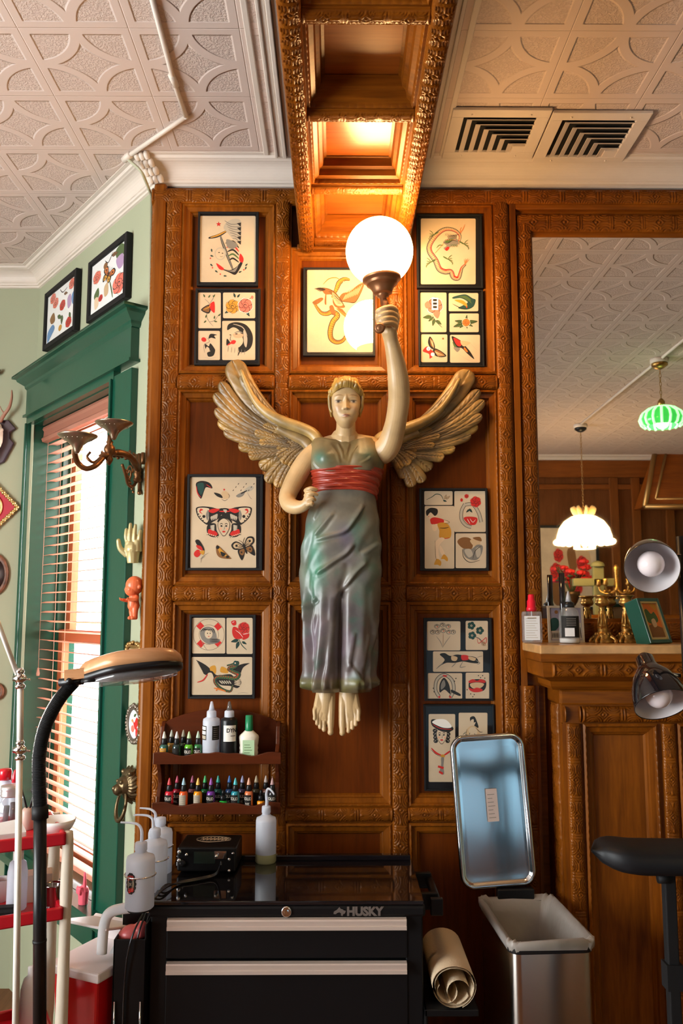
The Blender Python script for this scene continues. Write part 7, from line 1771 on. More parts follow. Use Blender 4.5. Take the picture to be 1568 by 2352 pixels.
# ---------------------------------------------------------------- ceiling vents
def vent(px, py, label):
    pass
slat_c = cream
pA = atz(1020, 236, CEIL); 
def vent(label, q):
    c = [atz(x, y, CEIL) for x, y in q]     # tl, tr, br, bl of the louvre field
    x0 = (c[0].x+c[3].x)/2; x1 = (c[1].x+c[2].x)/2; y0 = (c[0].y+c[1].y)/2; y1 = (c[2].y+c[3].y)/2   # y0 nearer camera
    o = thing('ceiling_vent', label, 'air vent', ((x0+x1)/2, (y0+y1)/2, CEIL-.012)); w_, d_ = (x1-x0)/2, (y1-y0)/2
    b = .045; m = MB()
    for (a0,b0,a1,b1) in ((-w_-b,-d_-b,w_+b,-d_),(-w_-b,d_,w_+b,d_+b),(-w_-b,-d_,-w_,d_),(w_,-d_,w_+b,d_)): m.box((a0,b0,-.004),(a1,b1,.008))
    m.build('face_plate', slat_c, o, bevel=.002)
    m = MB(); m.box((-w_,-d_,.008),(w_,d_,.0115)); m.build('duct_opening', mat('duct_black', (.006,.006,.006), .8), o)
    n = 6; 
    for k in range(n):
        u = (k+.38)/n*.82; xa, ya = -w_+2*w_*u, -d_+2*d_*u; t_ = 2*w_/n*.47; td = 2*d_/n*.40
        m = MB()
        # an L blade: the bar along x at the near side and the bar along y at the left, both tilted
        m.add([(xa,ya,-.002),(w_,ya,-.002),(w_,ya+td,.006),(xa+t_,ya+td,.006),(xa,ya,-.005),(w_,ya,-.005),(w_,ya+td,.003),(xa+t_,ya+td,.003)], [(0,1,2,3),(7,6,5,4),(0,4,5,1),(1,5,6,2),(2,6,7,3),(3,7,4,0)])
        m.add([(xa,ya,-.002),(xa+t_,ya+td,.006),(xa+t_,d_,.006),(xa,d_,-.002),(xa,ya,-.005),(xa+t_,ya+td,.003),(xa+t_,d_,.003),(xa,d_,-.005)], [(0,1,2,3),(7,6,5,4),(0,4,5,1),(1,5,6,2),(2,6,7,3),(3,7,4,0)])
        m.build('louvre', slat_c, o)
    m = MB(); m.box((w_*.64,d_*.64,-.003),(w_,d_,.006)); m.build('damper_corner', slat_c, o)
    for (sx_, sy_) in ((-.8,-1),(.8,-1),(-.8,1),(.8,1)): m = MB(); m.ball((sx_*w_, sy_*(d_+b*.45), -.005), .004, 8, 6); m.build('screw', slat_c, o)
vent('square cream ceiling vent with black L-shaped louvres, nearer the wooden beam', ((1064,261),(1227,261),(1205,343),(1045,340)))
vent('square cream ceiling vent with black L-shaped louvres, farther from the wooden beam', ((1290,266),(1452,269),(1415,354),(1254,352)))
# ---------------------------------------------------------------- chimney breast and mantel
YBr = -.15; YMa = -.30
xb0 = at(1297, 1900, YBr).x; xb1 = 3.0
zmt = at(1380, 1482, YMa).z; zmb = at(1380, 1590, YMa+.02).z
m = MB(); m.box((xb0, YBr, 0), (xb1, 0, zmb-.0)); trim(m.build('breast', wood_v, bevel=.004))
# rail and stiles on its front
def fpx(px, py=1900): return at(px, py, YBr-.03).x
def fpz(py): return at(1400, py, YBr-.03).z
def fst(pa, pb, z0, z1, per=.125):
    a, b = fpx(pa), fpx(pb); m = MB(); m.box((a,YBr,z0),(b,YBr-.022,z1)); trim(m.build('s', wood_v))
    trim(strip('s', ((a+b)/2+.004, YBr-.022, z0), ((a+b)/2+.004, YBr-.022, z1), (b-a)*.72, (0,-1,0), .012, .0085, per, wood_v))
zr0, zr1 = fpz(1662), fpz(1620)
fst(1299, 1346, 0, zr0); fst(1520, 1566, 0, zr0)
m = MB(); m.box((xb0,YBr,zr0),(xb1,YBr-.022,zr1)); trim(m.build('r', wood_h))
trim(strip('r', (fpx(1337,1640),YBr-.022,(zr0+zr1)/2),(xb1,YBr-.022,(zr0+zr1)/2), zr1-zr0-.006, (0,-1,0), .016, .0085, .14, wood_h))
m = MB(); m.box((xb0-.012,YBr-.03,zr1),(xb1,0,zmb+.0)); trim(m.build('r', wood_h, bevel=.008))
trim(frame_mould(fpx(1346), fpx(1520), .2, zr0, YBr, PR, per=.026)); trim(frame_mould(fpx(1566), fpx(1566)+.4, .2, zr0, YBr, PR, per=.026))
# round cut ends of the rails at the corner
for x_ in (fpx(1301,1640), fpx(1335,1640)):
    m = MB(); m.lathe([((zr1-zr0)*.5-.004,0),((zr1-zr0)*.5-.004,.004)], 24, 0, Matrix.Translation((x_-.006, YBr-.022, (zr0+zr1)/2)) @ Matrix.Rotation(PI/2, 4, 'Y'), sy=.55); trim(m.build('end', wood_v))
# left side of the breast: a carved strip and the stiles on the wall beside it
trim(strip('s', (xb0, YBr/2, 0), (xb0, YBr/2, zr1), .085, (-1,0,0), .010, .007, .12, wood_v))
a, b = X(1208,1900,-.03), X(1238,1900,-.03)
m = MB(); m.box((a-.012,0,0),(b+.012,-.03,zmb)); trim(m.build('s', wood_v)); trim(strip('s', ((a+b)/2,-.03,0), ((a+b)/2,-.03,zmb), b-a, (0,-1,0), .012, .0085, .125, wood_v))
# mantel: marble-topped moulded shelf
mxl = at(1195,1490,0).x
marb = mat('yellow_marble', (.50,.27,.10), .3, coat=.3, var=.3, vscale=14)
man = thing('mantel_shelf', 'carved wooden mantel shelf with a pale marble top under the mirror', 'mantel', (mxl, 0, zmb)); mz = zmt-zmb
m = MB(); m.box((0,YMa,mz-.030),(xb1-mxl,0,mz)); m.build('marble_top', marb, man, bevel=.004)
zz_ = [(YBr-.035,0),(YBr-.05,.012),(YBr-.055,.03),(YMa+.028,.050),(YMa+.022,mz-.060),(YMa+.008,mz-.056),(YMa+.006,mz-.030)]
m = MB()
for (y0_, z0_), (y1_, z1_) in zip(zz_[:-1], zz_[1:]):
    i0, i1 = (y0_-YMa)*.6, (y1_-YMa)*.6
    m.add([(i0,y0_,z0_),(xb1-mxl,y0_,z0_),(xb1-mxl,y1_,z1_),(i1,y1_,z1_),(i0,0,z0_),(i1,0,z1_)], [(0,1,2,3),(4,0,3,5)])
m.build('moulding', wood_h, man)
so = strip('carved_band', (.045,YMa+.024,(.050+mz-.060)/2), (xb1-mxl,YMa+.024,(.050+mz-.060)/2), (mz-.11)*.98, (0,-1,0), .010, .0085, .17, wood_h, parent=man)
# splash board behind the objects, between the shelf and the mirror
m = MB(); m.box((fx1,0,zmt),(xb1,-.03,mz0+.004)); trim(m.build('sb', wood_h)); trim(strip('sb', (fx1,-.028,(zmt+mz0)/2), (mx1,-.028,(zmt+mz0)/2), (mz0-zmt)*.8, (0,-1,0), .008, .007, .13, wood_h))
# things on the mantel
def onm(px, y): p = at(px, 1478, y); return Vector((p.x, y, zmt))
o = thing('spray_bottle', 'clear square bottle with red spray cap and white label, left end of the mantel', 'bottle', onm(1222,-.13))
clr_b = clear('clear_bottle', (.92,.93,.92), .10, .04, .10, (.8,.85,.85))
m = MB(); m.box((-.034,-.020,0),(.034,.020,.115)); m.build('body', clr_b, o, bevel=.008)
m = MB(); m.box((-.031,-.0215,.012),(.024,-.0205,.098)); m.build('label', INK['cool'], o)
m = MB()
for k in range(9): m.box((-.026,-.0222,.020+k*.0085),(.016-.005*(k%3),-.0214,.0215+k*.0085))
m.box((-.02,-.0222,.088),(.012,-.0214,.093)); m.build('label_text', INK['light'], o)
m = MB(); m.lathe([(.018,.115),(.018,.128),(.0155,.130),(.0155,.152),(.012,.156),(.011,.172),(.009,.176)], 24); m.build('cap', mat('red_cap', (.62,.01,.03), .3), o)
m = MB(); m.tube([(0,0,.01),(0,0,.115)], .002, 6); m.build('dip_tube', white, o)
o = thing('framed_photo', 'small grey framed picture standing on the mantel behind the clear bottle', 'picture', onm(1301,-.07)); 
m = MB(); w_, h_ = .066, .135; Mt = Matrix.Rotation(math.radians(-5), 4, 'X')
for (u0,v0,u1,v1) in ((-w_,0,-w_+.008,h_),(w_-.008,0,w_,h_),(-w_+.008,0,w_-.008,.008),(-w_+.008,h_-.008,w_-.008,h_)): m.box((u0,-.006,v0),(u1,.006,v1), M=Mt)
m.build('frame', mat('antique_cream_frame', (.42,.34,.24), .4), o)
m = MB(); m.box((-w_+.006,-.003,.006),(w_-.006,.003,h_-.006), M=Mt); m.build('backing', mat('grey_violet_print', (.24,.21,.26), .5), o)
ar = Art(lambda x, y, d: Mt @ Vector(((x-.5)*.112, -.0035-d, h_-.012-y*.112)), .0002)
ar.P('dkgreen', [(.0,.35),(.2,.3),(.3,.5),(.15,.7),(0,.75)]); ar.P('light', [(0,.72),(.3,.7),(.3,1),(0,1)], False); ar.P('light', [(.75,.5),(1,.45),(1,1),(.75,1)], False); ar.E('brown', .2, .1, .06)
for k in range(5): ar.L('black', .03, [(.06+k*.05,.78),(.04+k*.05,.95)]); ar.L('black', .03, [(.78+k*.045,.6),(.80+k*.045,.95)])
ar.mb.build('print', [INK[k] for k in INKN], o)
o = thing('dropper_bottle', 'clear round bottle with pointed nozzle and black label on the mantel', 'bottle', onm(1308,-.15))
m = MB(); m.lathe([(.033,0),(.036,.004),(.036,.100),(.030,.118),(.018,.130),(.015,.134)], 30); m.build('body', clr_b, o)
m = MB(); m.lathe([(.032,.003),(.0345,.006),(.0345,.018)], 28, cap=True); m.build('liquid', INK['cool'], o)
rl = .0366; m = MB(); n = 16
for k in range(n+1): a = -1.1+2.0*k/n; m.v += [Vector((math.sin(a)*rl,-math.cos(a)*rl,.022)), Vector((math.sin(a)*rl,-math.cos(a)*rl,.098))]
for k in range(n): m.f.append((2*k,2*k+2,2*k+3,2*k+1)); m.m.append(0); m.sm.append(True)
m.build('label', INK['black'], o)
m = MB(); m.box((-.026,-.0385,.026),(.008,-.0372,.056)); m.build('price_sticker', INK['cool'], o)
m = MB()
for k in range(5): m.box((-.020,-.0382,.064+k*.006),(.014,-.0372,.0655+k*.006))
m.build('label_text', INK['grey'], o)
m = MB(); m.lathe([(.020,.128),(.021,.132),(.020,.144),(.012,.149)], 24); m.build('collar', black, o)
m = MB(); m.lathe([(.011,.148),(.008,.166),(.003,.186),(.0008,.188)], 18); m.build('nozzle', mat('grey_nozzle', (.35,.34,.35), .3), o)
o = thing('pole_reflection_tube', 'tall slim black tube on the mantel standing in for a reflected lamp pole', 'tube', onm(1294,-.095)); m = MB(); m.tube([(0,0,0),(0,0,.255)], .0105, 18); m.build('tube', blackg, o)  # solid tube added in place of a lamp pole's mirror reflection
def candlestick(label, px, y, h_):
    o = thing('candlestick', label, 'candlestick', onm(px, y), 0, None)
    m = MB(); m.lathe([(.040,.0),(.041,.004),(.034,.012),(.030,.020),(.034,.026),(.026,.034),(.018,.044),(.020,.050),(.012,.060)], 24)
    for k in range(4): a = PI/4+k*PI/2; m.tube(spline([(math.cos(a)*.030,math.sin(a)*.030,.024),(math.cos(a)*.046,math.sin(a)*.046,.014),(math.cos(a)*.050,math.sin(a)*.050,.004)],4), [.008,.008,.007,.006,.006,.007,.008,.009,.009], 8); m.ball((math.cos(a)*.050,math.sin(a)*.050,.006), .008, 8, 6)
    for k in range(12): a = k*PI/6; m.ball((math.cos(a)*.026,math.sin(a)*.026,.032), .006, 6, 5)
    m.build('foot', brass_c, o)
    m = MB(); m.lathe([(.014,.055),(.018,.064),(.012,.072),(.009,.085),(.012,.100),(.014,.112),(.009,.120),(.013,.126),(.009,.132)], 20)
    for k in range(6): a = k*PI/3; m.tube([(math.cos(a)*.018,math.sin(a)*.018,.05),(math.cos(a)*.010,math.sin(a)*.010,.115)], .003, 6)
    m.build('stem', brass_c, o)
    m = MB(); m.lathe([(.008,.130),(.022,.138),(.026,.146),(.024,.152),(.020,.160),(.026,.168),(.032,.172),(.028,.174),(.012,.172),(.010,.165)], 24); m.build('cup', brass_c, o)
brass_c = mat('gilt_bronze', (.36,.19,.045), .36, .85, var=.45, vscale=60, bump=.2)
candlestick('gilt bronze candlestick on the mantel, the one nearer the clear bottles', 1385, -.10, .17)
candlestick('gilt bronze candlestick on the mantel, the one nearer the green framed picture', 1440, -.10, .17)
o = thing('green_framed_picture', 'green and gold framed picture leaning back on the right of the mantel', 'picture', onm(1514,-.185), math.radians(30))
Mt = Matrix.Rotation(math.radians(-19), 4, 'X'); w_, h_ = .058, .168
gfm = mat('dark_green_frame', (.004,.05,.03), .3, coat=.4)
m = MB()
for (u0,v0,u1,v1) in ((-w_,0,-w_+.013,h_),(w_-.013,0,w_,h_),(-w_+.013,0,w_-.013,.013),(-w_+.013,h_-.013,w_-.013,h_)): m.box((u0,-.012,v0),(u1,.050,v1), M=Mt)
m.build('frame', gfm, o, bevel=.002)
m = MB(); u = .013
for (u0,v0,u1,v1) in ((-w_+u,u,-w_+u+.006,h_-u),(w_-u-.006,u,w_-u,h_-u),(-w_+u,u,w_-u,u+.006),(-w_+u,h_-u-.006,w_-u,h_-u)): m.box((u0,-.011,v0),(u1,-.004,v1), M=Mt)
m.build('inner_rim', MATS['gilt'], o)
m = MB(); m.box((-w_+.015,-.004,.015),(w_-.015,.03,h_-.015), M=Mt); m.build('backing', INK['tan'], o)
ar = Art(lambda x, y, d: Mt @ Vector(((x-.5)*.094, -.0045-d, h_-.02-y*.125)), .0002)
ar.P('orange', [(0,0),(1,0),(1,1),(0,1)], False); ar.P('brown', [(0,.7),(.4,.6),(1,.75),(1,1),(0,1)], False); ar.P('green', [(.1,.3),(.3,.15),(.5,.3),(.7,.25),(.8,.5),(.5,.6),(.2,.55)]); ar.P('tan', [(.4,.5),(.6,.45),(.65,.65),(.45,.7)]); ar.P('gold', [(.55,.0),(.9,.05),(.8,.2)])
ar.mb.build('print', [INK[k] for k in INKN], o)
# ---------------------------------------------------------------- floor lamp at the right edge
YP = -1.05
pt = at(1561, 1232, YP); fl_ = thing('floor_lamp', 'black floor lamp at the right edge with two dark bowl shades, bulbs off', 'lamp', (pt.x+.004, YP, 0))
O_ = Vector(fl_.location)
def post(px, py, y=YP): return at(px, py, y)-O_
m = MB(); m.tube([(0,0,.03),(0,0,pt.z)], .0135, 20); m.build('pole', black, fl_)
m = MB(); m.lathe([(.14,0),(.14,.016),(.13,.026),(.02,.03)], 40); m.build('base', blackm, fl_)
bulb_m = mat('opal_bulb', (.74,.66,.66), .12, coat=.5)
def shade(cpx, cpy, apx, apy, yc, ya, mm_out, rad, ln_, lab=None):
    """rim centre (cpx, cpy, yc), apex (apx, apy, ya)"""
    c = post(cpx, cpy, yc); a = post(apx, apy, ya); d = (a-c).normalized(); M_ = Matrix.Translation(c) @ rot_to(d)
    L_ = ln_
    out = [(rad,0),(rad*1.0,.006),(rad*.97,L_*.18),(rad*.90,L_*.38),(rad*.74,L_*.60),(rad*.50,L_*.78),(rad*.36,L_*.88),(rad*.34,L_*1.08),(rad*.20,L_*1.16),(.001,L_*1.17)]
    m = MB(); m.lathe(out, 44, 0, M_, False); sh = m.build('shade', mm_out, fl_, lab)
    m = MB(); m.lathe([(rad*.985,0),(rad*.955,L_*.18),(rad*.88,L_*.36),(rad*.70,L_*.58),(rad*.45,L_*.74),(.001,L_*.78)], 44, 0, M_, False); m.build('shade_lining', mat('white_lining', (.60,.56,.56), .35, coat=.2), sh)
    m = MB(); m.lathe([(rad*.985,0),(rad*1.0,-.002),(rad*1.01,.0),(rad*1.0,.004)], 44, 0, M_, False); m.build('rim', mm_out, sh)
    m = MB(); m.ball((0,0,L_*.22), rad*.50, 24, 16, 0, M_); m.lathe([(rad*.34,L_*.34),(rad*.22,L_*.5),(rad*.2,L_*.74)], 20, 0, M_); m.build('bulb', bulb_m, sh)
    return c + d*L_*.9
e = shade(1497, 1304, 1483, 1262, YP-.06, YP+.065, mat('brass_black_shade', (.055,.04,.02), .2, .6, coat=.5), .066, .125, 'upper shade with a brassy sheen')
m = MB(); m.tube([e, post(1548,1270)], .005, 10); m.box(post(1548,1258)+Vector((0,-.012,-.018)), post(1560,1290)+Vector((0,.012,.018))); m.build('swivel', chrome, fl_)
e = shade(1520, 1618, 1486, 1530, YP-.06, YP+.01, blackg, .066, .125, 'lower glossy black shade')
m = MB(); m.tube([post(1530,1549), post(1562,1552)], .0055, 10); m.lathe([(.008,-.014),(.010,0),(.008,.014)], 12, 0, Matrix.Translation(post(1553,1575))); m.build('swivel', chrome, fl_)
# ---------------------------------------------------------------- arm rest
YS_ = -1.0
ar_ = thing('arm_rest', 'black padded arm rest on a black post at the right edge', 'arm rest', (at(1538,2100,YS_).x, YS_, 0))
O_ = Vector(ar_.location); zt_ = at(1450,1920,YS_+.05).z; zb_2 = at(1410,1988,YS_-.05).z
xl_ = at(1358,1942,YS_).x-O_.x
vs = []; fs = []; L_ = .42; n = 22; k_ = 24
for i in range(n+1):
    t_ = i/n; x_ = xl_+L_*t_; w_ = .085*(math.sin(min(1,(t_+.001)*5)*PI/2)**.55)*(1 if t_ < .9 else math.sqrt(max(0,1-((t_-.9)/.1)**2))+.02); h_ = .034*(math.sin(min(1,(t_+.002)*6)*PI/2)**.5)
    zc_ = zt_-.034-.006*t_+ (.012)*(1-min(1,t_*4))
    for k in range(k_):
        a = 2*PI*k/k_; c_, s_ = math.cos(a), math.sin(a); vs.append((x_, np.sign(c_)*abs(c_)**.6*w_, zc_+np.sign(s_)*abs(s_)**.6*h_*.95))
for i in range(n):
    for k in range(k_): fs.append((i*k_+k, i*k_+(k+1)%k_, (i+1)*k_+(k+1)%k_, (i+1)*k_+k))
fs.append(tuple(range(k_))); fs.append(tuple(range(n*k_, n*k_+k_))[::-1])
m = MB(); m.add(vs, fs, 0, True); m.build('pad', mat('black_vinyl', (.007,.0075,.009), .5, spec=.3, bump=.15, bscale=30), ar_)
m = MB(); m.box((-.014,-.014,.04),(.014,.014,zt_-.066)); m.build('post', blackm, ar_, bevel=.003)
m = MB(); m.box((-.03,-.03,zt_-.075),(.03,.03,zt_-.062)); m.lathe([(.013,0),(.013,.03)],14,0,TM((-.03,-.01,zt_-.085),0,PI/2)); m.build('mount', blackm, ar_)
zk = at(1538,2240,YS_).z; m = MB(); m.box((-.02,-.02,zk-.03),(.02,.02,zk+.03)); m.lathe([(.010,0),(.013,.008),(.010,.022)], 14, 0, TM((.02,0,zk),0,PI/2)); m.build('clamp', blackm, ar_)
for k in range(4): a = PI/4+k*PI/2; m = MB(); m.tube([(0,0,.05),(math.cos(a)*.22,math.sin(a)*.22,.02)], .014, 10); m.build('foot', blackm, ar_)
# ---------------------------------------------------------------- steel bin with its lid up
zr = at(1270, 2172, -.56).z; F0 = at(1172, 2180, -.57); F1 = at(1366, 2166, -.55)
fw_ = (F1.x-F0.x); Bp = atz(1080, 2066, zr); 
bn = thing('step_bin', 'brushed steel rectangular step bin with a white bag and its lid open', 'bin', ((F0.x+F1.x)/2, -.56, 0), math.radians(3.5))
hw_b = fw_/2; dB_ = .40; zr_ = zr
def rbox(hw, d0, d1, r, z, n=6):
    pts = []
    for cx__, cy__, a0 in ((hw-r,d0+r,-PI/2),(hw-r,d1-r,0),(-hw+r,d1-r,PI/2),(-hw+r,d0+r,PI)):
        for k in range(n+1): a = a0+PI/2*k/n; pts.append((cx__+r*math.cos(a), cy__+r*math.sin(a), z))
    return pts
def rstack(m, layers, mi=0, caps=(True,True)):
    n = len(layers[0]); vs = [v_ for l_ in layers for v_ in l_]; fs = [(j*n+k, j*n+(k+1)%n, (j+1)*n+(k+1)%n, (j+1)*n+k) for j in range(len(layers)-1) for k in range(n)]
    if caps[0]: fs.append(tuple(range(n))[::-1])
    if caps[1]: fs.append(tuple(range((len(layers)-1)*n, len(layers)*n)))
    m.add(vs, fs, mi, True)
m = MB(); rstack(m, [rbox(hw_b-.004,.004,dB_,.032,.05), rbox(hw_b-.004,.004,dB_,.032,zr_-.022)], 0, (True,False)); m.build('body', steel, bn)
m = MB(); rstack(m, [rbox(hw_b-.006,.006,dB_,.03,.0), rbox(hw_b-.006,.006,dB_,.03,.05)]); m.build('base', blackm, bn)
m = MB(); rstack(m, [rbox(hw_b,.0,dB_+.004,.034,zr_-.024), rbox(hw_b+.002,-.002,dB_+.006,.036,zr_-.012), rbox(hw_b,.0,dB_+.004,.034,zr_-.002), rbox(hw_b-.014,.014,dB_-.012,.024,zr_-.002), rbox(hw_b-.014,.014,dB_-.012,.024,zr_-.05)], 0, (False,False)); m.build('rim', black, bn)
m = MB(); m.box((-hw_b*.5,dB_-.01,zr_-.03),(hw_b*.5,dB_+.02,zr_+.035)); m.build('hinge', black, bn, bevel=.004)
# lid standing up at the back; polished inner face towards the room
lh = .50; tilt = math.radians(4)
ML = Matrix.Translation((-.055, dB_+.004, zr_+.045)) @ Matrix.Rotation(math.radians(-3), 4, 'Y') @ Matrix.Rotation(-tilt, 4, 'X')
def rrz(hw, z0, z1, r, y, n=8, belly=.0):
    pts = []
    for cx__, cz__, a0 in ((hw-r,z0+r,-PI/2),(hw-r,z1-r,0),(-hw+r,z1-r,PI/2),(-hw+r,z0+r,PI)):
        for k in range(n+1):
            a = a0+PI/2*k/n; zz2 = cz__+r*math.sin(a); u = (zz2-(z0+z1)/2)/((z1-z0)/2); pts.append(((cx__+r*math.cos(a)+(0))*(1+belly*(1-u*u)), y, zz2+belly*.15*(1-((cx__+r*math.cos(a))/hw)**2)*np.sign(u)))
    return pts
hwL = .128
def lidpts(g, y, r=.04): return [tuple(ML @ Vector(p_)) for p_ in rrz(hwL+g, -g, lh+g, r+g, y, 8, .05)]
m = MB(); rstack(m, [lidpts(0,.030), lidpts(.004,.010), lidpts(.004,.0), lidpts(-.002,-.006), lidpts(-.010,-.003), lidpts(-.013,.006), lidpts(-.017,.008)], 0, (True, False)); lid_o = m.build('lid', mat('polished_steel', (.62,.68,.72), .14, 1), bn)
# inner panel, slightly dished
nu_, nv_ = 30, 44; P = np.empty((nu_, nv_, 3))
ring = [Vector(p_) for p_ in rrz(hwL-.015, .015, lh-.015, .026, .0085, 8, .05)]
m = MB(); 
cen = Vector((0,0,lh/2)); layers = []
for j in range(3):
    s_ = 1-j*.05; layers.append([tuple(ML @ Vector((cen.x+(p_.x-cen.x)*s_, .0085+.004*(1-s_*s_), cen.z+(p_.z-cen.z)*s_))) for p_ in ring])
rstack(m, layers, 0, (False, True)); m.build('inner_panel', mat('mirror_steel', (.62,.68,.72), .12, 1, bump=1.0, bscale=3.2), lid_o)
m = MB(); m.box((-.020,.002,lh*.42),(.020,.0035,lh*.64), M=ML); m.build('sticker', mat('beige_sticker', (.48,.38,.33), .6), lid_o)
m = MB()
for k in range(7): m.box((-.015,.0012,lh*(.445+.026*k)),(.010-.004*(k%3),.0019,lh*(.449+.026*k)), M=ML)
m.build('sticker_text', INK['grey'], lid_o)
# bag
_n = [n for n in MATS['mirror_steel'].node_tree.nodes if n.type == 'TEX_NOISE'][0]; _n.inputs['Detail'].default_value = 0; _n.inputs['Distortion'].default_value = .4
bag = thing('bin_bag', 'thin white plastic bag lining the steel bin, folded over its rim', 'bag', Vector(bn.location)+Vector((0,0,zr_-.30)), bn.rotation_euler.z)
zo = -(zr_-.30)
def rr_lay(g, z, amp, seed, n=14, cr=.030):
    base = rbox(hw_b+g, -g, dB_+.004+g, cr, z, n); r = random.Random(seed); ph_ = [r.uniform(0,6) for _ in range(4)]; N = len(base); out = []
    for i, p_ in enumerate(base):
        a = i/N*2*PI; w_ = amp*(math.sin(a*9+ph_[0])+.7*math.sin(a*17+ph_[1])+.5*math.sin(a*31+ph_[2])); out.append((p_[0]*(1+w_*.6), p_[1]+w_*.02, p_[2]+w_*1.0+zo))
    return out
lay = [rr_lay(.004, zr_-.012, .004, 1), rr_lay(.006, zr_-.002, .003, 2), rr_lay(.006, zr_+.010, .003, 3), rr_lay(-.004, zr_+.014, .003, 4), rr_lay(-.020, zr_-.006, .003, 5), rr_lay(-.030, zr_-.06, .010, 6), rr_lay(-.032, zr_-.14, .014, 7), rr_lay(-.04, zr_-.29, .014, 8)]
m = MB(); rstack(m, lay, 0, (False, True))
def film(name):
    mt = bpy.data.materials.new(name); mt.use_nodes = True; nt = mt.node_tree; L = nt.links; b = nt.nodes['Principled BSDF']
    b.inputs['Base Color'].default_value = (.44,.40,.36,1); b.inputs['Roughness'].default_value = .35
    t = nt.nodes.new('ShaderNodeBsdfTransparent'); mx = nt.nodes.new('ShaderNodeMixShader'); mx.inputs[0].default_value = .66
    L.new(t.outputs[0], mx.inputs[1]); L.new(b.outputs[0], mx.inputs[2]); L.new(mx.outputs[0], nt.nodes['Material Output'].inputs['Surface'])
    n = nt.nodes.new('ShaderNodeTexNoise'); n.inputs['Scale'].default_value = 30; bp = nt.nodes.new('ShaderNodeBump'); bp.inputs['Strength'].default_value = .5; bp.inputs['Distance'].default_value = .006
    tc = nt.nodes.new('ShaderNodeTexCoord'); L.new(tc.outputs['Object'], n.inputs['Vector']); L.new(n.outputs['Fac'], bp.inputs['Height']); L.new(bp.outputs['Normal'], b.inputs['Normal']); return mt
m.build('bag', film('bag_film'), bag)
# ---------------------------------------------------------------- the room seen in the mirror
def refl(px, py, yr): p = at(px, py, -yr); return Vector((p.x, yr, p.z))
def reflz(px, py, z): p = atz(px, py, z); return Vector((p.x, -p.y, p.z))
def pendant(name, label, canopy, ctr, r_, build_shade, canopy_m):
    c = reflz(*canopy, CEIL); o = thing(name, label, 'pendant lamp', c); q = refl(*ctr, c.y); dz = q.z-c.z
    m = MB(); m.lathe([(.06,0),(.064,-.006),(.064,-.03),(.058,-.034)], 28); m.build('ceiling_rose', cream, o)
    m = MB(); m.lathe([(.056,-.033),(.056,-.05),(.03,-.07),(.008,-.078)], 28); m.build('canopy', canopy_m, o)
    m = MB(); L_ = abs(dz)-.078-r_*.8; n = int(L_/.028)
    for k in range(n):
        z_ = -.078-L_*(k+.5)/n; 
        m.tube([(math.cos(a)*(.007 if k%2 else 0), math.cos(a)*(0 if k%2 else .007), z_+math.sin(a)*L_/n*.62) for a in np.linspace(0,2*PI,9)], .0022, 6)
    m.build('chain', brass_g, o); build_shade(o, dz, r_); return o
def glowing(name, col, strg, base=(.9,.85,.7)): return mat(name, base, .3, emis=col, estr=strg)
def dome(o, dz, r_):
    m = MB(); gl = glowing('lit_capiz_shell', (1,.66,.30), 16)
    prof_ = [(r_*.22,.20),(r_*.45,.185),(r_*.72,.14),(r_*.90,.075),(r_*.99,.0),(r_*1.0,-.05)]
    m.lathe(prof_, 40, 0, Matrix.Translation((0,0,dz)), False)
    for k in range(20):
        a = 2*PI*k/20; m.ball((math.cos(a)*r_*.99, math.sin(a)*r_*.99, dz-.055), .036, 10, 6, sz=.8, sx=1, sy=1)
    m.build('shade', gl, o)
    m = MB()
    for k in range(8):
        a = 2*PI*k/8; m.tube(spline([(math.cos(a)*.05,math.sin(a)*.05,dz+.18),(math.cos(a)*.08,math.sin(a)*.08,dz+.23),(math.cos(a)*.105,math.sin(a)*.105,dz+.28)],4), [.026,.028,.030,.031,.032,.032,.030,.026,.018], 8, flat=.4)
    m.build('crown', mat('amber_crown', (.75,.50,.22), .4, emis=(1,.6,.2), estr=.25), o)
    m = MB()
    for k in range(5): a = 2*PI*k/5; m.tube([(math.cos(a)*.09,math.sin(a)*.09,dz-.12),(math.cos(a)*.09,math.sin(a)*.09,dz-.03)], .017, 10); m.tube([(0,0,dz-.125),(math.cos(a)*.09,math.sin(a)*.09,dz-.12)], .006, 8)
    m.build('candle_tubes', glowing('lit_candle_tubes', (1,.75,.45), 4), o)
pendant('pendant_lamp', 'glowing dome pendant of scalloped shell pieces with a crown top, seen in the mirror', (1331, 976), (1342, 1232), .255, dome, black)
def greenl(o, dz, r_):
    m = MB(); gg = mat('lit_green_glass', (.05,.5,.08), .1, emis=(.06,.8,.10), estr=.7)
    prof_ = [(r_*.25,.09),(r_*.6,.075),(r_*.9,.04),(r_*1.0,0),(r_*.92,-.035),(r_*.8,-.05)]; m.lathe(prof_, 32, 0, Matrix.Translation((0,0,dz)), False)
    for k in range(16): a = 2*PI*k/16; m.tube([(math.cos(a)*q*1.02, math.sin(a)*q*1.02, dz+z_) for q, z_ in prof_], .009, 8, 1)
    m.build('shade', [gg, mat('lit_pale_green_glass', (.4,.9,.4), .1, emis=(.45,1,.45), estr=1.6)], o)
    m = MB(); m.ball((0,0,dz-.02), .045, 16, 12); m.build('bulb', glowing('bright_bulb', (1,.97,.85), 30), o)
    m = MB(); m.lathe([(.010,.09),(.026,.10),(.024,.13),(.010,.15)], 16, 0, Matrix.Translation((0,0,dz))); m.build('socket', brass, o)
pendant('pendant_lamp', 'glowing green glass pendant on a brass canopy, seen in the mirror', (1511, 826), (1518, 965), .148, greenl, brass)
c1 = reflz(1331, 974, CEIL); c2 = reflz(1511, 826, CEIL); c3 = c2+(c2-c1)*.65
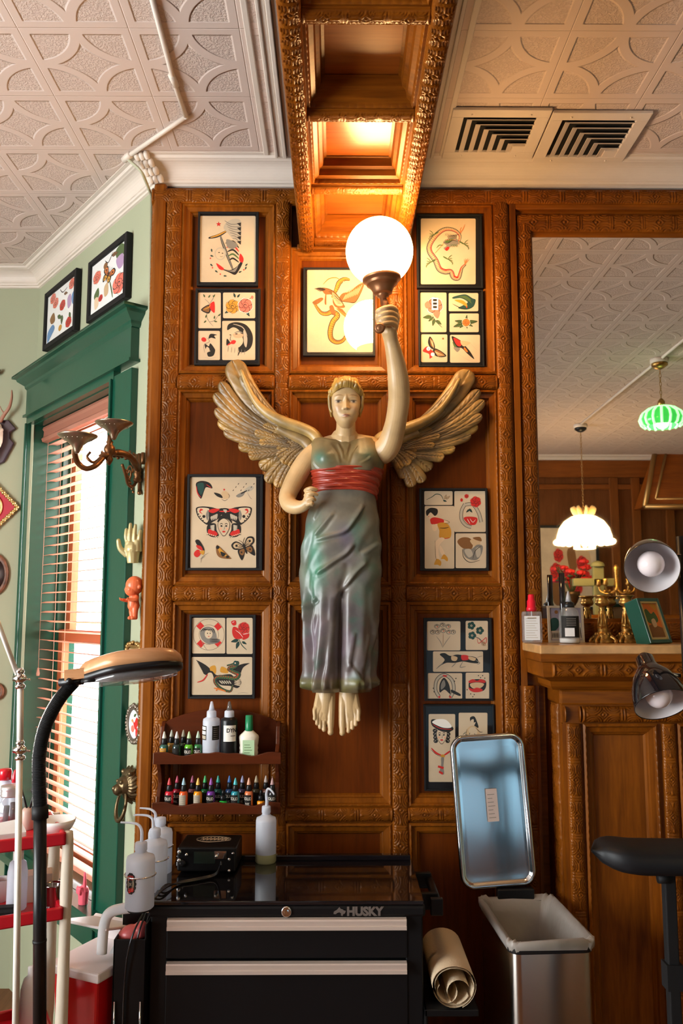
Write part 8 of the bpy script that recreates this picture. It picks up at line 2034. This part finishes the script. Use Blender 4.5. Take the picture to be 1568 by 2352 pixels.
o = thing('conduit', 'white ceiling raceway linking the two pendant lamps, seen in the mirror', 'conduit', c1); m = MB(); m.tube([Vector((0,0,-.008)), c3-c1+Vector((0,0,-.008))], .011, 8); m.build('raceway', cream, o)
# opposite wall: panel rails, picture, hood
def rw(px, py): return refl(px, py, YB+.02)
m = MB(); a0 = rw(1255,1078); zt2 = a0.z
m.box((-1,YB,zt2-.10),(XR,YB+.05,zt2+.10)); m.box((-1,YB,rw(1400,1125).z),(XR,YB+.035,rw(1400,1113).z)); trim(m.build('fr', wood('far_rail_wood', (.10,.028,.006), (.24,.07,.014), 'x'), bevel=.01))
m = MB()
for px_ in (1400, 1450, 1527, 1600): q = rw(px_, 1200); m.box((q.x,YB,0),(q.x+.10,YB+.04,zt2-.1))
trim(m.build('fr', wood('far_stile_wood', (.09,.026,.006), (.20,.06,.012), 'z'), bevel=.008))
q0, q1 = rw(1225,1208), rw(1375,1400)
o = thing('wall_picture', 'large black framed flower print on the opposite wall, seen in the mirror', 'picture', ((q0.x+q1.x)/2, YB+.045, q1.z)); Wp, Hp = (q1.x-q0.x)/2, q0.z-q1.z
m = MB(); f = .03
for (u0,v0,u1,v1) in ((-Wp,0,-Wp+f,Hp),(Wp-f,0,Wp,Hp),(-Wp+f,0,Wp-f,f),(-Wp+f,Hp-f,Wp-f,Hp)): m.box((u0,0,v0),(u1,.03,v1))
m.build('frame', black, o)
ar = Art(lambda x, y, d: Vector(((x-.5)*2*(Wp-f), .012+d*6, f+(Hp-2*f)*(1-y))), .0004); ar.lay([(0,0),(1,0),(1,1),(0,1)], 'paper')
ar.P('tan', [(.3,.25),(.6,.15),(.9,.35),(.8,.7),(.4,.75)]); ar.P('brown', [(.5,.3),(.62,.25),(.66,.5),(.55,.55)]); ar.P('brown', [(.2,.6),(.4,.55),(.45,.95),(.25,.95)])
for (x,y,r) in ((.35,.35,.09),(.3,.55,.11),(.5,.62,.12),(.75,.45,.1),(.62,.75,.13),(.8,.62,.09)): ar.rose(x,y,r,'red','pink')
ar.mb.build('print', [INK[k] for k in INKN], o)
# flower vase with red roses on a side table at the opposite side
tq = refl(1333, 1412, -5.4)
o = thing('console_table', 'dark wooden console table against the opposite wall, seen in the mirror', 'table', (tq.x, -5.75, 0)); m = MB(); zt3 = tq.z
m.box((-.5,-.02,zt3-.04),(1.2,.55,zt3)); m.build('table_top', wood_h, o, bevel=.006)
for (x_,y_) in ((-.45,.03),(1.15,.03),(-.45,.5),(1.15,.5)): m = MB(); m.box((x_-.03,y_-.03,0),(x_+.03,y_+.03,zt3-.04)); m.build('leg', wood_v, o)
vb = Vector((tq.x-.05, -5.55, zt3)); o = thing('flower_vase', 'vase of red roses on the console table, seen in the mirror', 'flowers', vb)
m = MB(); m.lathe([(.05,0),(.055,.01),(.02,.05),(.02,.07),(.06,.13),(.085,.20),(.09,.24),(.08,.24),(.05,.14),(.01,.08)], 24); m.build('vase', mat('bronze_urn', (.12,.07,.03), .35, .7), o)
m = MB(); r = random.Random(5); redm = mat('rose_petals', (.55,.015,.012), .6)
for k in range(15):
    a = r.uniform(0,2*PI); rr_ = r.uniform(.02,.21); z_ = .34+r.uniform(0,.34)*(1-rr_/.32); c = Vector((math.cos(a)*rr_*1.25, math.sin(a)*rr_*.6, z_)); 
    m = MB()
    for j in range(9): b_ = j*2.4; m.ball(c+Vector((math.cos(b_)*.028*(j/9+.2), math.sin(b_)*.028*(j/9+.2), .008*(1-j/9))), .028, 8, 6, sz=.8)
    m.build('rose', redm, o)
m = MB()
for k in range(14): a = k*2.4; m.tube([(0,0,.2),(math.cos(a)*.07,math.sin(a)*.05,.34),(math.cos(a)*.15,math.sin(a)*.09,.42+.02*(k%5))], .006, 6); m.ball((math.cos(a)*.13,math.sin(a)*.09,.36+.02*(k%4)), .035, 8, 5, sz=.35)
m.build('foliage', mat('dark_leaves', (.06,.07,.02), .6), o)
# cross and candelabrum on the table
cq = refl(1361, 1412, -5.3); o = thing('standing_cross', 'mossy green standing cross on the console table, seen in the mirror', 'cross', (cq.x+.04, -5.24, zt3))
m = MB(); gm_ = mat('mossy_stone', (.16,.15,.06), .7, bump=.4); hX = refl(1361,1300,-5.28).z-zt3; m.box((-.055,-.03,0),(.055,.03,hX)); m.box((-.26,-.03,hX*.58),(.20,.03,hX*.74)); m.lathe([(.075,hX-.01),(.06,hX+.03),(.01,hX+.05)],16); m.build('cross', gm_, o, bevel=.008)
kq = refl(1390, 1412, -5.1); o = thing('candelabrum', 'branching gilt candelabrum on the console table, seen in the mirror', 'candelabrum', (kq.x+.09, -5.02, zt3)); hK = refl(1388,1305,-5.1).z-zt3
m = MB(); m.lathe([(.09,0),(.095,.01),(.05,.03),(.02,.06),(.03,.10),(.014,.14),(.018,hK*.5),(.030,hK*.55),(.014,hK*.6),(.022,hK*.9),(.03,hK),(.01,hK+.03)], 20); m.build('stem', brass_c, o)
for k in range(5):
    a = 2*PI*k/5; m = MB(); c_, s_ = math.cos(a), math.sin(a); m.tube(spline([(0,0,hK*.55),(c_*.08,s_*.08,hK*.45),(c_*.16,s_*.16,hK*.5),(c_*.18,s_*.18,hK*.62)],5), .009, 8); m.lathe([(.01,0),(.03,.02),(.02,.05),(.026,.07)], 14, 0, Matrix.Translation((c_*.18,s_*.18,hK*.6))); m.ball((c_*.12,s_*.12,hK*.5), .016, 8, 6); m.build('branch', brass_c, o)
# sloping framed wooden hood lit by an added lamp, seen at the right of the mirror
h0 = refl(1475,1165,YB+.35); h1 = refl(1506,1013,YB+.05)
o = thing('wooden_hood', 'sloping wooden hood panel with carved frame on the opposite wall, seen in the mirror', 'hood', (h0.x, YB+.06, h0.z))
Wd = 1.3; Hh = h1.z-h0.z; sx_ = h1.x-h0.x
m = MB(); m.add([(0,.34,0),(Wd,.34,0),(Wd-sx_*.2,.0,Hh),(sx_,.0,Hh),(0,0,0),(Wd,0,0)], [(0,1,2,3),(4,0,3),(5,2,1),(4,5,1,0)]); m.build('hood', wood_px, o)
m = MB()
for (a,b) in (((0,.34,0),(Wd,.34,0)),((0,.34,0),(sx_,.0,Hh)),((sx_,0,Hh),(Wd,0,Hh))):
    m.tube([a,b], .028, 10)
for (a,b) in (((.14,.30,.09),(Wd,.30,.09)),((.14,.30,.09),(sx_+.10,.05,Hh-.07)),((sx_+.10,.05,Hh-.07),(Wd,.05,Hh-.07))): m.tube([a,b], .014, 8)
m.build('carved_frame', brass_g, o)
l = bpy.data.lights.new('added_hood_light', 'POINT'); l.energy = 130; l.color = (1,.7,.35); l.shadow_soft_size = .06; lo_ = bpy.data.objects.new('added_hood_light', l); C.objects.link(lo_); lo_.location = (h1.x+.25, YB+.9, h1.z-.05)  # made-up point light, added to turn the hood panel golden
o = thing('added_hood_spotlight', 'small made-up spotlight fixture, added to light the wooden hood', 'lamp', lo_.location+Vector((0,0,CEIL-lo_.location.z))); m = MB(); dz_ = lo_.location.z-CEIL; m.tube([(0,0,0),(0,0,dz_+.10)], .008, 8); m.lathe([(.03,dz_+.13),(.05,dz_+.07),(.052,dz_+.066)], 16, cap=False); m.build('fixture', brass, o)  # fixture invented to go with the added hood light
